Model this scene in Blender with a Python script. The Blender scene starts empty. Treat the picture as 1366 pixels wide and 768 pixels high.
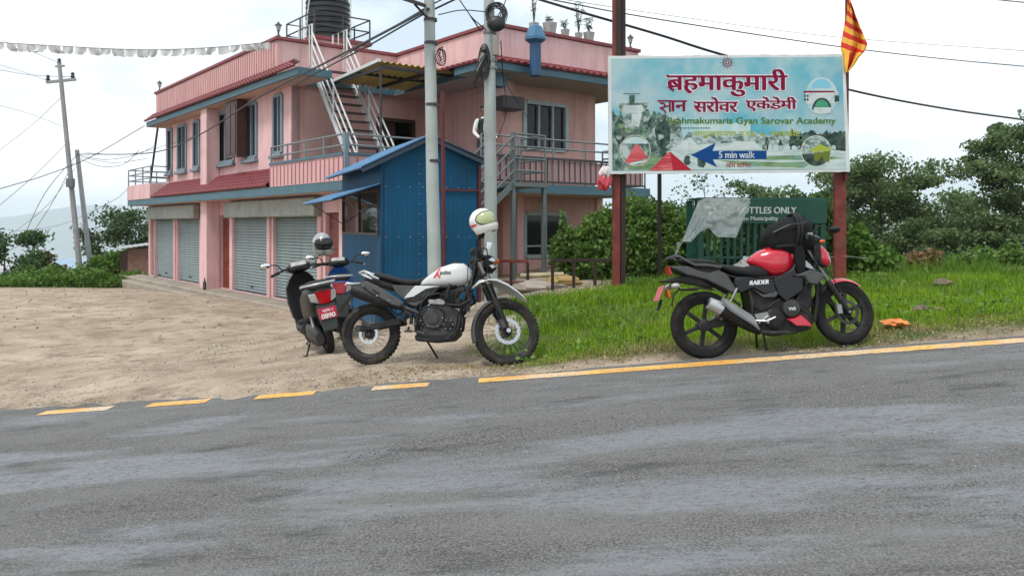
import bpy, bmesh, math, random
import numpy as np
from mathutils import Matrix, Vector
random.seed(7); rng = np.random.default_rng(11)
sc = bpy.context.scene; COL = sc.collection
R = math.radians
FPX = 1100.0; HY = 300.0; CAMZ = 1.5           # focal length in photograph pixels, horizon row, eye height
# ---------------------------------------------------------------- camera
cam = bpy.data.cameras.new('camera'); camo = bpy.data.objects.new('camera', cam); COL.objects.link(camo)
camo.location = (0, 0, CAMZ); camo.rotation_euler = (R(90), 0, 0)
cam.sensor_width = 36; cam.lens = FPX/1366*36; cam.shift_y = -(384-HY)/1366; cam.clip_start = .05; cam.clip_end = 30000
sc.camera = camo
# ---------------------------------------------------------------- sky: bright overcast
SUN_EL, SUN_AZ = R(58), R(215)                 # azimuth clockwise from +Y
w = bpy.data.worlds.new('World'); sc.world = w; w.use_nodes = True
nt = w.node_tree; nt.nodes.clear(); N = nt.nodes.new; L = nt.links.new
sky = N('ShaderNodeTexSky'); sky.sky_type = 'NISHITA'; sky.sun_disc = False
sky.sun_elevation = SUN_EL; sky.sun_rotation = SUN_AZ; sky.altitude = 1900; sky.dust_density = 3
tc = N('ShaderNodeTexCoord'); mp = N('ShaderNodeMapping'); mp.inputs['Scale'].default_value = (1, 1, 2.6)
mp.inputs['Location'].default_value = (.9, .35, .2)
nz = N('ShaderNodeTexNoise'); nz.inputs['Scale'].default_value = 1.7; nz.inputs['Detail'].default_value = 7; nz.inputs['Roughness'].default_value = .55
L(tc.outputs['Generated'], mp.inputs[0]); L(mp.outputs[0], nz.inputs['Vector'])
rp = N('ShaderNodeValToRGB'); e = rp.color_ramp.elements
e[0].position = .40; e[0].color = (.42, .50, .56, 1); e[1].position = .59; e[1].color = (.93, .945, .955, 1)
L(nz.outputs['Fac'], rp.inputs[0])
vm = N('ShaderNodeVectorMath'); vm.operation = 'SCALE'; vm.inputs['Scale'].default_value = 10.3; L(rp.outputs[0], vm.inputs[0])
mx = N('ShaderNodeMix'); mx.data_type = 'RGBA'; mx.inputs[0].default_value = .93; L(sky.outputs[0], mx.inputs[6]); L(vm.outputs[0], mx.inputs[7])
bg = N('ShaderNodeBackground'); bg.inputs['Strength'].default_value = .1; L(mx.outputs[2], bg.inputs[0])
wo = N('ShaderNodeOutputWorld'); L(bg.outputs[0], wo.inputs[0])
# ---------------------------------------------------------------- soft sun behind cloud
sl = bpy.data.lights.new('sun', 'SUN'); sl.energy = 1.5; sl.angle = R(14); sl.color = (1, .96, .9)
so = bpy.data.objects.new('sun', sl); COL.objects.link(so)
sd = Vector((math.sin(SUN_AZ)*math.cos(SUN_EL), math.cos(SUN_AZ)*math.cos(SUN_EL), math.sin(SUN_EL)))
so.rotation_euler = sd.to_track_quat('Z', 'Y').to_euler(); so.location = (-20, -30, 50)
# ---------------------------------------------------------------- exposure
vs = sc.view_settings; vs.view_transform = 'Standard'; vs.look = 'None'; vs.exposure = 0.82; vs.gamma = 1; vs.use_curve_mapping = False
sc.cycles.use_denoising = True; sc.cycles.max_bounces = 8; sc.cycles.transparent_max_bounces = 24; sc.cycles.volume_bounces = 2
sc.cycles.caustics_reflective = False; sc.cycles.caustics_refractive = False

# ================================================================ helpers
def px(x, y, D): return Vector(((x-683)/FPX*D, D, CAMZ-(y-HY)/FPX*D))
MATS = {}
def M(name, col, rough=.6, metal=0., var=.12, scale=3., bump=0., bscale=60., dirt=None, coat=0., spec=.5, stretch=None, rvar=.08):
    if name in MATS: return MATS[name]
    m = bpy.data.materials.new(name); m.use_nodes = True; t = m.node_tree; b = t.nodes['Principled BSDF']
    n = t.nodes.new; l = t.links.new
    tcn = n('ShaderNodeTexCoord'); vec = tcn.outputs['Object']
    if stretch:
        mpn = n('ShaderNodeMapping'); mpn.inputs['Scale'].default_value = stretch; l(vec, mpn.inputs[0]); vec = mpn.outputs[0]
    nn = n('ShaderNodeTexNoise'); nn.inputs['Scale'].default_value = scale; nn.inputs['Detail'].default_value = 8; nn.inputs['Roughness'].default_value = .6; l(vec, nn.inputs['Vector'])
    mr = n('ShaderNodeMapRange'); mr.inputs[1].default_value = .3; mr.inputs[2].default_value = .7; l(nn.outputs['Fac'], mr.inputs[0])
    mixn = n('ShaderNodeMix'); mixn.data_type = 'RGBA'
    c = Vector(col[:3]); lo = c*(1-var); hi = c*(1+var)
    mixn.inputs[6].default_value = (*lo, 1); mixn.inputs[7].default_value = (*hi, 1); l(mr.outputs[0], mixn.inputs[0])
    out = mixn.outputs[2]
    if dirt:
        dc, da, ds = dirt[:3]; dvec = vec
        if len(dirt) > 3:
            dmp = n('ShaderNodeMapping'); dmp.inputs['Scale'].default_value = dirt[3]; l(vec, dmp.inputs[0]); dvec = dmp.outputs[0]
        n2 = n('ShaderNodeTexNoise'); n2.inputs['Scale'].default_value = ds; n2.inputs['Detail'].default_value = 9; n2.inputs['Roughness'].default_value = .68
        l(dvec, n2.inputs['Vector'])
        m2 = n('ShaderNodeMapRange'); m2.inputs[1].default_value = .48; m2.inputs[2].default_value = .75; m2.inputs[4].default_value = da; l(n2.outputs['Fac'], m2.inputs[0])
        mm = n('ShaderNodeMix'); mm.data_type = 'RGBA'; mm.inputs[7].default_value = (*dc, 1); l(m2.outputs[0], mm.inputs[0]); l(out, mm.inputs[6]); out = mm.outputs[2]
    l(out, b.inputs['Base Color'])
    rr = n('ShaderNodeMapRange'); rr.inputs[3].default_value = max(.02, rough-rvar); rr.inputs[4].default_value = min(1, rough+rvar); l(nn.outputs['Fac'], rr.inputs[0]); l(rr.outputs[0], b.inputs['Roughness'])
    b.inputs['Metallic'].default_value = metal; b.inputs['Specular IOR Level'].default_value = spec
    if coat: b.inputs['Coat Weight'].default_value = coat; b.inputs['Coat Roughness'].default_value = .06
    if bump:
        nb = n('ShaderNodeTexNoise'); nb.inputs['Scale'].default_value = bscale; nb.inputs['Detail'].default_value = 4; l(vec, nb.inputs['Vector'])
        bm_ = n('ShaderNodeBump'); bm_.inputs['Strength'].default_value = bump; bm_.inputs['Distance'].default_value = .01; l(nb.outputs['Fac'], bm_.inputs['Height']); l(bm_.outputs[0], b.inputs['Normal'])
    MATS[name] = m; return m
def leafmat(name, c1, c2, trans=.35, rough=.55):
    if name in MATS: return MATS[name]
    m = bpy.data.materials.new(name); m.use_nodes = True; t = m.node_tree; n = t.nodes.new; l = t.links.new
    b = t.nodes['Principled BSDF']; g = n('ShaderNodeNewGeometry')
    mixn = n('ShaderNodeMix'); mixn.data_type = 'RGBA'; mixn.inputs[6].default_value = (*c1, 1); mixn.inputs[7].default_value = (*c2, 1)
    l(g.outputs['Random Per Island'], mixn.inputs[0])
    l(mixn.outputs[2], b.inputs['Base Color']); b.inputs['Roughness'].default_value = rough; b.inputs['Specular IOR Level'].default_value = .35
    tr = n('ShaderNodeBsdfTranslucent'); l(mixn.outputs[2], tr.inputs[0])
    ms = n('ShaderNodeMixShader'); ms.inputs[0].default_value = trans; l(b.outputs[0], ms.inputs[1]); l(tr.outputs[0], ms.inputs[2])
    l(ms.outputs[0], t.nodes['Material Output'].inputs['Surface'])
    MATS[name] = m; return m
def plain(name, col, rough=.5, metal=0, emit=0):
    if name in MATS: return MATS[name]
    m = bpy.data.materials.new(name); m.use_nodes = True; b = m.node_tree.nodes['Principled BSDF']
    b.inputs['Base Color'].default_value = (*col, 1); b.inputs['Roughness'].default_value = rough; b.inputs['Metallic'].default_value = metal
    if name.startswith('print_'): b.inputs['Specular IOR Level'].default_value = .12
    MATS[name] = m; return m

class MB:
    def __init__(s): s.v = []; s.f = []; s.mi = []; s.cur = 0
    def add(s, vs, fs):
        o = len(s.v); s.v += [tuple(p) for p in vs]; s.f += [tuple(i+o for i in f) for f in fs]; s.mi += [s.cur]*len(fs); return s
    def box(s, a, b):
        x0, x1 = sorted((a[0], b[0])); y0, y1 = sorted((a[1], b[1])); z0, z1 = sorted((a[2], b[2]))
        return s.add([(x0,y0,z0),(x1,y0,z0),(x1,y1,z0),(x0,y1,z0),(x0,y0,z1),(x1,y0,z1),(x1,y1,z1),(x0,y1,z1)],
                     [(0,3,2,1),(4,5,6,7),(0,1,5,4),(1,2,6,5),(2,3,7,6),(3,0,4,7)])
    def obox(s, mat, sx, sy, sz):
        vs = [mat @ Vector((x*sx/2, y*sy/2, z*sz/2)) for x in (-1,1) for y in (-1,1) for z in (-1,1)]
        return s.add(vs, [(0,1,3,2),(4,6,7,5),(0,4,5,1),(2,3,7,6),(0,2,6,4),(1,5,7,3)])
    def bar(s, p, q, wd, ht, up=(0,0,1)):
        p = Vector(p); q = Vector(q); d = q-p; ln = d.length; d.normalize(); up = Vector(up)
        if abs(d.dot(up)) > .98: up = Vector((1,0,0))
        sd_ = d.cross(up).normalized(); u2 = sd_.cross(d)
        m = Matrix((sd_, d, u2)).transposed().to_4x4(); m.translation = (p+q)/2
        return s.obox(m, wd, ln, ht)
    def tube(s, pts, r, n=8, closed=False):
        pts = [Vector(p) for p in pts]; k = len(pts); rs = list(r) if hasattr(r, '__len__') else [r]*k
        vs = []; prev = None
        for i, p in enumerate(pts):
            if closed: t = pts[(i+1) % k]-pts[i-1]
            else: t = pts[min(i+1, k-1)]-pts[max(i-1, 0)]
            if t.length < 1e-9: t = Vector((0,0,1))
            t.normalize()
            if prev is None:
                a = Vector((0,0,1)) if abs(t.z) < .9 else Vector((1,0,0)); u = t.cross(a).normalized()
            else:
                u = prev-t*prev.dot(t)
                u = u.normalized() if u.length > 1e-6 else t.orthogonal().normalized()
            prev = u; v2 = t.cross(u)
            for j in range(n):
                an = 2*math.pi*j/n; vs.append(p+(u*math.cos(an)+v2*math.sin(an))*rs[i])
        fs = []; m_ = k if closed else k-1
        for i in range(m_):
            a = i*n; b = ((i+1) % k)*n
            for j in range(n): fs.append((a+j, a+(j+1) % n, b+(j+1) % n, b+j))
        if not closed: fs += [tuple(range(n-1, -1, -1)), tuple(range((k-1)*n, k*n))]
        return s.add(vs, fs)
    def loft(s, rings, cap=True, closed=True):
        n = len(rings[0]); vs = [p for r in rings for p in r]; fs = []
        for i in range(len(rings)-1):
            for j in range(n if closed else n-1): fs.append((i*n+j, i*n+(j+1) % n, (i+1)*n+(j+1) % n, (i+1)*n+j))
        if cap: fs += [tuple(range(n-1, -1, -1)), tuple(range((len(rings)-1)*n, len(rings)*n))]
        return s.add(vs, fs)
    def prism(s, poly, y0, y1):          # polygon in (x,z), extruded in y
        n = len(poly); vs = [(p[0], y0, p[1]) for p in poly]+[(p[0], y1, p[1]) for p in poly]
        fs = [tuple(range(n)), tuple(range(2*n-1, n-1, -1))]+[(i, (i+1) % n, n+(i+1) % n, n+i) for i in range(n)]
        return s.add(vs, fs)
    def prismz(s, poly, z0, z1):         # polygon in (x,y), extruded in z
        n = len(poly); vs = [(p[0], p[1], z0) for p in poly]+[(p[0], p[1], z1) for p in poly]
        fs = [tuple(range(n)), tuple(range(2*n-1, n-1, -1))]+[(i, (i+1) % n, n+(i+1) % n, n+i) for i in range(n)]
        return s.add(vs, fs)
    def lathe(s, prof, c=(0,0,0), n=32, axis='y', a0=0, a1=360):    # profile (r, h); h along axis
        full = abs(a1-a0) >= 359.9; k = n if full else n+1; rings = []
        for i in range(k):
            a = R(a0+(a1-a0)*i/n); ca, sa = math.cos(a), math.sin(a); rg = []
            for r, h in prof:
                if axis == 'y': p = (r*ca, h, r*sa)
                elif axis == 'z': p = (r*ca, r*sa, h)
                else: p = (h, r*ca, r*sa)
                rg.append((p[0]+c[0], p[1]+c[1], p[2]+c[2]))
            rings.append(rg)
        m_ = len(prof); vs = [p for r in rings for p in r]; fs = []
        for i in range(n if full else n):
            b = (i+1) % k
            for j in range(m_-1): fs.append((i*m_+j, i*m_+j+1, b*m_+j+1, b*m_+j))
        return s.add(vs, fs)
    def ell(s, c, r, n=16, m_=10, z0=-1, z1=1):
        rings = []
        a0, a1 = math.asin(z0), math.asin(z1)
        for i in range(m_+1):
            a = a0+(a1-a0)*i/m_
            rings.append([(c[0]+r[0]*math.cos(a)*math.cos(2*math.pi*j/n), c[1]+r[1]*math.cos(a)*math.sin(2*math.pi*j/n), c[2]+r[2]*math.sin(a)) for j in range(n)])
        return s.loft(rings)
    def body(s, secs, n=20, ex=2.6):     # superellipse loft along x: (x, zbot, ztop, halfwidth[, ex])
        rings = []
        for q in secs:
            x, zb, zt, hw = q[:4]; e_ = q[4] if len(q) > 4 else ex; rg = []
            for j in range(n):
                a = 2*math.pi*j/n; ca, sa = math.cos(a), math.sin(a)
                rg.append((x, hw*math.copysign(abs(ca)**(2/e_), ca), (zb+zt)/2+(zt-zb)/2*math.copysign(abs(sa)**(2/e_), sa)))
            rings.append(rg)
        return s.loft(rings)
    def xf(s, m): s.v = [tuple(m @ Vector(p)) for p in s.v]; return s
    def build(s, name, mat, parent=None, smooth=None, bevel=0, seg=1, weld=True):
        me = bpy.data.meshes.new(name); me.from_pydata(s.v, [], s.f)
        mats = mat if isinstance(mat, (list, tuple)) else [mat]
        for m_ in mats: me.materials.append(m_)
        if len(mats) > 1: me.polygons.foreach_set('material_index', s.mi)
        b = bmesh.new(); b.from_mesh(me)
        if weld: bmesh.ops.remove_doubles(b, verts=b.verts, dist=1e-5)
        bmesh.ops.recalc_face_normals(b, faces=b.faces)
        if bevel: bmesh.ops.bevel(b, geom=[e_ for e_ in b.edges if len(e_.link_faces) == 2 and e_.calc_face_angle(0) > .5], offset=bevel, segments=seg, affect='EDGES', clamp_overlap=True)
        b.to_mesh(me); b.free()
        if smooth is not None:
            me.polygons.foreach_set('use_smooth', [True]*len(me.polygons)); me.set_sharp_from_angle(angle=R(smooth))
        return link(name, me, parent)
def link(name, me, parent=None):
    o = bpy.data.objects.new(name, me); COL.objects.link(o); o.parent = parent; return o
def tag(o, label=None, cat=None, group=None, kind=None):
    if label: o['label'] = label
    if cat: o['category'] = cat
    if group: o['group'] = group
    if kind: o['kind'] = kind
    return o
def thing(name, label, cat, loc=(0,0,0), rz=0, group=None):
    o = bpy.data.objects.new(name, None); o.empty_display_size = .2; COL.objects.link(o); o.location = loc; o.rotation_euler = (0, 0, rz)
    return tag(o, label, cat, group)
def copy_tree(o, parent=None):
    c = o.copy(); COL.objects.link(c); c.parent = parent
    for ch in list(o.children): copy_tree(ch, c)
    return c
def npmesh(name, verts, faces, mat, parent=None, smooth=False, k=4):
    verts = np.asarray(verts, np.float32); faces = np.asarray(faces, np.int32)
    me = bpy.data.meshes.new(name); me.vertices.add(len(verts)); me.vertices.foreach_set('co', verts.ravel())
    k = faces.shape[1]; me.loops.add(faces.size); me.loops.foreach_set('vertex_index', faces.ravel())
    me.polygons.add(len(faces)); me.polygons.foreach_set('loop_start', np.arange(0, faces.size, k, dtype=np.int32)); me.polygons.foreach_set('loop_total', np.full(len(faces), k, np.int32))
    if smooth: me.polygons.foreach_set('use_smooth', np.ones(len(faces), bool))
    me.update(calc_edges=True); me.validate(); me.materials.append(mat)
    return link(name, me, parent)
def textmesh(body, bold=0., k=1, step=.00012):
    cu = bpy.data.curves.new('lettering', 'FONT'); cu.body = body; cu.size = 1; cu.resolution_u = 4
    o = bpy.data.objects.new('lettering_source', cu); COL.objects.link(o); bpy.context.view_layer.update()
    dg = bpy.context.evaluated_depsgraph_get(); me = o.evaluated_get(dg).to_mesh()
    v = [(p.co.x, p.co.y) for p in me.vertices]; f = [tuple(p.vertices) for p in me.polygons]
    o.evaluated_get(dg).to_mesh_clear(); bpy.data.objects.remove(o); bpy.data.curves.remove(cu)
    return v, f
def lettering(name, body, mat, parent, x0, x1, z0, z1, y, bold=(0, 0), nb=1, extra=None, fx=None, keep=False):
    """text fitted to the rectangle x0..x1, z0..z1 on the plane y (facing -y); bold copies are shifted by bold"""
    v, f = textmesh(body); v = np.array(v)
    if extra is not None:
        ev, ef = extra; f = f+[tuple(i+len(v) for i in q) for q in ef]; v = np.vstack([v, ev])
    mn = v.min(0); mxx = v.max(0); s = v-mn; s = s/(mxx-mn)
    P = np.column_stack([x0+s[:, 0]*(x1-x0-bold[0]), np.full(len(s), y), z0+s[:, 1]*(z1-z0-bold[1])])
    vs = []; fs = []
    for i in range(nb):
        t = i/max(1, nb-1); q = P+np.array([bold[0]*t, -.00004*i, bold[1]*t]); fs += [tuple(a+len(vs)*1 for a in ff) for ff in f] if not vs else [tuple(a+len(vs) for a in ff) for ff in f]; vs += [tuple(p) for p in q]
    if fx: vs = [fx(p) for p in vs]
    me = bpy.data.meshes.new(name); me.from_pydata(vs, [], fs); me.materials.append(mat)
    return link(name, me, parent)
def ss(a, b, x): t = np.clip((np.asarray(x, float)-a)/(b-a), 0, 1); return t*t*(3-2*t)
def vnoise(x, y, seed=0):               # cheap value noise on arrays
    x = np.asarray(x, float); y = np.asarray(y, float); xi = np.floor(x); yi = np.floor(y); fx = x-xi; fy = y-yi
    def h(a, b): q = np.sin(a*127.1+b*311.7+seed*74.7)*43758.5453; return q-np.floor(q)
    fx = fx*fx*(3-2*fx); fy = fy*fy*(3-2*fy)
    return (h(xi, yi)*(1-fx)+h(xi+1, yi)*fx)*(1-fy)+(h(xi, yi+1)*(1-fx)+h(xi+1, yi+1)*fx)*fy
def fbm(x, y, seed=0, o=4):
    s = 0; a = .5
    for i in range(o): s = s+a*vnoise(np.asarray(x)*2**i, np.asarray(y)*2**i, seed+i*13); a *= .5
    return s
# ================================================================ terrain
def softx(X): X = np.asarray(X, float); a = np.abs(X); return np.where(a <= 8, X, np.sign(X)*(8+10*(1-np.exp(-(a-8)/10))))
def line_y(X): return 7.37-.115*np.asarray(X, float)
def edge_y(X):                            # edge of the asphalt
    X = np.asarray(X, float); return line_y(X)+.34+.10*ss(-1.5, .8, X)+.42*(fbm(X*1.7, X*0+3.1, 5, 6)-.47)*(1.5-1.1*ss(-1, 1, X))+(.06+.16*(vnoise(X*7, X*0, 61)-.5)+.10*(vnoise(X*19, X*0, 62)-.5))*(1-.8*ss(-1, .5, X))
def base(X, Y):
    X = np.asarray(X, float); Y = np.asarray(Y, float)
    rd = .13+.0955*softx(X); yl = line_y(np.clip(X, -12, 12))
    zy = -.45+.95*ss(-5, 2, X)+.03*np.clip(X-2, 0, 10)
    ye = 16-3.5*ss(-2, 2, X); t = ss(yl+.6, ye, Y); z = rd*(1-t)+zy*t
    z = z-.04*np.clip(Y-22, 0, 14)*ss(0, -6, X)
    yb = 37-21.5*ss(2, 7, X); dd = np.clip(Y-yb, 0, None)
    return z-330*(1-np.exp(-dd/700))+dd*0
def ground(X, Y):
    X = np.asarray(X, float); Y = np.asarray(Y, float); z = base(X, Y); d = Y-edge_y(X)
    rel = -.03+.045*ss(-.1, .25, d)+(fbm(X*2.2, Y*2.2, 1)-.47)*(.05+.06*ss(0, -2, X))*ss(-.3, .1, d)
    rel = rel+(fbm(X*9, Y*9, 2)-.47)*.018*ss(-.15, .2, d)
    rel = rel-.115*np.exp(-((X+.02)/.75)**2-((Y-8.62)/.5)**2)-.05*np.exp(-((X-3.1)/.6)**2-((Y-7.62)/.35)**2)
    rel = np.where(d < -.9, -.05, rel)
    far = ss(60, 400, Y)*40*(fbm(X/260, Y/260, 9)-.5)
    return z+rel+far
def gz(x, y): return float(ground(np.array([x]), np.array([y]))[0])
xs = np.concatenate([-np.geomspace(9000, 9.1, 60), np.arange(-9, 9.01, .06), np.geomspace(9.1, 9000, 60)])
ys = np.concatenate([-np.geomspace(600, 3, 12), np.arange(0, 6.6, .3), np.arange(6.6, 14, .06), np.geomspace(14.05, 9500, 130)])
GX, GY = np.meshgrid(xs, ys); GZ = ground(GX, GY)
nx, ny = len(xs), len(ys); ii = np.arange(nx*ny).reshape(ny, nx)
F = np.stack([ii[:-1, :-1], ii[:-1, 1:], ii[1:, 1:], ii[1:, :-1]], -1).reshape(-1, 4)
# ---- ground material: sandy gravel, turning to soil and green by the 'zone' attribute
gm = bpy.data.materials.new('ground'); gm.use_nodes = True; t = gm.node_tree; n = t.nodes.new; l = t.links.new; b = t.nodes['Principled BSDF']
tcn = n('ShaderNodeTexCoord'); at = n('ShaderNodeAttribute'); at.attribute_name = 'zone'
def nzn(scale, det=6, rough=.6):
    q = n('ShaderNodeTexNoise'); q.inputs['Scale'].default_value = scale; q.inputs['Detail'].default_value = det; q.inputs['Roughness'].default_value = rough; l(tcn.outputs['Object'], q.inputs['Vector']); return q.outputs['Fac']
def mix(a, b_, f):
    q = n('ShaderNodeMix'); q.data_type = 'RGBA'
    for s_, v_ in ((6, a), (7, b_)):
        if isinstance(v_, tuple): q.inputs[s_].default_value = (*v_, 1)
        else: l(v_, q.inputs[s_])
    if isinstance(f, float): q.inputs[0].default_value = f
    else: l(f, q.inputs[0])
    return q.outputs[2]
def rng_(v, a, b_, c=0., d=1.):
    q = n('ShaderNodeMapRange'); q.inputs[1].default_value = a; q.inputs[2].default_value = b_; q.inputs[3].default_value = c; q.inputs[4].default_value = d; l(v, q.inputs[0]); return q.outputs[0]
sand = mix((.30, .23, .165), (.51, .42, .32), rng_(nzn(.9, 8, .65), .35, .65))
sand = mix(sand, (.17, .125, .09), rng_(nzn(2.6, 10, .74), .49, .64, 0, .75))
sand = mix(sand, (.46, .39, .31), rng_(nzn(40, 4), .54, .64, 0, .65))
sand = mix(sand, (.17, .14, .11), rng_(nzn(75, 2), .63, .7, 0, .5))
soil = mix((.07, .065, .03), (.16, .13, .07), rng_(nzn(6, 6), .35, .65))
soil = mix(soil, (.06, .10, .025), rng_(nzn(2.2, 6), .4, .6))
sep = n('ShaderNodeSeparateColor'); l(at.outputs['Color'], sep.inputs[0])
l(mix(mix(sand, soil, sep.outputs[0]), (.035, .06, .025), sep.outputs[1]), b.inputs['Base Color']); b.inputs['Roughness'].default_value = .95; b.inputs['Specular IOR Level'].default_value = .2
bp = n('ShaderNodeBump'); bp.inputs['Strength'].default_value = .9; bp.inputs['Distance'].default_value = .03
ad = n('ShaderNodeMath'); l(nzn(42, 6, .65), ad.inputs[0]); l(nzn(9, 4), ad.inputs[1]); l(ad.outputs[0], bp.inputs['Height']); l(bp.outputs[0], b.inputs['Normal'])
go = npmesh('ground', np.stack([GX, GY, GZ], -1).reshape(-1, 3), F, gm, smooth=True); tag(go, kind='structure')
def green_amount(X, Y):
    right = ss(-.55, .25, X-.35*(Y-8.6)*0+(fbm(X*1.5, Y*1.5, 4)-.47)*1.2)*ss(-.05, .3, Y-edge_y(X)+(fbm(X*2.5, Y*2.5, 8)-.47)*.5)
    right = right*(1-ss(12, 13.5, Y)*(1-ss(1.2, 2.2, X)))
    back = ss(28, 30.5, Y+(fbm(X*.5, Y*.5, 3)-.5)*3)*ss(-8, -10, X)
    return np.clip(right+back+ss(34, 38, Y), 0, 1)
z1 = green_amount(GX, GY).ravel(); z2 = ss(38, 60, GY).ravel()
ca = go.data.color_attributes.new('zone', 'FLOAT_COLOR', 'POINT')
ca.data.foreach_set('color', np.stack([z1, z2, z1*0, z1*0+1], -1).astype(np.float32).ravel())
# ---- the road
rx = np.concatenate([np.linspace(-90, -9.2, 90), np.arange(-9, 9.01, .05), np.linspace(9.2, 90, 90)])
rt = np.concatenate([np.linspace(0, .9, 30), np.linspace(.91, 1, 10)])
RX, RT = np.meshgrid(rx, rt); RY = -12+RT*(edge_y(RX)+12); RZ = base(RX, RY)+.0
RZ = RZ-.02*ss(.25, 0, edge_y(RX)-RY)*fbm(RX*3, RY*3, 7)
RZ[-1] -= .05
nx, ny = len(rx), len(rt); ii = np.arange(nx*ny).reshape(ny, nx)
F = np.stack([ii[:-1, :-1], ii[:-1, 1:], ii[1:, 1:], ii[1:, :-1]], -1).reshape(-1, 4)
am = bpy.data.materials.new('asphalt'); am.use_nodes = True; t = am.node_tree; n = t.nodes.new; l = t.links.new; b = t.nodes['Principled BSDF']
tcn = n('ShaderNodeTexCoord')
def nzm(scale, det, sx, sy, rot=-5.7, loc=(0, 0, 0), rough=.6):
    mp_ = n('ShaderNodeMapping'); mp_.vector_type = 'TEXTURE'; mp_.inputs['Rotation'].default_value = (0, 0, R(rot)); mp_.inputs['Scale'].default_value = (sx, sy, 1); mp_.inputs['Location'].default_value = loc
    l(tcn.outputs['Object'], mp_.inputs[0]); q = n('ShaderNodeTexNoise'); q.inputs['Scale'].default_value = scale; q.inputs['Detail'].default_value = det; q.inputs['Roughness'].default_value = rough
    l(mp_.outputs[0], q.inputs['Vector']); return q.outputs['Fac']
streak = nzm(1.0, 10, 2.3, .62, -5.7, (.4, .2, 0), .66)                     # polished, tyre-worn bands along the road
sepx = n('ShaderNodeSeparateXYZ'); l(tcn.outputs['Object'], sepx.inputs[0])
def mth(op, a, c):
    q = n('ShaderNodeMath'); q.operation = op
    for i_, v_ in enumerate((a, c)):
        if isinstance(v_, (int, float)): q.inputs[i_].default_value = v_
        else: l(v_, q.inputs[i_])
    return q.outputs[0]
yy = mth('ADD', sepx.outputs[1], mth('MULTIPLY', sepx.outputs[0], .115))
band = mth('SUBTRACT', 1.0, mth('MULTIPLY', mth('ABSOLUTE', mth('SUBTRACT', yy, 5.05), 0), 1.25))     # wheel track
band2 = mth('SUBTRACT', 1.0, mth('MULTIPLY', mth('ABSOLUTE', mth('SUBTRACT', yy, 4.0), 0), 2.4))
bsum = mth('ADD', mth('MAXIMUM', band, 0), mth('MULTIPLY', mth('MAXIMUM', band2, 0), .6))
pol = mth('MULTIPLY', rng_(mth('ADD', streak, mth('MULTIPLY', bsum, .12)), .53, .63), rng_(nzm(30, 8, 1.6, .8, -5, (0, 0, 0), .75), .40, .52, .15, 1.))
grain = nzm(85, 4, 1, 1, 0, (0, 0, 0), .75)
col = mix((.030, .030, .031), (.215, .208, .198), rng_(grain, .38, .64))
col = mix(col, (.175, .172, .168), rng_(nzm(1.3, 8, 2.2, .8, -5), .45, .68, 0, .55))          # dust
col = mix(col, (.030, .030, .032), rng_(nzm(2.0, 9, 1.6, .5, -5, (3, 1, 0), .75), .54, .66, 0, .75))  # dark patches
col = mix(col, (.17, .188, .21), mth('MULTIPLY', pol, .62))
col = mix(col, (.36, .34, .32), rng_(nzm(170, 1, 1, 1, 0), .68, .75, 0, .8))                # pale chips
dirtm = rng_(mth('ADD', mth('SUBTRACT', yy, 7.66), mth('MULTIPLY', nzm(3.4, 9, 1.4, .8, -5, (0, 0, 0), .7), .9)), .38, .80, 0, .8)
col = mix(col, (.27, .22, .165), mth('MULTIPLY', dirtm, rng_(sepx.outputs[0], 1.2, -.8)))
l(col, b.inputs['Base Color'])
l(rng_(pol, 0, 1, .88, .6), b.inputs['Roughness']); b.inputs['Specular IOR Level'].default_value = .45
bp = n('ShaderNodeBump'); bp.inputs['Distance'].default_value = .012
l(mth('ADD', grain, mth('MULTIPLY', nzm(55, 3, 1, 1, 0), .8)), bp.inputs['Height']); l(rng_(pol, 0, 1, .75, .12), bp.inputs['Strength']); l(bp.outputs[0], b.inputs['Normal'])
ro = npmesh('road', np.stack([RX, RY, RZ], -1).reshape(-1, 3), F, am, smooth=True); tag(ro, kind='structure')
# ---- painted edge line: worn yellow
ym = bpy.data.materials.new('road_paint'); ym.use_nodes = True; t = ym.node_tree; n = t.nodes.new; l = t.links.new; b = t.nodes['Principled BSDF']; tcn = n('ShaderNodeTexCoord')
yc = mix((.62, .29, .035), (.72, .42, .09), rng_(nzn(3, 7), .35, .65)); yc = mix(yc, (.58, .48, .36), rng_(nzn(1.1, 8, .7), .46, .62, 0, .8)); yc = mix(yc, (.15, .145, .14), rng_(nzn(30, 7, .75), .50, .62, 0, .8))
l(yc, b.inputs['Base Color']); b.inputs['Roughness'].default_value = .75
def strip(name, xa, xb, wd=.2, parent=None):
    X = np.linspace(xa, xb, max(6, int((xb-xa)/.06))); k = len(X); J = (rng.random(k)-.5)*.016; J2 = (rng.random(k)-.5)*.016
    Y0 = line_y(X)-wd/2+J; Y1 = line_y(X)+wd/2+J2
    Z = base(X, line_y(X))+.006
    V = np.concatenate([np.stack([X, Y0, base(X, Y0)+.004], -1), np.stack([X, Y1, base(X, Y1)+.004], -1)])
    i = np.arange(k-1); return npmesh(name, V, np.stack([i, i+1, i+1+k, i+k], -1), ym, parent)
tag(strip('edge_line', -.30, 40), kind='structure')
for a, b_, yv in ((497, 572, 516), (342, 420, 525.5), (198, 278, 536), (55, 148, 548)):
    def X_of(p):
        r_ = (p-683)/FPX; return 7.37*r_/(1+.115*r_)
    tag(strip('edge_line_dash', X_of(a), X_of(b_), .19), kind='structure')
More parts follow.
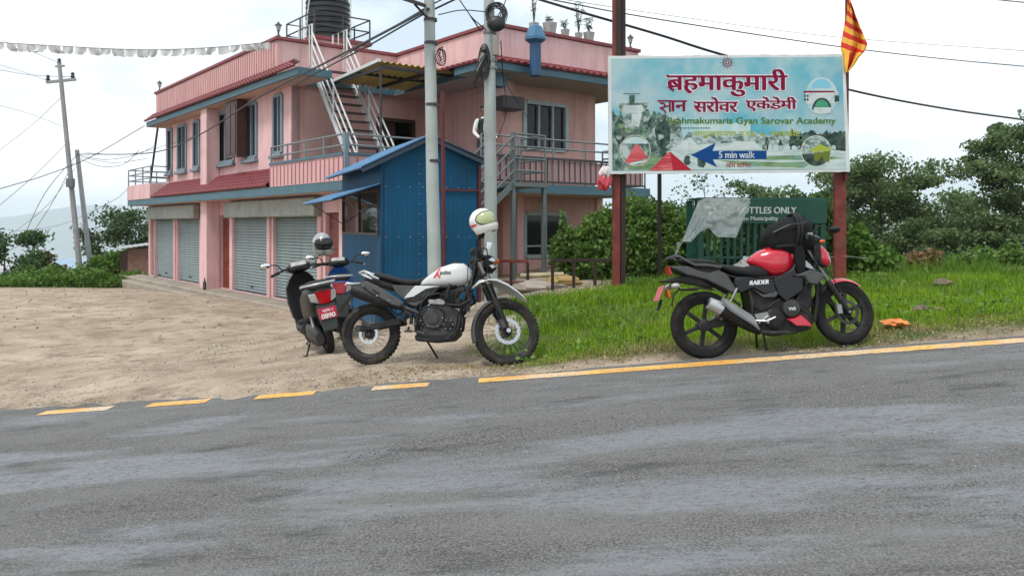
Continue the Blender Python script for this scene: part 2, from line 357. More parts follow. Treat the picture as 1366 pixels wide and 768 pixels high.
# ---- tread prints smeared across the worn band
rs_ = np.random.default_rng(4); V_ = []; F_ = []
for (xa, ya, xb, yb, cnt) in ((-1.1, 5.28, .1, 5.55, 46), (-1.0, 5.16, .15, 5.40, 40), (.2, 5.5, 1.2, 5.62, 22), (-2.6, 4.55, -1.6, 4.72, 18)):
    for i in range(cnt):
        q = (i+rs_.random()*.6)/cnt; x = xa+(xb-xa)*q+rs_.normal()*.01; y = ya+(yb-ya)*q+rs_.normal()*.045; a_ = .6+rs_.normal()*.5; L1 = rs_.uniform(.004, .015); w1 = rs_.uniform(.003, .006); ca_, sa_ = math.cos(a_), math.sin(a_)
        for dx, dy in ((-L1, -w1), (L1, -w1*.6), (L1*.8, w1), (-L1*.9, w1*.8)): X_, Y_ = x+dx*ca_-dy*sa_, y+dx*sa_+dy*ca_; V_.append((X_, Y_, float(base(X_, Y_))+.003))
        k_ = len(V_); F_.append((k_-4, k_-3, k_-2, k_-1))
tag(npmesh('tread_prints', V_, F_, M('tread_tar', (.035, .035, .037), .9, var=.3)), 'dark tyre tread prints smeared across the asphalt', 'tyre marks', kind='stuff')
# ---- far hills and mountains (faded by the haze)
hm = M('hill_forest', (.035, .06, .03), .95, var=.5, scale=.004)
def ridge(name, y0, depth, zs, seed, amp, wl):
    X = np.linspace(-y0*1.3, y0*1.3, 220); T = np.linspace(0, 1, 26); XX, TT = np.meshgrid(X, T)
    crest = zs(X)+amp*(fbm(X/wl, X*0+seed, seed, 5)-.5)*2
    ZZ = -340+(crest[None, :]+340)*ss(0, 1, TT)**.8+amp*.35*(fbm(XX/wl*3, TT*6, seed+3)-.5)*np.sin(TT*np.pi)
    YY = y0+TT*depth; k, m_ = ZZ.shape; ii = np.arange(k*m_).reshape(k, m_)
    f = np.stack([ii[:-1, :-1], ii[:-1, 1:], ii[1:, 1:], ii[1:, :-1]], -1).reshape(-1, 4)
    return tag(npmesh(name, np.stack([XX, YY, ZZ], -1).reshape(-1, 3), f, hm, smooth=True), kind='structure')
ridge('mountain', 8000, 1200, lambda X: 130+95*np.exp(-((X+4200)/1700)**2)-70*ss(-4200, -6000, X), 3, 55, 1200)
ridge('hill', 1500, 600, lambda X: -100+105*ss(200, 1000, X), 8, 26, 300)
# ================================================================ the pink building (local x = u along the right face, y = v along the left face)
TH = R(38); BX, BY = -5.77, 20.4
pink = M('pink_plaster', (.68, .44, .44), .85, var=.10, scale=1.2, bump=.12, bscale=35, dirt=((.30, .18, .16), .7, .9, (4, 4, .35)))
pinkl = M('pink_panel', (.60, .36, .355), .8, var=.08, scale=2, dirt=((.38, .23, .21), .6, 1.1, (5, 5, .5)))
pink_shaded = M('pink_plaster_shaded', (.60, .35, .31), .85, var=.10, scale=1.1, bump=.12, bscale=35, dirt=((.28, .15, .125), .7, .9, (4, 4, .35)))  # same pink paint; weaker light on these walls is put into the colour
soff = M('soffit_plaster', (.58, .40, .33), .85, var=.08, scale=2)
capm = M('red_coping', (.20, .045, .052), .6, var=.2, scale=3)
trim = M('blue_trim', (.05, .125, .165), .55, var=.18, scale=2.5, dirt=((.13, .17, .18), .5, 4))
tile = M('red_roof_tile', (.17, .024, .030), .5, var=.3, scale=6, dirt=((.12, .03, .03), .6, 9))
shut = M('shutter_steel', (.20, .25, .25), .5, .15, var=.10, scale=1.3, dirt=((.12, .13, .11), .65, .8, (5, 5, .5)))
shutbox = M('shutter_box_steel', (.30, .31, .27), .55, .3, var=.2, scale=2, dirt=((.18, .15, .11), .7, 3))
frame_bl = M('window_frame_grey', (.16, .21, .25), .5, var=.1)
darkwood = M('dark_wood', (.055, .022, .015), .5, var=.4, scale=5, stretch=(6, 6, 1))
reddoor = M('red_door', (.17, .03, .018), .45, var=.35, scale=4, stretch=(5, 5, 1))
conc = M('concrete', (.30, .255, .21), .9, var=.2, scale=1.5, bump=.3, bscale=30, dirt=((.20, .17, .13), .6, 2.5))
steelg = M('grey_green_steel', (.13, .165, .165), .45, .4, var=.15, dirt=((.2, .13, .08), .35, 6))
steelw = M('white_painted_steel', (.62, .66, .66), .4, .2, var=.1, dirt=((.3, .25, .2), .4, 6))
railm = M('railing_steel', (.20, .22, .23), .45, .5, var=.15)
darksteel = M('dark_railing_steel', (.05, .045, .05), .5, .3)
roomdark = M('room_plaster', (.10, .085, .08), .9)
def glass(name, col=(.012, .018, .02), rough=.04):
    if name in MATS: return MATS[name]
    m = bpy.data.materials.new(name); m.use_nodes = True; t = m.node_tree; b = t.nodes['Principled BSDF']
    b.inputs['Base Color'].default_value = (*col, 1); b.inputs['Roughness'].default_value = rough; b.inputs['Specular IOR Level'].default_value = .35
    tr = t.nodes.new('ShaderNodeBsdfTransparent'); ms = t.nodes.new('ShaderNodeMixShader'); ms.inputs[0].default_value = .72
    t.links.new(tr.outputs[0], ms.inputs[1]); t.links.new(b.outputs[0], ms.inputs[2]); t.links.new(ms.outputs[0], t.nodes['Material Output'].inputs['Surface'])
    MATS[name] = m; return m
gl = glass('window_glass')
B = thing('pink_building', 'two-storey pink building with grey shop shutters, red tiled eaves and blue slab edges', 'building', (BX, BY, 0), TH)
U0, VR, UL = .2, -3.9, 4.0                 # left face plane, right face plane, left side of the right wing
def V(p, u=U0):                            # photo column -> v on the plane u
    r = (p-683)/FPX; X0 = BX+u*math.cos(TH); Y0 = BY+u*math.sin(TH)
    return (X0-r*Y0)/(math.sin(TH)+math.cos(TH)*r)
fL = lambda s, d, z: (U0-d, s, z)          # s along the face, d outwards
fR = lambda s, d, z: (s, VR-d, z)
fE = lambda s, d, z: (s, -.3-d, z)         # end wall of the left wing
fS = lambda s, d, z: (UL-d, s, z)          # left side of the right wing
def fbox(mb, f, s0, s1, d0, d1, z0, z1): return mb.box(f(s0, d0, z0), f(s1, d1, z1))
def wallgrid(mb, f, s0, s1, z0, z1, ops, th=.22):
    cs = sorted({s0, s1, *[o[0] for o in ops], *[o[1] for o in ops]})
    for a, b_ in zip(cs, cs[1:]):
        zz = z0
        for o in sorted([o for o in ops if o[0] <= a+1e-6 and o[1] >= b_-1e-6], key=lambda o: o[2]):
            if o[2] > zz: fbox(mb, f, a, b_, -th, 0, zz, o[2])
            zz = o[3]
        if zz < z1: fbox(mb, f, a, b_, -th, 0, zz, z1)
def window(f, s0, s1, z0, z1, fm, panes=2, grill=0, trimd=.05, sill=True, transom=None):
    fr = MB(); t_ = .05
    fbox(fr, f, s0-.06, s0+t_, -.1, trimd, z0, z1); fbox(fr, f, s1-t_, s1+.06, -.1, trimd, z0, z1)
    fbox(fr, f, s0+t_, s1-t_, -.1, trimd, z1-t_, z1+.05); fbox(fr, f, s0+t_, s1-t_, -.1, trimd, z0-.05, z0+t_)
    wn = fr.build('window', fm, B, bevel=.006)
    st = (s1-s0)/panes
    for i in range(1, panes):
        m_ = MB(); fbox(m_, f, s0+i*st-.025, s0+i*st+.025, -.09, .03, z0+t_, z1-t_); m_.build('mullion', fm, wn)
    if transom:
        m_ = MB(); fbox(m_, f, s0+t_, s1-t_, -.085, .025, transom-.02, transom+.02); m_.build('transom', fm, wn)
    for i in range(panes):
        m_ = MB(); fbox(m_, f, s0+i*st+.025, s0+(i+1)*st-.025, -.052, -.046, z0+t_, z1-t_); m_.build('pane', gl, wn)
    for i in range(grill):
        m_ = MB(); q = s0+(i+.5)*(s1-s0)/grill; fbox(m_, f, q-.008, q+.008, .0, .016, z0+t_, z1-t_); m_.build('grille_bar', darksteel, wn)
    if sill:
        m_ = MB(); fbox(m_, f, s0-.1, s1+.1, 0, .13, z0-.14, z0-.052); m_.build('sill', frame_bl, wn, bevel=.01)
    return wn
ZG, ZS0, ZS1, ZE = -1.2, 2.2, 2.4, 4.93
VF, VN = V(198), -3.7                      # ground-floor ends
VU = V(221)                                # upper-floor far end
# --- ground floor openings on the left face
sh = [(V(232), V(206)), (V(267)+.08, V(236)), (V(357), V(310)), (V(424), V(364))]
doors = [(V(205), V(200.5)), (V(306), V(293)), (V(452), V(434))]
ztop = 1.68
ops = [(a, b_, -.36, ztop+.34) for a, b_ in sh]+[(a, b_, -.36, ztop+.1) for a, b_ in doors]
ops = [tuple(o) for o in ops]
mb = MB(); wallgrid(mb, fL, VN, VF, ZG, ZS0-.002, ops); mb.build('wall', pink, B)
mb = MB(); mb.box((U0+.01, VF-.22, ZG), (7.2, VF-.002, ZS0)); mb.build('wall', pink, B)
mb = MB(); mb.box((U0+.222, VN, ZG), (3.6, VN+.2, ZS0)); mb.build('wall', pink, B)
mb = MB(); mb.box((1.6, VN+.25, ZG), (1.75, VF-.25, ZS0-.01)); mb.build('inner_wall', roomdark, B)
slat_prof = []
for a, b_ in sh:                            # rolling shutters: ribbed steel
    m_ = MB(); nsl = 30; zz = np.linspace(-.34, ztop+.32, nsl*3+1); rings = []
    for i, z in enumerate(zz):
        d = (-.10, -.078, -.085)[i % 3]; rings.append([fL(a+.01, d, z), fL(b_-.01, d, z)])
    m_.loft(rings, cap=False, closed=False); so_ = m_.build('shutter', shut, B, weld=False)
    m_ = MB(); fbox(m_, fL, a+.01, b_-.01, -.11, -.06, -.40, -.335); m_.build('bottom_rail', darksteel, so_)
    m_ = MB(); fbox(m_, fL, (a+b_)/2-.09, (a+b_)/2+.09, -.075, -.055, -.2, -.16); m_.build('handle', darksteel, so_)
for a, b_ in ((V(267)+.02, V(203)), (V(430), V(308))):
    m_ = MB(); fbox(m_, fL, a, b_, .004, .22, ztop+.02, ZS0-.06); m_.build('shutter_box', shutbox, B, bevel=.02)
for a, b_ in doors:
    m_ = MB(); fbox(m_, fL, a+.01, b_-.01, -.16, -.10, -.35, ztop+.09); d_ = m_.build('door', reddoor, B)
    for k in range(3):
        m_ = MB(); z0 = -.2+k*.58; fbox(m_, fL, a+.05, b_-.05, -.098, -.08, z0, z0+.45); m_.build('door_panel', reddoor, d_, bevel=.01)
for p in (360, 428, 234):                  # pale posts between the shutters
    v_ = V(p); m_ = MB(); fbox(m_, fL, v_-.1, v_+.1, .002, .05, -.45, ztop+.02); m_.build('post', pinkl, B)
m_ = MB(); m_.box((-.2, 4.92, ZG), (U0-.002, 5.46, 4.92)); m_.build('pillar', pink, B, bevel=.012)
m_ = MB(); m_.box((-.55, VN-.3, ZG), (U0-.004, VF+.8, -.37)); pl = m_.build('plinth', conc, B, bevel=.03)
m_ = MB(); m_.box((-.85, 4.2, ZG), (-.553, VF+.8, -.47)); m_.build('step', conc, pl, bevel=.03)
# --- first-floor slab with blue edge
m_ = MB(); m_.prismz([(-.45, -4.48), (2.1, -4.48), (2.1, -5.6), (7.3, -5.6), (7.3, 2), (3.9, 13.1), (-.45, 13.1)], ZS0, ZS1); m_.build('floor_slab', trim, B)
m_ = MB(); m_.prismz([(-.40, -4.43), (2.15, -4.43), (2.15, -5.55), (7.25, -5.55), (7.25, 1.9), (3.85, 13.0), (-.40, 13.0)], ZS0-.006, ZS0-.002); m_.build('soffit', soff, B)
# --- upper floor, left wing
def yz(p, y, u=U0): v_ = V(p, u); D = BY+u*math.sin(TH)+v_*math.cos(TH); return CAMZ+(HY-y)*D/FPX
win = [(V(230), V(224.5)), (V(249), V(238)), (V(266.5), V(259)), (V(313), V(289)), (V(343), V(328)), (V(377), V(366))]
zw0, zw1 = 3.32, 4.78
ops = [(a, b_, zw0, zw1) for a, b_ in win]
mb = MB(); wallgrid(mb, fL, -.3, VU, ZS1, ZE+.3, ops); mb.build('wall', pink, B)
for k, (a, b_) in enumerate(win): window(fL, a, b_, zw0, zw1, frame_bl, 2 if b_-a > .5 else 1, 5 if k not in (3,) else 0)
# open brown shutter leaf on the wide window
m_ = MB(); s0, s1 = V(308, U0-.5), V(287, U0-.5)
fbox(m_, fL, s0, s0+.9, .30, .34, zw0+.02, zw1+.12); lf = m_.build('shutter_leaf', darkwood, B, bevel=.008)
for k in range(2):
    m_ = MB(); fbox(m_, fL, s0+.08+k*.4, s0+.42+k*.4, .342, .356, zw0+.12, zw1-.02); m_.build('leaf_panel', darkwood, lf, bevel=.005)
m_ = MB(); fbox(m_, fL, s0, s0+.04, .05, .299, zw0+.02, zw1+.1); m_.build('shutter_leaf', darkwood, B)
# end wall of the left wing with the dark doorway, and the wing's far and back walls
dr = (2.55, 3.75)
mb = MB(); wallgrid(mb, fE, U0+.002, UL, ZS1, ZE+.3, [(dr[0], dr[1], ZS1+.01, 4.35)]); mb.build('wall', pink_shaded, B)
mb = MB(); mb.box((U0+.002, VU-.22, ZS1), (5.5, VU-.003, ZE+.3)); mb.build('wall', pink, B)
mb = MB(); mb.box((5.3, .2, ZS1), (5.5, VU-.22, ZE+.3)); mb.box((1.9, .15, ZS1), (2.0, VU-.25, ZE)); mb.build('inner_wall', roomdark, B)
mb = MB(); fbox(mb, fE, dr[0]+.02, dr[0]+.09, -.15, .03, ZS1, 4.33); fbox(mb, fE, dr[1]-.09, dr[1]-.02, -.15, .03, ZS1, 4.33); fbox(mb, fE, dr[0]+.09, dr[1]-.09, -.15, .03, 4.26, 4.34); mb.build('door_frame', darkwood, B)
mb = MB(); fbox(mb, fE, dr[0]+.1, dr[0]+.62, -.14, -.10, ZS1+.02, 4.25); mb.build('door', darkwood, B)
# --- right wing walls
UE = 7.05
wo = (4.66, 6.02)
ops = [(wo[0], wo[1], 3.38, 4.52), (wo[0], wo[1], .72, 1.78)]
mb = MB(); wallgrid(mb, fR, UL, UE, ZG, ZE+.3, ops); mb.build('wall', pink_shaded, B)
mb = MB(); mb.box((UL+.001, VR+.222, ZG), (UL+.2, -.301, ZE+.3)); mb.build('wall', pink_shaded, B)
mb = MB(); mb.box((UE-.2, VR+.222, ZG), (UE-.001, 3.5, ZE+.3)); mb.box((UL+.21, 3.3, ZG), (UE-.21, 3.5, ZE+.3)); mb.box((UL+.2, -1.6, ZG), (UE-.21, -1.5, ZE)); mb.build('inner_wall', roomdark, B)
window(fR, wo[0], wo[1], 3.38, 4.52, M('window_frame_pale', (.30, .36, .36), .45), 3, sill=False)
window(fR, wo[0], wo[1], .72, 1.78, M('window_frame_pale', (.30, .36, .36), .45), 2, sill=False, transom=.98)
mb = MB(); mb.box((UL-.05, VR-.62, ZG), (UL+.14, VR-.44, ZS0-.008)); mb.build('pillar', pinkl, B)
mb = MB(); mb.box((UE+.002, VR-.05, 1.7), (7.28, VR+.18, ZS0-.008)); mb.build('beam', pink_shaded, B)
mb = MB(); mb.box((UL-.5, VR-.32, 4.5), (UL+.1, VR-.02, ZE-.01)); mb.build('beam', pink, B)
mb = MB(); mb.box((UL-.9, VR-.95, 4.62), (UL-.62, VR-.68, ZE-.01)); mb.build('beam_end', trim, B)
# --- roof: blue fascia, tiled eave, parapet with red coping
eL = [(-.3, -1.83), (.55, -1.83), (.55, -.45), (3.0, -.45), (3.0, VU+.55), (-.3, VU+.55)]
m_ = MB(); m_.prismz(eL, ZE, ZE+.17); m_.build('eave_fascia', trim, B)
m_ = MB(); m_.prismz([(-.25, -1.78), (.5, -1.78), (.5, -.4), (2.9, -.4), (2.9, VU+.5), (-.25, VU+.5)], ZE-.006, ZE-.002); m_.build('soffit', soff, B)
eR = [(2.63, -5.13), (8.3, -5.13), (8.3, 4), (3.0, 4), (3.0, -3.85), (2.63, -3.85)]
m_ = MB(); m_.prismz(eR, ZE+.002, ZE+.172); m_.build('eave_fascia', trim, B)
m_ = MB(); m_.prismz([(2.68, -5.08), (8.25, -5.08), (8.25, 3.9), (2.98, 3.9), (2.98, -3.9), (2.68, -3.9)], ZE-.006, ZE-.001); m_.build('soffit', soff, B)
m_ = MB()
for a in np.arange(-.5, VU, 1.15):
    m_.lathe([(0, ZE-.012), (.05, ZE-.012), (.05, ZE-.006)], (-.02, a, 0), 12, 'z')
m_.build('soffit_light', plain('lamp_glass', (.5, .42, .3)), B)
def tiles(mb, o, e, up, length, rows, hip, pitch=.21):
    """rows of rounded tiles on a slope: o start corner at the eave, e unit vector along, up vector eave->top"""
    o = Vector(o); e = Vector(e); up = Vector(up); nrm = e.cross(up).normalized()
    if nrm.z < 0: nrm = -nrm
    o0, l0 = o, length
    for r in range(rows):
        o = o0+e*(hip*r/rows); length = l0-hip*r/rows; k = max(2, int(length/pitch))*4
        a = o+up*(r/rows); b_ = o+up*((r+1.12)/rows); rg0 = []; rg1 = []; rg2 = []
        for i in range(k+1):
            h = .022*(1+math.cos(2*math.pi*i/4)); q = e*(length*i/k)
            rg0.append(a+q+nrm*(.004)); rg1.append(a+q+nrm*(.035+h)); rg2.append(b_+q+nrm*(.010+h))
        mb.loft([rg0, rg1, rg2], cap=False, closed=False)
    return mb
def tile_part(o, e, up, length, rows, hip=0.): m_ = MB(); tiles(m_, o, e, up, length, rows, hip); x = m_.build('roof_tiles', tile, B, weld=False, smooth=40); x['kind'] = 'stuff'
tile_part((-.36, -1.86, ZE+.165), (0, 1, 0), (.36, 0, .30), VU+.5+1.86, 3, 1.2)
tile_part((2.58, -5.18, ZE+.165), (1, 0, 0), (0, .74, .26), 5.75, 3, .8)
tile_part((2.58, -5.18, ZE+.165), (0, 1, 0), (.74, 0, .26), 4.1, 3, .8)
tile_part((-.47, -.45, ZS1+.01), (0, 1, 0), (.67, 0, .50), 10.3, 5)
m_ = MB(); m_.prism([(-.42, ZS1+.001), (U0-.002, ZS1+.001), (U0-.002, ZS1+.45)], -.42, 9.8); m_.build('skirt_roof', tile, B)
ZP = 6.05
par = [((0, 0), (0, VU+.1)), ((0, 0), (3.37, 0)), ((3.37, 0), (3.37, -4.4)), ((3.37, -4.4), (8.0, -4.4)), ((8.0, -4.4), (8.0, 3.8))]
for k, (p, q) in enumerate(par):
    p = Vector((*p, 0)); q = Vector((*q, 0)); d = (q-p).normalized(); off = .075
    a = p-d*(off if k in (0, 3) else -off); c = q+d*(off if k in (0, 2, 3) else -off)*(1 if k in (2, 3) else (1 if k == 0 else 1))
    z0 = ZE+.17
    m_ = MB(); m_.bar(a+Vector((0, 0, (z0+ZP)/2)), c+Vector((0, 0, (z0+ZP)/2)), .15, ZP-z0); w_ = m_.build('parapet', pinkl if k == 0 else pink, B)
    m_ = MB(); m_.bar(a-d*.05+Vector((0, 0, ZP+.045+.002*k)), c+d*.05+Vector((0, 0, ZP+.045+.002*k)), .26, .085); m_.build('coping', capm, B, bevel=.01)
    if k == 0:                              # ribbed parapet panel on the street side
        nb = 64; m_ = MB()
        for i in range(nb):
            v_ = .1+i*(VU-.1)/nb; m_.box((-.105, v_, z0+.2), (-.076, v_+.085, ZP-.06))
        m_.build('parapet_ribs', pinkl, B)['kind'] = 'stuff'
m_ = MB(); m_.prismz([(.08, .08), (3.4, .08), (3.4, -4.3), (7.9, -4.3), (7.9, 3.7), (2.9, 3.7), (2.9, VU), (.08, VU)], ZE+.174, ZE+.24); m_.build('roof_slab', conc, B)
# --- roof lamps on the parapet
def lamp(u, v_):
    m_ = MB(); m_.lathe([(0, 0), (.07, 0), (.055, .045), (.022, .08), (.022, .15), (.045, .165), (0, .17)], (u, v_, ZP+.08), 12, 'z'); a = m_.build('parapet_lamp', darksteel, B, smooth=40)
    m_ = MB(); m_.lathe([(.042, .17), (.075, .30), (0, .30)], (u, v_, ZP+.08), 6, 'z'); m_.build('lamp_glass', plain('lamp_pane', (.35, .36, .34), .2), a)
    m_ = MB(); m_.lathe([(.10, .30), (.04, .35), (.012, .39), (0, .41)], (u, v_, ZP+.08), 8, 'z'); m_.build('lamp_cap', darksteel, a)
for q in ((0, .02), (0, VU), (7.85, -4.4)): lamp(*q)
# --- balcony on the near corner: solid ribbed panel and rails
def panel(a, b_, z0, z1, rib=.21):
    a = Vector((*a, 0)); b_ = Vector((*b_, 0)); d = (b_-a).normalized(); nrm = Vector((d.y, -d.x, 0)); ln = (b_-a).length
    m_ = MB(); m_.bar(a+Vector((0, 0, (z0+z1)/2)), b_+Vector((0, 0, (z0+z1)/2)), .06, z1-z0); p_ = m_.build('balcony_panel', pinkl, B)
    k = int(ln/rib)
    for i in range(k+1):
        c = a+d*(ln*i/k); m_ = MB(); m_.bar(c+Vector((0, 0, z0+.02)), c+Vector((0, 0, z1-.05)), .085, .028, up=d); m_.build('rib', M('panel_joint', (.33, .12, .13), .8), p_)
    m_ = MB(); m_.bar(a+Vector((0, 0, z1+.02)), b_+Vector((0, 0, z1+.02)), .12, .055); m_.build('top_rail', trim, p_)
def rails(pts, zs, r=.022, posts=.9, zb=ZS1, mat=None, name='railing', inner=None):
    mat = mat or railm; m_ = MB(); pts = [Vector((*p, 0)) for p in pts]
    for z in zs: m_.tube([p+Vector((0, 0, z)) for p in pts], r, 6)
    for a, b_ in zip(pts, pts[1:]):
        k = max(1, round((b_-a).length/posts))
        for i in range(k+1):
            c = a+(b_-a)*i/k; m_.tube([c+Vector((0, 0, zb)), c+Vector((0, 0, max(zs)))], r*1.05, 6)
    return m_.build(name, mat, B, smooth=50)
panel((-.43, -.6), (-.43, -4.44), ZS1, 2.92); panel((-.39, -4.45), (2.05, -4.45), ZS1, 2.92)
rails([(-.43, -.6), (-.43, -4.44), (2.05, -4.44)], (3.12, 3.34), zb=2.95)
m_ = MB(); m_.box((-.46, -4.51, ZS1), (-.36, -4.40, 3.36)); m_.build('corner_post', frame_bl, B)
m_ = MB(); m_.box((-.47, 10.0, ZS1), (-.38, 13.1, 2.92)); m_.box((-.378, 10.0, ZS1), (U0-.003, 10.1, 2.92)); m_.box((-.378, 13.02, ZS1), (3.8, 13.1, 2.92)); m_.build('terrace_panel', pink, B)
rails([(U0, 10.05), (-.43, 10.05), (-.43, 13.06), (3.5, 13.06)], (3.1, 3.3, 3.5), zb=2.9)
# right balcony: balusters with a dark rail, grey tube rails
bal = [(2.2, -5.5), (7.22, -5.5), (7.22, -4.0)]
rails(bal, (3.22, 3.42), posts=.95)
m_ = MB()
for a, b_ in zip(bal, bal[1:]):
    a = Vector((*a, 0)); b_ = Vector((*b_, 0)); m_.bar(a+Vector((0, 0, 2.99)), b_+Vector((0, 0, 2.99)), .07, .05); m_.bar(a+Vector((0, 0, 2.46)), b_+Vector((0, 0, 2.46)), .05, .04)
rl = m_.build('baluster_rail', darksteel, B)
for a, b_ in zip(bal, bal[1:]):
    a = Vector((*a, 0)); b_ = Vector((*b_, 0)); k = int((b_-a).length/.165)
    for i in range(k+1):
        c = a+(b_-a)*i/k; m_ = MB(); m_.bar(c+Vector((0, 0, 2.47)), c+Vector((0, 0, 2.97)), .022, .022, up=(1, 0, 0)); m_.build('baluster', darksteel, rl)
m_ = MB(); m_.box((2.25, -5.46, 2.48), (7.2, -5.43, 2.95)); m_.build('balcony_panel', pinkl, B)
# steel posts carrying the balcony and stair landing
for u_, v_ in ((2.3, -6.46), (3.12, -6.46)):
    m_ = MB(); m_.box((u_-.045, v_-.045, -.3), (u_+.045, v_+.045, 2.27 if u_ > 2.5 else 3.4)); m_.build('steel_post', steelg, B, bevel=.008)
# stair down from the right balcony
def stair(name, top, bot, wv, nst, mat, railh=.9, mat2=None, side=(0, 1, 0), bars=2):
    top = Vector(top); bot = Vector(bot); sdv = Vector(side)*wv; st = MB()
    for s_ in (0, 1): st.bar(top+sdv*s_, bot+sdv*s_, .04, .11)
    o = st.build(name, mat, B)
    for i in range(nst):
        c = bot+(top-bot)*((i+.6)/nst); m_ = MB(); d = (top-bot); d.z = 0; d.normalize()
        m_.bar(c+sdv*.04, c+sdv*.96, .22, .03); m_.build('tread', mat2 or mat, o)
    for s_ in (0, 1):
        m_ = MB()
        for h in np.linspace(railh, .25, bars): m_.tube([top+sdv*s_+Vector((0, 0, h)), bot+sdv*s_+Vector((0, 0, h))], .022, 6)
        for q in (0, .5, 1): c = top+(bot-top)*q+sdv*s_; m_.tube([c, c+Vector((0, 0, railh))], .022, 6)
        m_.build('handrail', mat, o, smooth=50)
    return o
stair('steel_stair', (2.3, -6.5, 2.35), (-.35, -6.5, .1), .85, 11, steelg, .95, bars=4)
m_ = MB(); m_.box((2.25, -6.55, 2.28), (3.17, -5.61, 2.36)); m_.build('landing', steelg, B)
rails([(2.3, -6.5), (3.12, -6.5), (3.12, -5.7)], (2.6, 2.85, 3.1, 3.35), zb=2.3, posts=.9, mat=steelg)
# white stair to the roof
stair('roof_stair', (.72, -.35, 5.45), (.72, -2.75, 2.5), .95, 13, steelw, .85, darksteel, (1, 0, 0), 3)
m_ = MB()
for s_ in (.72, 1.67):
    m_.tube([(s_, -.35, 5.45), (s_, -.35, 6.5), (s_, .45, 6.5), (s_, .45, 5.4)], .024, 6)
    for q in (.1, .3): m_.tube([(s_, -.35+q*1.6, 5.5), (s_, -.35+q*1.6, 6.5)], .014, 6)
m_.build('stair_head_rail', steelw, B, smooth=50)
# ladder on the far terrace
m_ = MB()
for s_ in (.0, .42): m_.tube([(-.1+s_*.3, VU+1.2+s_, ZS1), (.15+s_*.3, VU+.15+s_, 6.3)], .028, 6)
lad = m_.build('ladder', darksteel, B)
for i in range(13):
    q = (i+.7)/13.5; a = Vector((-.1, VU+1.2, ZS1)).lerp(Vector((.15, VU+.15, 6.3)), q); m_ = MB(); m_.tube([a, a+Vector((.126, .42, 0))], .016, 5); m_.build('rung', darksteel, lad)
# translucent yellow awning over the corner terrace
yel = M('yellow_sheet', (.62, .42, .10), .5, var=.2, scale=2); rings = []
m_ = MB()
for k in range(2):
    rg = []
for i in range(61):
    u_ = 1.0+2.4*i/60; h = .025*math.sin(i*math.pi/2); rings.append([(u_, -3.3, 5.16+h), (u_, -1.0, 5.0+h), (u_, -1.0, 4.99+h), (u_, -3.3, 5.15+h)])
m_.loft(rings); aw = m_.build('awning', yel, B)
m_ = MB()
for v_ in (-3.2, -2.2, -1.1): m_.bar((1.0, v_, 5.05), (3.4, v_, 5.05), .05, .07)
for u_ in (1.03, 2.2, 3.36): m_.bar((u_, -3.3, 5.0), (u_, -1.0, 4.98), .05, .07)
m_.build('awning_frame', darksteel, aw)
m_ = MB(); m_.bar((.98, -3.32, 5.17), (.98, -1.0, 5.02), .07, .07); m_.build('awning_edge', steelw, aw)
m_ = MB(); m_.tube([(1.05, -3.25, ZS1), (1.05, -3.25, 5.05)], .03, 8); m_.build('awning_post', darksteel, aw)
# exhaust duct with cowl at the eave
cwl = M('blue_duct', (.010, .06, .15), .45, var=.2, dirt=((.02, .03, .05), .5, 5))
m_ = MB(); m_.lathe([(0, .12), (.13, .12), (.13, 1.0)], (UL-.2, -5.36, 4.72), 20, 'z'); dct = m_.build('vent_duct', cwl, B, smooth=40)
m_ = MB(); m_.lathe([(.15, .86), (.24, .92), (.24, .98), (.15, 1.22), (.10, 1.25), (0, 1.25)], (UL-.2, -5.36, 4.72), 8, 'z'); m_.build('cowl', M('pale_blue_cowl', (.04, .13, .24), .45), dct)
m_ = MB(); fbox(m_, fR, UL-.45, UL+.2, .1, .6, 4.2, 4.5); m_.build('wall_unit', darksteel, B, bevel=.02)
# water tank platform
m_ = MB(); m_.box((1.7, 1.6, ZE+.2), (3.3, 3.4, 6.62)); m_.build('tank_room', pink, B)
m_ = MB(); m_.box((1.6, 1.5, 6.62), (3.4, 3.5, 6.72)); m_.build('coping', capm, B)
rails([(1.65, 1.55), (3.35, 1.55), (3.35, 3.45), (1.65, 3.45), (1.65, 1.55)], (7.02, 7.36), zb=6.72, posts=.85, mat=darksteel)
BM = Matrix.Translation((BX, BY, 0)) @ Matrix.Rotation(TH, 4, 'Z')
# --- water tank (a thing of its own, standing on the platform)
p = BM @ Vector((2.5, 2.5, 6.722)); T = thing('water_tank', 'ribbed black plastic water tank standing on the pink roof', 'water tank', p)
tk = M('black_plastic', (.012, .018, .02), .38, var=.3, scale=2, dirt=((.05, .05, .05), .4, 3)); prof = [(0, 0), (.60, 0)]
for i in range(8):
    z = .06+i*.15; prof += [(.60, z), (.635, z+.03), (.635, z+.09), (.60, z+.12)]
prof += [(.60, 1.28), (.52, 1.42), (.25, 1.52), (.22, 1.52), (.22, 1.6), (.2, 1.62), (0, 1.62)]
m_ = MB(); m_.lathe(prof[1:-1], (0, 0, 0), 36, 'z'); m_.build('tank_body', tk, T, smooth=35)
m_ = MB(); m_.lathe([(.24, 1.58), (.24, 1.64), (0, 1.66)], (0, 0, 0), 24, 'z'); m_.build('lid', tk, T, smooth=35)
m_ = MB(); m_.tube([(-.66, -.35, -.9), (-.66, -.35, 2.2)], .022, 8); m_.tube([(-.55, -.5, -.9), (-.45, -.55, .8), (-.3, -.5, 1.9)], .018, 8); m_.tube([(.7, -.2, 0), (.7, -.2, 1.3)], .02, 8); m_.build('pipe', steelw, T, smooth=50)
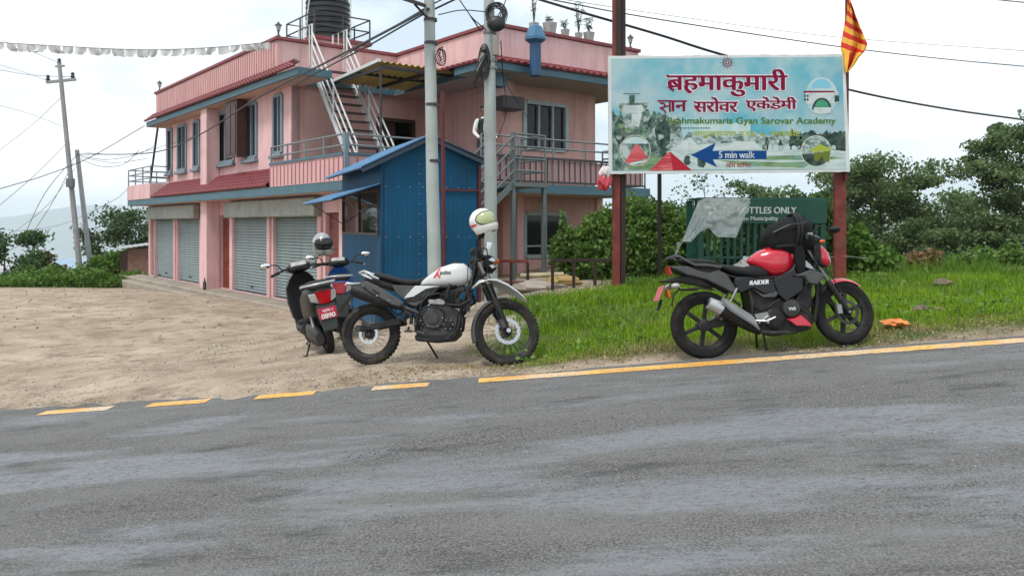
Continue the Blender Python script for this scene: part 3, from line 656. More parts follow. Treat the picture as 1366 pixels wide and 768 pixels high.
# --- potted plants on the right parapet
lm_pot = leafmat('pot_leaf', (.05, .09, .03), (.10, .16, .05))
potm = M('pot_cement', (.36, .36, .34), .9, var=.2, scale=8, bump=.2)
for k, (u_, s_, h_, lab) in enumerate(((4.55, .24, 1.05, 'cement pot with a tall bare-stemmed plant on the red coping'), (5.05, .34, .12, 'largest square cement pot on the red coping, nearly without leaves'), (5.55, .22, .2, 'small cement pot with a low tuft of leaves on the coping'), (6.0, .2, .75, 'cement pot with a feathery medium-tall plant on the coping'), (6.35, .28, .35, 'squat cement pot at the right end of the row on the coping'))):
    s_ *= .78; P = thing('potted_plant', lab, 'potted plant', BM @ Vector((u_, -4.4, ZP+.097)), TH, 'potted plants on the roof parapet')
    m_ = MB(); m_.loft([[(-s_*.4, -s_*.4, 0), (s_*.4, -s_*.4, 0), (s_*.4, s_*.4, 0), (-s_*.4, s_*.4, 0)], [(-s_*.5, -s_*.5, s_), (s_*.5, -s_*.5, s_), (s_*.5, s_*.5, s_), (-s_*.5, s_*.5, s_)]]); m_.build('pot', potm, P, bevel=.01)
    m_ = MB(); lv = []
    for j in range(4 if h_ > .3 else 3):
        a = j*1.7; top = Vector((math.cos(a)*.12, math.sin(a)*.12, s_+h_)) if j else Vector((0, 0, s_+h_*1.05))
        m_.tube([(0, 0, s_*.9), top*.5+Vector((0, 0, s_*.4)), top], [.014, .009, .004], 5)
        for i in range(26): lv.append((Vector((0, 0, s_)).lerp(top, random.uniform(.25, 1)), random.uniform(.03, .07)))
    m_.build('stem', M('stem', (.08, .06, .03), .9), P)
    q = MB()
    for c, r_ in lv:
        d = Vector((random.gauss(0, 1), random.gauss(0, 1), random.gauss(.2, .7))).normalized(); s2 = d.orthogonal().normalized()*r_*.3; q.add([c, c+d*r_+s2, c+d*r_*2, c+d*r_-s2], [(0, 1, 2, 3)])
    q.build('leaves', lm_pot, P, weld=False)
# ================================================================ blue kiosk
KX, KY = -2.07, 13.0; KZ = gz(KX, KY+.6)-.05
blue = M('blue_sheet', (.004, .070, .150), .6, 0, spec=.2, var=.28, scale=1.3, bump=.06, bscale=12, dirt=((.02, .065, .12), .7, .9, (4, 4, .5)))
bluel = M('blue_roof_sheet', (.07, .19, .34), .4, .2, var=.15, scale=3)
roof_shade = M('roof_underside_shade', (.03, .05, .08), .6)  # roof sheet blue darkened, carries the underside's shade in its colour
redm = M('maroon_steel', (.10, .012, .018), .5, .2, var=.3, scale=6, dirt=((.12, .05, .03), .5, 8))
K = thing('blue_kiosk', 'small blue sheet-metal kiosk with sloping roof, behind the white motorcycle', 'kiosk', (KX, KY, KZ), R(22))
WU, WV = 1.63, 3.3; H = lambda z: z-KZ
def corr(mb, a, b_, z0, z1, dirn, pitch=.075, dep=.0025):     # corrugated upright sheet from a to b_ (2-D), outward normal dirn
    a = Vector((*a, 0)); b_ = Vector((*b_, 0)); dn = Vector((*dirn, 0)); k = int((b_-a).length/pitch)*4; r0 = []; r1 = []
    for i in range(k+1):
        p = a+(b_-a)*i/k+dn*(dep*(1 if i % 4 in (0, 1) else 0)); zt = z1(p) if callable(z1) else z1; r0.append(p+Vector((0, 0, z0))); r1.append(p+Vector((0, 0, zt)))
    mb.loft([r0, r1], cap=False, closed=False)
slope = .41; ridge_z = H(2.94); PK = .77
ztop_ = lambda p: ridge_z-(PK-p.x)*.49-.04 if p.x < PK else ridge_z-(p.x-PK)*slope-.05
for i in range(3):                                           # three sheets on the camera-side gable wall
    m_ = MB(); corr(m_, (WU*i/3, 0), (WU*(i+1)/3+.02, 0), 0, ztop_, (0, -1)); m_.build('wall_sheet', blue, K, weld=False)
wz0, wz1 = H(1.33), H(2.08)
m_ = MB(); corr(m_, (0, 0), (0, WV), 0, wz0, (-1, 0)); corr(m_, (0, 0), (0, WV), wz1, ridge_z-PK*.49-.04, (-1, 0)); corr(m_, (0, 0), (0, .1), wz0, wz1, (-1, 0), .05); corr(m_, (0, WV-.12), (0, WV), wz0, wz1, (-1, 0), .06); m_.build('wall_sheet', blue, K, weld=False)
m_ = MB(); corr(m_, (WU, 0), (WU, WV), 0, ridge_z-.86*slope-.05, (1, 0)); corr(m_, (0, WV), (WU, WV), 0, ztop_, (0, 1)); m_.build('wall_sheet', blue, K, weld=False)
m_ = MB()
for (x, y) in ((.03, .03), (WU-.03, .03), (.03, WV-.03), (WU-.03, WV-.03)): m_.box((x-.03, y-.03, 0), (x+.03, y+.03, ridge_z-1.05*slope-.08))
m_.build('frame', redm, K)
m_ = MB(); m_.box((WU-.01, -.04, 0), (WU+.035, -.018, ridge_z-1.0*slope-.03)); m_.box((.95, -.034, H(2.05)), (WU-.012, -.018, H(2.085))); m_.build('edge_strip', redm, K)
scr = MB()
for x in np.arange(.08, WU, .2):
    for z in (.25, H(1.3), H(2.1)): scr.box((x-.007, -.02, z), (x+.007, -.006, z+.014))
for z in np.arange(.2, H(2.5), .16): scr.box((.62, -.02, z), (.633, -.006, z+.013)); scr.box((1.05, -.02, z+.05), (1.063, -.006, z+.063))
x = scr.build('screws', M('screw_steel', (.35, .4, .45), .4, .6), K, weld=False); x['kind'] = 'stuff'
# window in the left wall: glass leaves, curtains behind
m_ = MB(); wy0, wy1 = .1, WV-.12
m_.box((-.03, wy0, wz0), (.03, wy0+.04, wz1)); m_.box((-.03, wy1-.04, wz0), (.03, wy1, wz1)); m_.box((-.03, wy0+.04, wz0), (.03, wy1-.04, wz0+.04)); m_.box((-.03, wy0+.04, wz1-.04), (.03, wy1-.04, wz1)); m_.box((-.028, (wy0+wy1)/2-.03, wz0+.04), (.028, (wy0+wy1)/2+.03, wz1-.04))
wn = m_.build('window', darkwood, K)
gk = glass('kiosk_glass', (.02, .02, .018), .03)
for a, b_ in ((wy0+.04, (wy0+wy1)/2-.03), ((wy0+wy1)/2+.03, wy1-.04)):
    m_ = MB(); m_.box((-.005, a, wz0+.04), (.005, b_, wz1-.04)); m_.build('pane', gk, wn)
cur = M('curtain', (.40, .31, .23), .9, var=.6, scale=2.2, stretch=(1, 3, .7))
m_ = MB(); rg0, rg1 = [], []
for i in range(61):
    y = wy0+(wy1-wy0)*i/60; d = .10+.025*math.sin(i*1.1); rg0.append((d, y, wz0-.1)); rg1.append((d, y, wz1+.05))
m_.loft([rg0, rg1], cap=False, closed=False); m_.build('curtain', cur, K, smooth=60)
# roof sheets: wide left slope with overhang, short right slope; dark sheet added beneath to paint the underside's shade
slL = .49
def roofsheet(x0, z0, x1, z1, ya, yb, name, mat=bluel):
    k = int((yb-ya)/.09)*4; rg = []; rg2 = []
    for i in range(k+1):
        y = ya+(yb-ya)*i/k; h = .016*(1 if i % 4 in (0, 1) else 0); rg.append([(x0, y, z0+h), (x1, y, z1+h), (x1, y, z1+h-.022), (x0, y, z0+h-.022)])
    m_ = MB(); m_.loft(rg); sh_ = m_.build(name, mat, K, weld=False)
    m_ = MB(); q = .03; m_.add([(x0+q, ya+q, z0-.028), (x1-q, ya+q, z1-.028), (x1-q, yb-q, z1-.028), (x0+q, yb-q, z0-.028), (x0+q, ya+q, z0-.024), (x1-q, ya+q, z1-.024), (x1-q, yb-q, z1-.024), (x0+q, yb-q, z0-.024)], [(0, 1, 2, 3), (4, 5, 6, 7), (0, 1, 5, 4), (1, 2, 6, 5), (2, 3, 7, 6), (3, 0, 4, 7)]); m_.build('underside_shade', roof_shade, sh_)
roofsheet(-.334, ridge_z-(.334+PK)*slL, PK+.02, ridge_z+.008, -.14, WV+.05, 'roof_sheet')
roofsheet(PK-.01, ridge_z, WU+.16, ridge_z-(WU+.16-PK)*slope*.95, -.14, WV+.2, 'roof_sheet', roof_shade)  # right slope wears the painted underside shade all over
m_ = MB(); m_.bar((-.32, -.10, ridge_z-(.32+PK)*slL-.06), (PK, -.10, ridge_z-.06), .05, .06); m_.bar((PK, -.10, ridge_z-.05), (WU+.14, -.10, ridge_z-(WU+.14-PK)*slope-.04), .05, .06); m_.build('rafter', roof_shade, K)
roofsheet(-.76, H(1.90), -.02, H(2.15), -.02, WV-.03, 'window_awning')
for q in (.03, WV-.1): m_ = MB(); m_.bar((-.62, q, H(1.91)), (-.02, q, wz0+.2), .015, .015); m_.build('awning_stay', darksteel, K)

# ================================================================ posts and utility poles
def pole(name, label, top, bot, r0, r1, mat, cat='utility pole', group=None):
    top = Vector(top); bot = Vector(bot); T = thing(name, label, cat, bot, group=group)
    m_ = MB(); k = 8; m_.tube([(top-bot)*(i/k)+Vector((random.uniform(-.004, .004), random.uniform(-.004, .004), 0)) for i in range(k+1)], [r0+(r1-r0)*i/k for i in range(k+1)], 18)
    m_.build('shaft', mat, T, smooth=50); return T
polem = M('grey_pole', (.36, .40, .385), .6, .1, var=.14, scale=2.5, bump=.1, bscale=25, dirt=((.24, .25, .21), .6, 3))
polem2 = M('weathered_pole', (.25, .25, .255), .8, var=.2, scale=3)
blk = M('black_cable', (.010, .010, .011), .5, var=.2)
p0 = px(581, 400, 11.4); p1 = px(571.5, -60, 11.4); p0.z = gz(p0.x, p0.y)-.05
P1 = pole('utility_pole', 'thick grey utility pole with solar lamp standing before the blue kiosk', p1, p0, .098, .07, polem, group='utility poles beside the kiosk')
def lp(T, x, y, D): return px(x, y, D)-T.location
m_ = MB(); c = lp(P1, 549, 2, 11.2); m_.obox(Matrix.Translation(c) @ Matrix.Rotation(R(18), 4, 'Y') @ Matrix.Rotation(R(12), 4, 'X'), .34, .5, .05); sp = m_.build('solar_lamp', darksteel, P1, bevel=.008)
m_ = MB(); m_.tube([lp(P1, 575, 28, 11.38), lp(P1, 566, 20, 11.3), lp(P1, 553, 6, 11.2)], .016, 8); m_.build('lamp_arm', darksteel, P1)
m_ = MB()
for z in (27, 58, 140, 215): m_ = MB(); m_.lathe([(.086, -.02), (.094, -.02), (.094, .02), (.086, .02)], lp(P1, 574+(z-20)*.02, z, 11.4), 16, 'z'); m_.build('band', darksteel, P1)
m_ = MB()
for k in range(5):
    c = lp(P1, 588, 74, 11.3); r_ = .075+.012*k; m_.tube([c+Vector((r_*.42*math.cos(q)+.03*math.sin(q*2+k), .03*math.sin(q)+.012*k, r_*1.15*math.sin(q))) for q in np.linspace(0, 2*math.pi, 24, endpoint=False)], .006, 5, closed=True)
m_.build('cable_coil', blk, P1)
p0 = px(655, 400, 12.4); p1 = px(652.5, -40, 12.4); p0.z = gz(p0.x, p0.y)-.05
P2 = pole('utility_pole', 'grey utility pole hung with cable coils and meter box, standing before the steel stair', p1, p0, .105, .078, polem, group='utility poles beside the kiosk')
m_ = MB()
for k in range(16):
    c = lp(P2, 661+random.uniform(-2, 2), 20+random.uniform(-3, 3), 12.25+.012*(k % 5)); r_ = .10+random.uniform(0, .07); a = random.uniform(-.5, .5)
    m_.tube([c+Vector((r_*math.cos(q)*.95, .03*math.sin(q+a), r_*1.1*math.sin(q))) for q in np.linspace(0, 2*math.pi, 28, endpoint=False)], .007, 5, closed=True)
m_.build('cable_coil', blk, P2)
m_ = MB(); c = lp(P2, 662, 32, 12.22); m_.ell(c, (.14, .07, .12), 14, 8); m_.build('splice_box', blk, P2, smooth=60)
m_ = MB()
for k in range(9):
    a = lp(P2, 647+random.uniform(-3, 4), 68+random.uniform(-4, 6), 12.3); b_ = lp(P2, 640+random.uniform(-12, 8), 112+random.uniform(-12, 14), 12.25); m_.tube([a, a.lerp(b_, .4)+Vector((.04, -.03, .02)), b_], .009, 5)
for k in range(4):
    c = lp(P2, 646, 82, 12.26); r_ = .12+.02*k; m_.tube([c+Vector((r_*.5*math.cos(q), .02*k, r_*1.5*math.sin(q))) for q in np.linspace(0, 2*math.pi, 22, endpoint=False)], .008, 5, closed=True)
m_.build('cable_bundle', blk, P2)
m_ = MB(); m_.obox(Matrix.Translation(lp(P2, 661, 61, 12.25)), .09, .07, .3); m_.obox(Matrix.Translation(lp(P2, 641, 84, 12.28)) @ Matrix.Rotation(R(14), 4, 'Y'), .06, .06, .3); m_.build('meter_box', M('meter_box', (.25, .23, .2), .6), P2, bevel=.01)
m_ = MB()
for z in (44, 81, 91): m_ = MB(); m_.lathe([(.096, -.018), (.103, -.018), (.103, .018), (.096, .018)], lp(P2, 653+z*.01, z, 12.4), 16, 'z'); m_.build('band', polem2, P2)
p0 = px(593, 390, 12.2); p0.z = gz(p0.x, p0.y)-.05
pole('iron_pipe', 'thin dark red iron pipe standing upright against the blue kiosk front', px(590.5, 122, 12.2), p0, .032, .028, redm, 'post')
# far leaning poles on the left
p0 = px(109, 380, 33); p0.z = gz(p0.x, p0.y)-.2; tp = px(79, 84, 33)
P3 = pole('leaning_pole', 'tall leaning concrete power pole with crossarm beyond the dirt yard', tp, p0, .115, .075, polem2, group='leaning poles across the yard')
m_ = MB(); a, b_ = lp(P3, 62, 110, 33), lp(P3, 101, 106, 33); m_.bar(a, b_, .1, .1); m_.bar(lp(P3, 74, 89, 33), lp(P3, 86, 88, 33), .08, .07); m_.build('crossarm', polem2, P3)
for q in ((64, 105), (97, 101.5), (79, 83)):
    m_ = MB(); c = lp(P3, q[0], q[1], 33); m_.lathe([(0, -.12), (.05, -.1), (.09, -.02), (.05, .03), (.08, .09), (.03, .15), (0, .15)], c, 10, 'z'); m_.build('insulator', M('insulator', (.05, .045, .05), .3), P3, smooth=50)
m_ = MB(); m_.obox(Matrix.Translation(lp(P3, 94, 244, 32.8)), .26, .2, .34); m_.build('junction_box', M('junction_box', (.12, .13, .14), .6), P3)
p0 = px(124, 381, 33.5); p0.z = gz(p0.x, p0.y)-.2
pole('leaning_pole', 'shorter leaning steel pole right of the crossarm pole', px(102.5, 200, 33.5), p0, .105, .085, M('galvanised_pole', (.30, .31, .32), .5, .4), group='leaning poles across the yard')

# ================================================================ hoarding
SD = 12.4
rust = M('rusty_red_steel', (.15, .022, .016), .6, .1, var=.35, scale=5, bump=.2, bscale=30, dirt=((.22, .10, .05), .6, 6))
darkrust = M('dark_brown_steel', (.028, .014, .011), .6, .2, var=.3, scale=5)
S = thing('hoarding', 'large printed academy hoarding with red Devanagari lettering on rusty posts', 'billboard', (0, 0, 0))
sx = lambda p: (p-683)/FPX*SD
sz = lambda q: CAMZ+(HY-q)*SD/FPX
sx_, sz_ = sx, sz
for (a, b_, yt, D, mt) in ((818, 828, -22, SD+.06, rust), (828.5, 836, -22, SD+.1, darkrust), (1117, 1132, 90, SD+.08, rust), (897, 902, 225, SD+1.2, darkrust)):
    x0, x1 = (a-683)/FPX*SD, (b_-683)/FPX*SD
    m_ = MB(); m_.box((x0, D, gz(x0, D)-.3), (x1, D+.09, sz(yt))); m_.build('post', mt, S, bevel=.006)
m_ = MB(); m_.box((sx(822), SD+.05, sz(-40)), (sx(829), SD+.059, sz(80))); m_.build('post_strip', darkrust, S)
m_ = MB(); m_.bar((sx(1129.5), SD+.03, sz(240)), (sx(1131.5), SD+.03, sz(-12)), .05, .05); fpole = m_.build('flag_pole', redm, S)
# banner panel: slightly uneven outline, wrapped edge
bm_ = bpy.data.materials.new('banner_print'); bm_.use_nodes = True; t = bm_.node_tree; n = t.nodes.new; l = t.links.new; b = t.nodes['Principled BSDF']; tcn = n('ShaderNodeTexCoord')
teal = mix((.13, .40, .48), (.34, .49, .52), rng_(nzn(1.6, 5), .38, .6)); teal = mix(teal, (.07, .34, .46), rng_(nzn(.9, 3), .52, .62, 0, .7))
l(mix(teal, (.42, .49, .51), rng_(nzn(1.1, 4, .5), .5, .7, 0, .6)), b.inputs['Base Color']); b.inputs['Roughness'].default_value = .5; b.inputs['Specular IOR Level'].default_value = .2
bp = n('ShaderNodeBump'); bp.inputs['Strength'].default_value = .25; bp.inputs['Distance'].default_value = .02; l(nzn(2.4, 3), bp.inputs['Height']); l(bp.outputs[0], b.inputs['Normal'])
edgem = M('banner_hem', (.58, .60, .60), .5, var=.12, scale=3)
top = [(811+i*(1126-811)/40, 75.5-2.5*i/40+random.uniform(-.7, .7)) for i in range(41)]; botl = [(1133-i*(1133-812)/40, 229.5+3*i/40+random.uniform(-.5, .5)) for i in range(41)]
poly = [(sx(a), sz(c)) for a, c in top+botl]
m_ = MB(); m_.prism(poly, SD-.03, SD+.03); m_.build('banner', edgem, S)
FY = SD-.033
PY = [0]
def flat(name, pts, mat, lvl, parent=None):
    PY[0] += 1; v = [(sx(a), FY-.0005*lvl-(PY[0] % 14)*.00003, sz(c)) for a, c in pts]; me = bpy.data.meshes.new(name); me.from_pydata(v, [], [tuple(range(len(v)))]); me.materials.append(mat); return link(name, me, parent or S)
PR = flat('printed_sheet', [(815, 79), (1122, 76.5), (1127.5, 226), (816, 228.5)], bm_, 0)
def photo_mat(name, c1, c2, c3, scale=9, st=(1, 1, 1), lo=.42, hi=.58):
    m = bpy.data.materials.new(name); m.use_nodes = True; global t, n, l, tcn
    t = m.node_tree; n = t.nodes.new; l = t.links.new; b = t.nodes['Principled BSDF']; tcn = n('ShaderNodeTexCoord')
    mp_ = n('ShaderNodeMapping'); mp_.inputs['Scale'].default_value = st; l(tcn.outputs['Object'], mp_.inputs[0])
    q = n('ShaderNodeTexNoise'); q.inputs['Scale'].default_value = scale; q.inputs['Detail'].default_value = 7; q.inputs['Roughness'].default_value = .7; l(mp_.outputs[0], q.inputs['Vector'])
    q2 = n('ShaderNodeTexNoise'); q2.inputs['Scale'].default_value = scale*.45; q2.inputs['Detail'].default_value = 4; l(mp_.outputs[0], q2.inputs['Vector'])
    l(mix(mix(c1, c2, rng_(q.outputs['Fac'], lo, hi)), c3, rng_(q2.outputs['Fac'], .52, .62)), b.inputs['Base Color']); b.inputs['Roughness'].default_value = .6; b.inputs['Specular IOR Level'].default_value = .12
    return m
pm_grove = photo_mat('print_grove', (.035, .06, .05), (.17, .26, .22), (.40, .47, .46), 11)
pm_town = photo_mat('print_town', (.16, .24, .22), (.45, .52, .52), (.10, .16, .13), 14, (1, 1, 1.6))
pm_lawn = photo_mat('print_lawn', (.11, .20, .10), (.22, .33, .17), (.16, .30, .24), 10, (.5, 1, 2))
pm_path = photo_mat('print_path', (.38, .48, .47), (.52, .60, .59), (.30, .42, .40), 5, (.5, 1, 2))
pm_dark = photo_mat('print_dark', (.015, .035, .03), (.06, .10, .08), (.10, .15, .12), 14)
pm_wht = photo_mat('print_white', (.48, .54, .54), (.55, .60, .60), (.40, .47, .47), 12); pm_red = photo_mat('print_red', (.55, .10, .11), (.62, .17, .17), (.45, .06, .08), 6, (.6, 1, 4)); pm_red2 = plain('print_deep_red', (.38, .02, .04), .45)
pm_line = plain('print_cream_line', (.62, .60, .52), .45); pm_blue = plain('print_navy', (.004, .055, .21), .45); pm_maroon = plain('print_maroon', (.20, .003, .036), .45)
pm_green = plain('print_green', (.03, .13, .065), .45); pm_yg = plain('print_yellow_green', (.33, .40, .05), .45); pm_halo = plain('print_halo', (.60, .62, .66), .45)
pm_sage = photo_mat('print_sage', (.42, .55, .55), (.5, .62, .62), (.33, .52, .55), 3)
def jag(x0, x1, y, amp, k, back): return [(x0+(x1-x0)*i/k, y+random.uniform(-amp, amp)) for i in range(k+1)]+back
flat('print_pale_field', jag(818, 1000, 163, 3, 20, [(1000, 215), (818, 215)]), pm_sage, 1, PR)
flat('print_grove', jag(816.5, 905, 152, 7, 24, [(912, 190), (930, 210), (910, 226.5), (816.5, 227.5)]), pm_grove, 2, PR)
flat('print_town', jag(880, 1127, 181, 5, 46, [(1126.8, 205), (885, 206)]), pm_town, 2, PR)
flat('print_grove', jag(1055, 1126.5, 176, 5, 20, [(1126.8, 205), (1050, 205)]), pm_dark, 3, PR)
flat('print_path', [(888, 203), (920, 194), (990, 190), (1126.8, 202), (1127, 226), (905, 226.6)], pm_path, 3, PR)
flat('print_lawn', [(915, 205), (1000, 209), (1085, 207), (1126, 211), (1100, 214), (960, 213)], pm_lawn, 4, PR)
flat('print_lawn', [(955, 214), (1040, 217), (1090, 215), (1070, 224), (1000, 222)], pm_lawn, 4, PR)
flat('print_lawn', [(840, 214), (868, 208), (905, 214), (895, 225), (838, 226.5)], pm_lawn, 4, PR)
for (cx, cy, rx_, ry_) in ((884, 180, 12, 20), (869, 165, 6, 8), (884, 203, 6, 8), (1068, 190, 4, 9), (1022, 192, 3, 9), (1040, 194, 3, 7), (1055, 192, 4, 9), (826, 175, 8, 18), (916, 214, 5, 7), (935, 216, 6, 9)):
    flat('print_tree', [(cx+rx_*math.cos(a)*random.uniform(.75, 1.1), cy+ry_*math.sin(a)*random.uniform(.8, 1.1)) for a in np.linspace(0, 2*math.pi, 18, endpoint=False)], pm_dark, 5, PR)
flat('print_roof', [(866, 228), (891, 203), (894, 203), (922, 227)], pm_red, 6, PR); flat('print_roof', [(897, 227.4), (893, 203), (922, 227.2)], pm_red2, 7, PR)
for k in range(5): y = 208+k*4; flat('print_roof_line', [(891-(y-203)*.98, y), (893+(y-203)*.16, y), (893+(y-203)*.16, y+.45), (891-(y-203)*.98-.4, y+.45)], pm_red2, 8, PR)
flat('print_tent', [(968, 199), (978, 189), (1005, 189), (1012, 195), (1010, 199)], pm_wht, 5, PR); flat('print_tent', [(892, 200), (917, 184), (921, 184), (935, 200)], pm_wht, 5, PR)
def disc(cx, cy, rx_, ry_, mat, lvl, a0=0, a1=360, name='print_medallion'): return flat(name, [(cx+rx_*math.cos(R(a)), cy-ry_*math.sin(R(a))) for a in np.linspace(a0, a1, 40, endpoint=(a1-a0 < 360))], mat, lvl, PR)
# lower-left medallion with a red roof, lower-right with a yellow pavilion, upper medallions
disc(847, 201, 20.5, 20.5, pm_line, 6); disc(847, 201, 19.7, 19.7, pm_grove, 7); disc(847, 194, 17, 11, pm_sage, 8, 10, 170)
flat('print_roof', [(833, 217), (847, 193), (850, 192.5), (864, 211), (838, 218)], pm_red, 9, PR); flat('print_wall', [(839, 218), (863, 213), (863, 216), (840, 221)], pm_wht, 9, PR)
disc(1087.5, 202, 20.3, 20.8, pm_line, 6); disc(1087.5, 202, 19.5, 20, pm_town, 7); disc(1087.5, 202, 19.2, 19.8, pm_dark, 8, 190, 350)
flat('print_roof', [(1080, 200), (1092, 193), (1106, 198), (1106, 202), (1081, 203)], pm_yg, 9, PR); flat('print_wall', [(1084, 204), (1106, 203), (1105, 216), (1098, 216), (1096, 208), (1090, 216), (1085, 214)], plain('print_olive', (.14, .17, .03), .45), 9, PR)
disc(844, 131, 23.6, 22.8, pm_line, 6, 195, 345); disc(844, 131, 23, 22, pm_grove, 7, 197, 343); flat('print_wall', [(832, 141), (856, 141), (859, 147), (854, 151.5), (834, 151.5), (829, 147)], pm_wht, 8, PR)
flat('print_doorway', [(839, 127.5), (846, 127.5), (846, 140.5), (839, 140.5)], pm_dark, 9, PR); flat('print_line', [(831, 125.3), (853, 125.3), (853, 126), (831, 126)], pm_dark, 9, PR)
flat('print_wall', [(842, 152), (856, 152), (852, 170), (842, 168)], pm_wht, 8, PR)
disc(1094.5, 129, 21.5, 25, pm_sage, 6); disc(1094.5, 118, 13, 12, plain('print_sky', (.20, .48, .62), .45), 7, 0, 180)
flat('print_wall', [(1073, 124), (1117, 123), (1117, 138), (1073, 139)], pm_wht, 8, PR); flat('print_line', [(1071, 122), (1112, 122), (1112, 124), (1071, 124.5)], pm_maroon, 9, PR)
disc(1095, 147, 13, 16, pm_dark, 9, 0, 180); disc(1095, 144, 9, 10, plain('print_leaf', (.06, .28, .16), .45), 10, 0, 180); flat('print_base', [(1084, 144), (1108, 144), (1106, 152), (1086, 152)], pm_wht, 11, PR)
for q in ((1071.5, 127), (1075, 127), (1071.5, 132), (1075, 132)): flat('print_window', [(q[0], q[1]), (q[0]+2.4, q[1]), (q[0]+2.4, q[1]+3), (q[0], q[1]+3)], pm_dark, 10, PR)
flat('print_window', [(1112, 128), (1118, 128), (1118, 136), (1112, 137)], pm_dark, 10, PR)
for k in range(9): flat('print_window', [(872+k*7.2, 160.5), (875+k*7.2, 160.3), (875+k*7.2, 162.6), (872+k*7.2, 162.8)], pm_town, 5, PR)
for k in range(16): flat('print_window', [(893+k*3.4, 170.5), (894.8+k*3.4, 170.4), (894.8+k*3.4, 172.2), (893+k*3.4, 172.3)], pm_dark, 5, PR)
for k in range(14): x_ = 1008+k*7.7+random.uniform(-2, 2); h_ = random.uniform(2, 5); flat('print_house', [(x_, 199-h_), (x_+3, 197.5-h_), (x_+6, 199-h_), (x_+6, 200), (x_, 200)], random.choice((pm_wht, pm_town, pm_sage)), 5, PR)
for k in range(10): x_ = 1060+k*6.6; flat('print_tree', [(x_-2.4, 186), (x_, 172+random.uniform(0, 5)), (x_+2.4, 186)], pm_dark, 5, PR)
for k in range(9): x_ = 822+random.uniform(0, 60); y_ = random.uniform(163, 215); flat('print_leafage', [(x_+random.uniform(3, 6)*math.cos(a), y_+random.uniform(2, 5)*math.sin(a)) for a in np.linspace(0, 6.1, 11)], random.choice((pm_town, pm_dark, pm_lawn)), 5, PR)
for k in range(7): y_ = 198+k*2.8; flat('print_roof_line', [(846-(y_-194)*.5, y_), (850+(y_-193)*.75, y_-.8), (850+(y_-193)*.75, y_-.4), (846-(y_-194)*.5, y_+.4)], pm_red2, 10, PR)
# halo behind the headings, arrow, emblem
flat('print_arrow', [(921, 207.2), (954, 191), (949.5, 201.6), (1021.5, 201.2), (1021.5, 212.4), (950, 213), (956, 223.5)], pm_blue, 8, PR)
disc(969.5, 84.5, 2.6, 2.6, pm_maroon, 6, name='print_emblem')
for k in range(24):
    a = 2*math.pi*k/24; r0, r1 = 4, (11 if k % 2 == 0 else 8); ca, sa = math.cos(a), math.sin(a)
    flat('print_ray', [(969.5+r0*ca-.45*sa, 84.5+r0*sa+.45*ca), (969.5+r1*ca, 84.5+r1*sa), (969.5+r0*ca+.45*sa, 84.5+r0*sa-.45*ca)], pm_maroon, 6, PR)
disc(969.5, 84.5, 1.1, 1.1, pm_line, 7, name='print_emblem')
def text(body, x0, x1, y0, y1, mat, lvl, bold=(0, 0), nb=1, extra=None): return lettering('lettering', body, mat, PR, sx(x0), sx(x1), sz(y1), sz(y0), FY-.0005*lvl, bold, nb, extra)
bw = .022
def halo(body, x0, x1, y0, y1, bold, nb):
    for i in range(8):
        a = 2*math.pi*i/8; d_ = 1.5
        lettering('lettering_glow', body, pm_halo, PR, sx(x0+d_*math.cos(a)), sx(x1+d_*math.cos(a)), sz(y1+d_*math.sin(a)), sz(y0+d_*math.sin(a)), FY-.0036-.00004*i, bold, 3)
halo('बहमाकुमारी', 888.5, 1050, 93, 129.5, (bw*1.1, .006), 3); halo('सरोवर', 924.5, 984, 130.5, 150.5, (bw*.8, .006), 3); halo('एकेडेमी', 994, 1062.5, 130, 149.5, (bw*.8, .006), 3)
text('बहमाकुमारी', 888.5, 1050, 93, 129.5, pm_maroon, 9, (bw*1.1, .006), 9)
flat('lettering', [(889.5, 116.5), (892.5, 114.5), (899, 120.5), (897, 122.8)], pm_maroon, 13, PR)
text('सरोवर', 924.5, 984, 130.5, 150.5, pm_maroon, 9, (bw*.8, .006), 7)
text('एकेडेमी', 994, 1062.5, 130, 149.5, pm_maroon, 9, (bw*.8, .006), 7)
text('ान', 893, 916, 134.5, 149, pm_maroon, 9, (bw*.8, .006), 7)
def stroke(pts, wd, mat, lvl):
    for a, b_ in zip(pts, pts[1:]):
        d = Vector((b_[0]-a[0], b_[1]-a[1])); d.normalize(); q = Vector((-d.y, d.x))*wd/2; e_ = d*wd*.3
        flat('lettering', [(a[0]+q.x-e_.x, a[1]+q.y-e_.y), (b_[0]+q.x+e_.x, b_[1]+q.y+e_.y), (b_[0]-q.x+e_.x, b_[1]-q.y+e_.y), (a[0]-q.x-e_.x, a[1]-q.y-e_.y)], mat, lvl, PR)
for i, (pts, wd) in enumerate((([(877, 135.2), (895, 135.2)], 2.0), ([(893, 135), (893, 149)], 2.4), ([(880, 138), (885, 138.5), (886.5, 141.5), (884, 144), (880, 144.4)], 1.9), ([(885, 143.5), (889, 142), (892.5, 142)], 1.8), ([(880, 144.4), (885, 147.5), (887.5, 150.5)], 1.9))):
    stroke(pts, wd, pm_maroon, 10+i*.7)
text('Brahmakumaris Gyan Sarovar Academy', 890.5, 1114, 157.4, 168.5, pm_yg, 8, (.004, -.004), 2)
text('Brahmakumaris Gyan Sarovar Academy', 890, 1113.5, 157, 168, pm_green, 10, (.004, .001), 2)
text('चागुनारायण न.पा. ६, नगरकोट', 924, 1067, 173, 185, pm_yg, 8, (.006, .002), 3)
text('5 min walk', 958, 1006, 202.3, 211.3, pm_wht, 10, (.006, .0), 3)
text('ओम शािनत', 967, 1001, 216, 223.5, plain('print_brown', (.26, .03, .03), .45), 8, (.004, .001), 2)

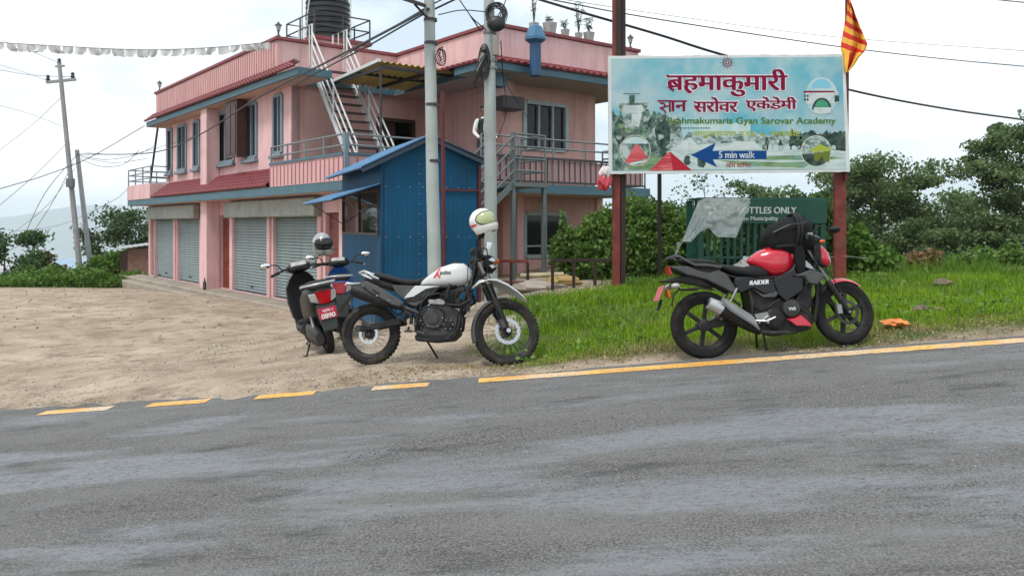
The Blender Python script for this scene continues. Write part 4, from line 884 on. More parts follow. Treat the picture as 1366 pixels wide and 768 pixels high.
# ================================================================ flag, red bag
fl1 = M('flag_orange', (.78, .40, .05), .8, var=.15, scale=8); fl2 = M('flag_red', (.58, .025, .012), .8, var=.15, scale=8)
FT = thing('striped_flag', 'orange and red striped flag hanging limp from the hoarding pole', 'flag', px(1131, 0, SD))
hx = [(0, 1131, 1133), (.1, 1130, 1137), (.3, 1127, 1144), (.5, 1124, 1152), (.62, 1122, 1157), (.70, 1122, 1155), (.8, 1125, 1146), (.9, 1126, 1140), (1, 1128.5, 1131.5)]
rows = 150; cols = 48; V_ = np.zeros((rows+1, cols+1, 3))
for i in range(rows+1):
    q = i/rows; a = np.interp(q, [h[0] for h in hx], [h[1] for h in hx]); b_ = np.interp(q, [h[0] for h in hx], [h[2] for h in hx])
    for j in range(cols+1):
        s_ = j/cols; fold = .07*math.sin(s_*9+q*3)*min(1, q*3)+.03*math.sin(s_*17+q*5); p = px(a+(b_-a)*s_, -3+q*100, SD-.05+fold); V_[i, j] = p-FT.location
ii = np.arange((rows+1)*(cols+1)).reshape(rows+1, cols+1)
f = np.stack([ii[:-1, :-1], ii[:-1, 1:], ii[1:, 1:], ii[1:, :-1]], -1).reshape(-1, 4)
fo = npmesh('cloth', V_.reshape(-1, 3), f, fl1, FT, smooth=True); fo.data.materials.append(fl2)
mi = [(1 if math.sin(((i-.42*j)/rows)*42+.5) > 0.05 else 0) if i < 110 else (1 if 16 < j < 29 else 0) for i in range(rows) for j in range(cols)]
fo.data.polygons.foreach_set('material_index', mi); fo.modifiers.new('thickness', 'SOLIDIFY').thickness = .004
m_ = MB(); m_.tube([Vector((-.01, .02, .25)), Vector((-.02, .02, -1.05))], .016, 8); m_.build('staff', redm, FT)
BG = thing('plastic_bag', 'crumpled red and white plastic bag hanging at the hoarding corner', 'bag', px(806, 248, SD-.05))
def crumple(c, r, seed, n_=26, m2=18):
    rg = []; rs = np.random.default_rng(seed); ph = rs.random(8)*6
    for i in range(m2+1):
        a = -math.pi/2+math.pi*i/m2; row = []
        for j in range(n_):
            b_ = 2*math.pi*j/n_; k = 1+.16*math.sin(3*b_+ph[0]+2*a)+.12*math.sin(7*b_+ph[1]-3*a)+.10*math.sin(5*a+ph[2]+4*b_)+.05*math.sin(13*b_+ph[3]+6*a)
            row.append((c[0]+r[0]*k*math.cos(a)*math.cos(b_), c[1]+r[1]*k*math.cos(a)*math.sin(b_), c[2]+r[2]*k*math.sin(a)))
        rg.append(row)
    m_ = MB(); m_.loft(rg); return m_
m_ = crumple((0, 0, .06), (.10, .06, .11), 3); m_.build('bag_body', M('red_film', (.5, .05, .07), .3, var=.5, scale=9), BG, smooth=45)
m_ = crumple((.01, 0, .2), (.075, .05, .085), 5); m_.build('bag_neck', M('white_film', (.6, .55, .55), .3, var=.3, scale=9), BG, smooth=45)

# ================================================================ green bottle cage with plastic sheet
CD = 13.6; cx = lambda p: (p-683)/FPX*CD; cz = lambda q: CAMZ+(HY-q)*CD/FPX
grn = M('dark_green_paint', (.006, .075, .050), .5, 0, var=.2, scale=3, dirt=((.03, .06, .045), .5, 5))
C_ = thing('bottle_cage', 'dark green barred recycling cage with BOTTLES ONLY lettering behind the red motorcycle', 'recycling bin', (cx(1017), CD, gz(cx(1017), CD)))
o = C_.location
def cb(x0, x1, y0, y1, z0, z1): m_ = MB(); m_.box((x0-o.x, y0-o.y, z0-o.z), (x1-o.x, y1-o.y, z1-o.z)); return m_
XA, XB = cx(932), cx(1103); ZT, ZM, ZB = cz(265), cz(298), o.z+.1; DP = .9
hb = cb(XA, XB, CD, CD+.03, ZM, ZT).build('header_board', grn, C_, bevel=.004)
for y_ in (CD+.03, CD+DP):
    for x_ in (XA, XB-.09): cb(x_+.001, x_+.088, y_, y_+.08, o.z-.2, ZT-.01).build('corner_post', grn, C_)
cb(XA, XB-.0, CD+.02, CD+DP, ZT, ZT+.02).build('lid', grn, C_)
cb(XA+.09, XB-.09, CD+.035, CD+.07, ZB, ZB+.06).build('bottom_rail', grn, C_); cb(XA+.09, XB-.09, CD+.035, CD+.07, cz(345), cz(342)).build('middle_rail', grn, C_)
nb = 17
for side, y_ in ((0, CD+.045), (1, CD+DP+.02)):
    for i in range(nb):
        x_ = XA+.16+(XB-XA-.32)*i/(nb-1); cb(x_-.022, x_+.022, y_, y_+.012, ZB+.06, ZM if side == 0 else ZT).build('bar', grn, C_)
for i in range(7):
    for x_ in (XA+.02, XB-.07): y_ = CD+.15+i*.11; cb(x_, x_+.012, y_, y_+.03, ZB, ZT).build('bar', grn, C_)
pw = plain('sign_white', (.62, .66, .64), .6)
def ctext(s_, x0, x1, y0, y1, bo=.006): return lettering('lettering', s_, pw, hb, cx(x0)-o.x, cx(x1)-o.x, cz(y1)-o.z, cz(y0)-o.z, -.004, (bo, bo*.5), 4)
ctext('PLASTIC BOTTLES ONLY', 940, 1062.5, 276, 285, .008); ctext('Changunarayan Municipality', 951, 1038, 288.5, 295.5, .004)
T = thing('white_sack', 'crumpled white sack lying at the foot of the green cage', 'sack', (cx(988), CD-.25, gz(cx(988), CD-.25)))
m_ = crumple((0, 0, .17), (.19, .15, .17), 9); m_.build('sack', M('white_film', (.6, .55, .55), .3, var=.3, scale=9), T, smooth=45)
m_ = crumple((.02, 0, .36), (.07, .06, .06), 12); m_.build('sack_neck', MATS['white_film'], T, smooth=45)
# clear plastic sheet draped over the left end
pm = bpy.data.materials.new('clear_film'); pm.use_nodes = True; t = pm.node_tree; b = t.nodes['Principled BSDF']; b.inputs['Base Color'].default_value = (.78, .83, .83, 1); b.inputs['Roughness'].default_value = .22; b.inputs['Specular IOR Level'].default_value = .7
tr = t.nodes.new('ShaderNodeBsdfTransparent'); ms = t.nodes.new('ShaderNodeMixShader'); ms.inputs[0].default_value = .52; t.links.new(tr.outputs[0], ms.inputs[1]); t.links.new(b.outputs[0], ms.inputs[2]); t.links.new(ms.outputs[0], t.nodes['Material Output'].inputs['Surface'])
PS = thing('plastic_sheet', 'crumpled clear plastic sheet draped over the left end of the green cage', 'plastic sheet', (cx(960), CD-.05, cz(264)))
k1, k2 = 64, 44; V_ = np.zeros((k2+1, k1+1, 3))
tops = [(900, 345), (918, 300), (931, 268), (940, 264.5), (965, 264), (985, 264), (1000, 264)]; bots = [(904, 322), (921, 322.5), (933, 310), (945, 304), (957, 316), (983, 317), (1001, 272)]
lt = np.array(tops, float); lb = np.array(bots, float); tt = np.linspace(0, 1, len(lt))
for i in range(k1+1):
    s_ = i/k1; a = np.array([np.interp(s_, tt, lt[:, 0]), np.interp(s_, tt, lt[:, 1])]); c = np.array([np.interp(s_, tt, lb[:, 0]), np.interp(s_, tt, lb[:, 1])])
    for j in range(k2+1):
        q = j/k2; p2 = a+(c-a)*q; dep = -.06-.16*float(fbm(s_*9+q*3, q*3-s_*5, 3))*(.25+q)-.06*float(fbm(s_*34, q*7+s_*9, 6))-.05*q*(1-s_)
        V_[j, i] = Vector(px(p2[0]+.8*math.sin(q*13+s_*5), p2[1], CD+dep))-PS.location
ii = np.arange((k1+1)*(k2+1)).reshape(k2+1, k1+1)
npmesh('sheet', V_.reshape(-1, 3), np.stack([ii[:-1, :-1], ii[:-1, 1:], ii[1:, 1:], ii[1:, :-1]], -1).reshape(-1, 4), pm, PS, smooth=True)

# ================================================================ low railings behind the grass
def guard(label, x0, x1, y0, D0, D1, n_, mats, mid=True):
    a = px(x0, y0, D0); b_ = px(x1, y0, D1); b_.z = a.z+(.0); T = thing('pipe_railing', label, 'railing', (a.x, a.y, gz(a.x, a.y)), group='low pipe railings beside the bushes')
    o_ = T.location; m_ = MB(); m_.bar(a-o_, b_-o_, .07, .05); m_.build('top_rail', mats[0], T)
    if mid: m_ = MB(); m_.tube([a-o_-Vector((0, 0, .35)), b_-o_-Vector((0, 0, .35))], .025, 6); m_.build('middle_rail', mats[1], T)
    for i in range(n_):
        c = a.lerp(b_, i/(n_-1)); m_ = MB(); m_.box((c.x-o_.x-.025, c.y-o_.y-.025, gz(c.x, c.y)-o_.z-.1), (c.x-o_.x+.025, c.y-o_.y+.025, c.z-o_.z-.026)); m_.build('post', mats[2], T)
guard('short low railing with red top bar in front of the pink ground floor', 660, 704, 348, 14.2, 14.0, 3, (rust, redm, darkrust))
guard('low dark pipe railing running into the bush beside the hoarding post', 737, 822, 347, 13.6, 13.6, 4, (darkrust, polem2, darkrust), False)
T = thing('bamboo_pole', 'pale bamboo pole lying level behind the low railings', 'pole', px(694, 368, 14.4)); m_ = MB(); m_.tube([Vector((0, 0, 0)), px(752, 366, 14.4)-T.location], .045, 10); m_.build('cane', M('bamboo', (.42, .36, .22), .6, var=.2, scale=5), T, smooth=50)
m_ = MB()
for q in (.2, .4, .6, .8): m_.lathe([(.046, -.012), (.05, 0), (.046, .012)], (px(752, 366, 14.4)-T.location)*q, 10, 'x')
m_.build('nodes', M('bamboo', (0, 0, 0)), T)
for k, (a, y, D, lab) in enumerate(((716, 381, 13.9, 'flat pale stone slab on the ground beyond the low railings'), (752, 378, 14.3, 'yellowish timber block on the ground beyond the low railings'), (700, 377, 14.8, 'grey rubble stone beside the steel posts'))):
    p = px(a, y, D); p.z = gz(p.x, p.y); m_ = crumple((0, 0, .06), (.42 if k == 0 else .3, .2, .09), 20+k, 16, 10); x = m_.build('stone_slab' if k != 1 else 'timber_block', M('pale_stone', (.42, .36, .30), .9, var=.2) if k != 1 else M('timber', (.40, .27, .10), .8), smooth=40); x.location = p; tag(x, lab, 'stone' if k != 1 else 'timber')
# ================================================================ motorcycles
rubber = M('tyre_rubber', (.020, .019, .018), .8, spec=.2, var=.35, scale=14, bump=.25, bscale=90, dirt=((.14, .115, .085), .55, 6))
rubber2 = M('tyre_rubber_clean', (.010, .010, .010), .75, spec=.2, var=.3, scale=14, bump=.2, bscale=90, dirt=((.06, .055, .045), .4, 7))
bpl = M('black_trim_plastic', (.010, .010, .011), .5, spec=.25, var=.25, scale=8, dirt=((.085, .072, .056), .55, 7))
bgl = M('black_gloss_paint', (.005, .005, .006), .25, var=.2, coat=.25, spec=.3)
gpl = M('grey_trim_plastic', (.060, .062, .065), .5, spec=.3, var=.15, scale=8, dirt=((.14, .125, .105), .4, 7))
alu = M('cast_aluminium', (.30, .30, .30), .4, .85, var=.2, scale=12, bump=.1, dirt=((.10, .09, .075), .5, 10))
dalu = M('dark_cast_metal', (.042, .042, .043), .5, .5, var=.25, scale=12, bump=.15, dirt=((.13, .115, .09), .5, 8))
chrome = M('bright_steel', (.55, .55, .56), .22, .95, var=.08)
silver = M('silver_paint', (.45, .46, .47), .35, .5, var=.08)
wpaint = M('white_tank_paint', (.56, .57, .56), .25, var=.05, coat=.4, dirt=((.50, .47, .42), .35, 6))
rpaint = M('red_tank_paint', (.48, .006, .022), .2, var=.08, coat=.8)
seatm = M('seat_vinyl', (.014, .014, .015), .6, spec=.25, var=.2, scale=20, bump=.25, bscale=160)
lens_c = M('clear_lens', (.36, .35, .33), .12, var=.3, scale=18); lens_r = M('red_lens', (.36, .004, .008), .12, var=.2); lens_o = M('amber_lens', (.5, .10, .01), .2)
def wheel(parent, name, c, r, wd, rim_r, kind, disc_r, disc_y, xf=None, knob=0, tyre=None, dmat=None, rimm=None):
    X = xf or Matrix.Identity(4); ce = (c[0], 0, c[1]); hw = wd/2; rm = rimm or bpl
    m_ = MB(); m_.lathe([(rim_r-.012, -hw*.62), (rim_r+.012, -hw*.66), (rim_r+.012, -hw*.55), (rim_r-.02, -hw*.3), (rim_r-.022, hw*.3), (rim_r+.012, hw*.55), (rim_r+.012, hw*.66), (rim_r-.012, hw*.62), (rim_r-.035, hw*.25), (rim_r-.035, -hw*.25), (rim_r-.012, -hw*.62)], ce, 56)
    if kind == 'alloy':
        for k in range(6):
            a = 2*math.pi*k/6+.3; ca, sa = math.cos(a), math.sin(a); e_ = Vector((ca, 0, sa)); q = Vector(ce)
            m_.bar(q+e_*.03, q+e_*(rim_r-.02), .034, .032, up=(0, 1, 0))
    W = m_.xf(X).build(name, rm, parent, smooth=40)
    m_ = MB(); prof = []
    for i in range(15):
        a = -math.pi*.5-1.02+(math.pi+2.04)*i/14; prof.append((r-hw*.92+hw*.92*math.cos(a*.98-0), 0))
    prof = []
    h_ = r-rim_r
    for i in range(17):
        s_ = -1+2*i/16; prof.append((rim_r+h_*(1-abs(s_)**2.6)**.62 if abs(s_) < 1 else rim_r, hw*math.copysign(min(1, abs(s_)*1.18)**.8, s_)*(1 if abs(s_) < .86 else .66+.34*(1-abs(s_))/.14)))
    m_.lathe(prof, ce, 72)
    if knob:
        for k in range(knob):
            for row, (o_, dr_) in enumerate(((-.62, -.022), (0, .001), (.62, -.022))):
                a = 2*math.pi*(k+(.5 if row == 1 else 0))/knob; e_ = Vector((math.cos(a), 0, math.sin(a))); tn = Vector((-math.sin(a), 0, math.cos(a)))
                mm = Matrix((tn, Vector((0, 1, 0)), e_)).transposed().to_4x4(); mm.translation = Vector(ce)+e_*(r+dr_-.002)+Vector((0, o_*hw, 0))
                m_.obox(mm, .6*2*math.pi*r/knob, hw*.5, .020)
    m_.xf(X).build('tyre', tyre or rubber, W, smooth=35)
    m_ = MB(); m_.lathe([(.0, -.075), (.022, -.075), (.03, -.05), (.055, -.045), (.055, .045), (.03, .05), (.022, .075), (0, .075)], ce, 20); m_.xf(X).build('hub', dalu, W, smooth=40)
    if kind == 'spoke':
        m_ = MB()
        for k in range(36):
            a = 2*math.pi*k/36; b_ = a+(.42 if k % 2 else -.42); sy = .04 if (k//2) % 2 else -.04
            m_.tube([(ce[0]+.05*math.cos(b_), sy, ce[2]+.05*math.sin(b_)), (ce[0]+(rim_r-.02)*math.cos(a), 0, ce[2]+(rim_r-.02)*math.sin(a))], .0022, 4)
        m_.xf(X).build('spokes', chrome, W)
    if disc_r:
        m_ = MB(); k = 48; inner = disc_r*.72
        for side in (0,):
            rg = []
            for i in range(k+1):
                a = 2*math.pi*i/k; rr = disc_r*(1-.025*(i % 2)); rg.append([(ce[0]+q*math.cos(a), disc_y+s_, ce[2]+q*math.sin(a)) for q, s_ in ((inner, -.002), (rr, -.002), (rr, .002), (inner, .002))])
            m_.loft(rg, cap=False)
        D_ = m_.xf(X).build('brake_disc', dmat or chrome, W)
        m_ = MB()
        for k in range(24):
            a = 2*math.pi*k/24; q = disc_r*(.80 if k % 2 else .9); m_.lathe([(0, disc_y-.0035), (.005, disc_y-.0035), (.005, disc_y+.0035)], (ce[0]+q*math.cos(a), 0, ce[2]+q*math.sin(a)), 6)
        m_.xf(X).build('disc_holes', bpl, W)
        m_ = MB()
        for k in range(5): a = 2*math.pi*k/5; m_.bar((ce[0]+.03*math.cos(a), disc_y, ce[2]+.03*math.sin(a)), (ce[0]+inner*1.02*math.cos(a+.3), disc_y, ce[2]+inner*1.02*math.sin(a+.3)), .006, .022, up=(0, 1, 0))
        m_.xf(X).build('disc_carrier', bpl, W)
    return W
def both(poly, y0, y1, name, mat, T, bevel=.006):
    for s_ in (-1, 1): m_ = MB(); m_.prism(poly, s_*y0, s_*y1); m_.build(name, mat, T, bevel=bevel, smooth=40)
def axloft(mb, p, q, rads, n=16, flat=1.0, upv=(0, 0, 1)):
    p = Vector(p); q = Vector(q); d = (q-p).normalized(); u = d.cross(Vector(upv)).normalized(); v_ = u.cross(d); rg = []
    for s_, r_ in rads:
        c = p+(q-p)*s_; rg.append([c+u*r_*flat*math.cos(2*math.pi*j/n)+v_*r_*math.sin(2*math.pi*j/n) for j in range(n)])
    return mb.loft(rg)
def strip_fender(c, r, a0, a1, wd, th, k=24, droop=.35, cyl=7, taper=(1, 1)):
    m_ = MB(); rg = []
    for i in range(k+1):
        q = i/k; a = R(a0+(a1-a0)*q); w_ = wd*(taper[0]+(taper[1]-taper[0])*q); outer = []; inner = []
        for j in range(cyl):
            s_ = -1+2*j/(cyl-1); rr = r-droop*w_*.5*s_*s_; outer.append((c[0]+(rr+th)*math.cos(a), s_*w_/2, c[1]+(rr+th)*math.sin(a))); inner.append((c[0]+rr*math.cos(a), s_*w_/2, c[1]+rr*math.sin(a)))
        rg.append(outer+inner[::-1])
    return m_.loft(rg)
def place(T, rear, front, lean):
    (xr, yr), (xf_, yf) = rear, front; zr_, zf = gz(xr, yr), gz(xf_, yf); T.location = (xr, yr, zr_+.004)
    yaw = math.atan2(yf-yr, xf_-xr); pitch = math.atan2(zf-zr_, math.hypot(xf_-xr, yf-yr)); T.rotation_euler = (-lean, -pitch, yaw); bpy.context.view_layer.update()
    return T.matrix_world.copy()
def mirror_(mbf, name, mat, T, **k):
    for s_ in (-1, 1): mbf(s_).build(name, mat, T, **k)
def catm_(pts, k=8):
    pts = [Vector(p) for p in pts]; q = [pts[0]*2-pts[1]]+pts+[pts[-1]*2-pts[-2]]; out = []
    for i in range(1, len(q)-2):
        for j in range(k):
            t_ = j/k; a, b_, c, d = q[i-1:i+3]; out.append(.5*((2*b_)+(c-a)*t_+(2*a-5*b_+4*c-d)*t_*t_+(3*b_-a-3*c+d)*t_**3))
    return out+[pts[-1]]
# ---------------------------------------------------------------- white trail motorcycle
W = thing('trail_motorcycle', 'white dual-sport motorcycle with wire wheels parked on the gravel edge', 'motorcycle')
w2 = lambda a, c: ((a-178)/421, (738-c)/421)
def w3(a, c, y): q = w2(a, c); return Vector((q[0], y, q[1]))
ax_f = w2(795, 590); piv = w3(652, 275, 0); axis = (piv-w3(795, 592, 0)).normalized()
ST = Matrix.Translation(piv) @ Matrix.Rotation(R(20), 4, axis) @ Matrix.Translation(-piv)
wheel(W, 'wheel', w2(178, 604), .318, .115, .245, 'spoke', .105, -.085, knob=46)
wheel(W, 'wheel', ax_f, .347, .09, .283, 'spoke', .138, -.075, ST, knob=50)
m_ = MB(); m_.body([(w2(388, 0)[0], w2(0, 389)[1], w2(0, 380)[1], .05), (w2(415, 0)[0], w2(0, 390)[1], w2(0, 362)[1], .09), (w2(445, 0)[0], w2(0, 391)[1], w2(0, 338)[1], .115), (w2(500, 0)[0], w2(0, 393)[1], w2(0, 301)[1], .145), (w2(555, 0)[0], w2(0, 396)[1], w2(0, 284)[1], .155), (w2(600, 0)[0], w2(0, 388)[1], w2(0, 285)[1], .145), (w2(630, 0)[0], w2(0, 370)[1], w2(0, 308)[1], .105), (w2(642, 0)[0], w2(0, 354)[1], w2(0, 336)[1], .05)], 28, 2.9)
tk_ = m_.build('fuel_tank', wpaint, W, smooth=50)
m_ = MB(); m_.lathe([(.045, 0), (.045, .012), (.03, .016), (0, .016)], tuple(w3(560, 283, 0)), 20, 'z'); m_.build('filler_cap', bpl, tk_)
def tank_fx(secs_y): return None
def on_tank(p):                                  # wrap lettering on the tank flank
    x, y, z = p
    zt, zb, hw = np.interp(x, [.54, .76, .9, 1.0], [.87, 1.04, 1.08, 1.07]), .82, np.interp(x, [.54, .635, .765, .9, 1.0], [.09, .115, .145, .155, .145])
    k = min(.98, abs((z-(zt+zb)/2)/((zt-zb)/2))); return (x, -hw*(1-k**2.9)**(1/2.9)-.004+(y), z)
q0, q1 = w2(470, 355), w2(552, 316)
lettering('lettering', 'X', plain('decal_red', (.55, .02, .03), .3), tk_, q0[0], q0[0]+.085, q0[1]+.0, q1[1]+.01, 0, (.01, 0), 3, fx=on_tank)
lettering('lettering', 'pulse', plain('decal_black', (.015, .015, .02), .3), tk_, q0[0]+.075, q1[0], q0[1]+.025, q1[1]-.012, 0, (.003, 0), 2, fx=on_tank)
m_ = MB(); m_.body([(w2(a, 0)[0], w2(0, b_)[1], w2(0, t_)[1], h_) for a, t_, b_, h_ in ((190, 333, 346, .08), (205, 328, 356, .12), (250, 334, 368, .14), (300, 349, 380, .135), (350, 360, 388, .12), (400, 355, 389, .10), (440, 338, 372, .07))], 20, 3.2); m_.build('seat', seatm, W, smooth=50)
for s_ in (-1, 1):
    m_ = MB(); m_.tube([w3(a, c, s_*y) for a, c, y in ((222, 360, .13), (195, 350, .135), (175, 334, .135), (150, 325, .12), (124, 330, .09))], [.012, .016, .017, .015, .011], 8); m_.tube([w3(a, c, s_*y) for a, c, y in ((124, 330, .09), (150, 345, .10), (190, 360, .12))], .010, 8); m_.build('grab_rail', silver, W, smooth=50)
m_ = MB(); m_.tube([w3(66, 388, -.12), w3(72, 380, -.12), w3(95, 382, -.11), w3(135, 378, -.08)], [.012, .017, .015, .008], 8); m_.build('indicator', silver, W, smooth=50)
m_ = MB(); m_.body([(w2(110, 0)[0], w2(0, 392)[1], w2(0, 372)[1], .05), (w2(150, 0)[0], w2(0, 400)[1], w2(0, 345)[1], .08), (w2(230, 0)[0], w2(0, 400)[1], w2(0, 352)[1], .10), (w2(300, 0)[0], w2(0, 420)[1], w2(0, 375)[1], .10)], 16, 3); m_.build('tail_unit', bpl, W, smooth=50)
m_ = MB(); m_.loft([[w3(a, c, y) for y in (-wd, wd)]+[w3(a-4, c+9, y) for y in (wd, -wd)] for a, c, wd in ((150, 385, .07), (110, 408, .07), (70, 445, .065), (30, 500, .06))]); m_.build('rear_fender', bpl, W, bevel=.004)
# exhaust on the right, swept up under the seat
m_ = MB(); axloft(m_, w3(104, 408, -.17), w3(345, 486, -.15), ((0, .042), (.01, .06), (.08, .074), (.5, .074), (.8, .060), (1, .032))); ex = m_.build('exhaust', bpl, W, smooth=40)
m_ = MB(); m_.prism([w2(*p) for p in ((150, 380), (180, 374), (240, 400), (330, 452), (352, 470), (335, 486), (300, 478), (190, 418))], -.255, -.238); m_.build('heat_shield', gpl, ex, bevel=.008)
for a in ((165, 392), (232, 438), (285, 458)): m_ = MB(); m_.lathe([(0, -.262), (.009, -.262), (.009, -.25)], (w2(*a)[0], 0, w2(*a)[1]), 10); m_.build('bolt', alu, ex)
m_ = MB(); m_.prism([w2(*p) for p in ((205, 405), (245, 428), (238, 436), (215, 424))], -.2575, -.254); m_.build('vent_slot', bgl, ex)
m_ = MB(); m_.tube([w3(345, 486, -.15), w3(390, 502, -.15), w3(430, 520, -.14), w3(480, 575, -.12), w3(560, 600, -.06), w3(597, 560, -.03), w3(590, 480, 0)], .022, 10); m_.build('header_pipe', dalu, ex, smooth=50)
# side panels
both([w2(*p) for p in ((282, 386), (388, 390), (350, 440), (335, 448), (300, 420))], .10, .135, 'side_panel', gpl, W)
m_ = MB(); m_.prism([w2(*p) for p in ((390, 390), (505, 392), (440, 405), (385, 440), (340, 448), (352, 432))], -.15, -.12); m_.build('side_flash', wpaint, W, bevel=.006)
both([w2(*p) for p in ((505, 396), (480, 425), (430, 462), (385, 488), (345, 470), (335, 452), (385, 446), (440, 410), (470, 396))], .12, .158, 'side_cover', bpl, W, .01)
m_ = MB()
for k in range(3): m_.prism([w2(440+k*18, 418-k*3), w2(446+k*18, 416-k*3), w2(430+k*18, 438-k*3), w2(424+k*18, 440-k*3)], -.162, -.155)
m_.prism([w2(*p) for p in ((365, 470), (400, 480), (430, 455), (412, 458), (395, 466), (375, 462))], -.166, -.155); m_.build('cover_vent', gpl, W)
# frame and engine
m_ = MB()
for s_ in (-1, 1):
    m_.tube([w3(655, 300, s_*.03), w3(630, 400, s_*.09), w3(600, 480, s_*.12), w3(590, 580, s_*.13), w3(540, 625, s_*.13)], .018, 8)
    m_.tube([w3(640, 330, s_*.04), w3(560, 392, s_*.10), w3(400, 400, s_*.10), w3(250, 385, s_*.08)], .017, 8); m_.tube([w3(400, 400, s_*.10), w3(380, 480, s_*.12), w3(375, 560, s_*.12)], .02, 8)
m_.build('frame', bpl, W, smooth=50)
m_ = MB(); m_.prism([w2(*p) for p in ((388, 520), (425, 485), (480, 468), (560, 480), (592, 525), (580, 590), (520, 620), (410, 625), (385, 575))], -.12, .12); en = m_.build('engine', dalu, W, bevel=.02, seg=2, smooth=40)
def cover(a, r_, y_, mat, name='engine_cover'):
    m_ = MB(); m_.lathe([(r_, y_+.04), (r_, y_+.012), (r_*.9, y_), (r_*.55, y_-.004), (r_*.5, y_-.012), (0, y_-.012)], (w2(*a)[0], 0, w2(*a)[1]), 28); m_.build(name, mat, en, smooth=35)
    for k in range(6):
        m_ = MB(); q = 2*math.pi*k/6; m_.lathe([(0, y_-.008), (.006, y_-.006), (.006, y_+.01)], (w2(*a)[0]+r_*.86*math.cos(q), 0, w2(*a)[1]+r_*.86*math.sin(q)), 6)
        m_.build('bolt', alu, en)
cover((478, 532), .118, -.155, dalu); cover((545, 560), .06, -.145, bpl); cover((415, 560), .045, -.14, bpl)
for k in range(9):
    c = w3(528+k*4.2, 478-k*9, 0); m_ = MB(); m_.obox(Matrix.Translation(c) @ Matrix.Rotation(R(-22), 4, 'Y'), .17, .19, .007); m_.build('cooling_fin', dalu, en)
m_ = MB(); m_.obox(Matrix.Translation(w3(545, 440, 0)) @ Matrix.Rotation(R(-22), 4, 'Y'), .12, .14, .19); m_.build('cylinder', bpl, en)
m_ = MB(); m_.obox(Matrix.Translation(w3(575, 408, 0)) @ Matrix.Rotation(R(-22), 4, 'Y'), .16, .16, .06); m_.tube([w3(500, 420, -.02), w3(520, 425, -.02), w3(545, 430, 0)], .03, 10); m_.build('cylinder_head', dalu, en, bevel=.01)
m_ = MB(); m_.tube([w3(585, 455, -.15), w3(585, 455, .0)], .03, 12); m_.obox(Matrix.Translation(w3(620, 470, -.05)), .05, .1, .14); m_.build('oil_cooler', bpl, en)
m_ = MB(); m_.prism([w2(*p) for p in ((392, 606), (520, 606), (584, 580), (592, 600), (560, 632), (480, 640), (400, 634))], -.14, .14); m_.build('skid_plate', bpl, W, bevel=.015)
m_ = MB()
for s_ in (-1, 1): m_.tube([w3(402, 590, s_*.16), w3(412, 545, s_*.2), w3(428, 470, s_*.21), w3(455, 435, s_*.2), w3(500, 425, s_*.17), w3(545, 440, s_*.12)], .013, 8); m_.tube([w3(552, 385, s_*.17), w3(545, 412, s_*.19), w3(540, 445, s_*.19)], .02, 8); m_.tube([w3(470, 468, s_*.18), w3(600, 478, s_*.2), w3(640, 455, s_*.17), w3(630, 420, s_*.1)], .016, 8)
m_.build('crash_guard', bpl, W, smooth=50)
m_ = MB(); m_.prism([w2(*p) for p in ((462, 452), (530, 456), (536, 468), (528, 476), (466, 472), (458, 462))], -.225, -.205); m_.build('footrest_plate', alu, W, bevel=.004)
m_ = MB(); m_.bar(w3(140, 582, -.10), w3(330, 548, -.12), .035, .068); m_.bar(w3(130, 582, .10), w3(330, 548, .12), .035, .068); m_.bar(w3(300, 545, -.12), w3(300, 545, .12), .06, .05); m_.build('swingarm', bpl, W, bevel=.008)
m_ = MB(); m_.obox(Matrix.Translation(w3(135, 580, -.1)), .07, .03, .07); m_.obox(Matrix.Translation(w3(170, 560, -.1)) @ Matrix.Rotation(R(20), 4, 'Y'), .11, .05, .045); m_.build('rear_caliper', dalu, W, bevel=.006)
m_ = MB(); m_.tube([w3(375, 430, 0), w3(330, 550, 0)], .02, 10)
for k in range(9): c = w3(372-k*4.4, 440+k*11, 0); m_.lathe([(.03, -.006), (.042, 0), (.03, .006)], c, 14, 'z')
m_.build('rear_shock', gpl, W)
m_ = MB(); m_.tube([w3(365, 575, -.12), w3(372, 590, -.21)], .014, 8); m_.bar(w3(355, 592, -.16), w3(390, 592, -.24), .03, .02); m_.tube([w3(390, 590, -.16), w3(440, 600, -.17), w3(455, 588, -.17)], .009, 6); m_.tube([w3(320, 540, -.16), w3(345, 500, -.155), w3(380, 520, -.15)], .012, 6); m_.build('footpeg', dalu, W)
m_ = MB(); m_.tube([w3(425, 628, .12), w3(468, 708, .24), w3(478, 716, .25)], [.012, .011, .011], 8); m_.bar(w3(466, 716, .25), w3(505, 712, .27), .03, .012); m_.build('side_stand', bpl, W)
# front end, turned to the left
def fr(name, m_, mat, parent=None, **k): return m_.xf(ST).build(name, mat, parent or W, **k)
top_f = piv+Vector((.055, 0, .03)); a0 = w3(795, 590, 0); off = a0-(piv-axis*(piv-a0).dot(axis)); upv = axis
fk = MB(); fl_ = MB(); ln = (w3(700, 262, 0)-a0).dot(axis)
for s_ in (-1, 1):
    y = Vector((0, s_*.098, 0)); fk.tube([a0+y+upv*.33, a0+y+upv*(ln+.02)], .021, 12); fl_.tube([a0+y-upv*.03, a0+y+upv*.06, a0+y+upv*.36, a0+y+upv*.38], [.026, .034, .034, .028], 12)
    for k in range(7): fl_.lathe([(.034, -.006), (.04, 0), (.034, .006)], a0+y+upv*(.39+k*.022), 12, 'z')
F_ = fr('fork', fk, M('fork_steel', (.18, .18, .18), .35, .8), smooth=50); fr('fork_leg', fl_, bpl, F_, smooth=50)
m_ = MB()
for s_ in (.36, .70): c = a0+upv*(ln+.02-.02 if s_ > .5 else ln-.17); m_.obox(Matrix.Translation(c) @ Matrix.Rotation(math.atan2(-upv.x, upv.z)*-1, 4, 'Y'), .06, .25, .035)
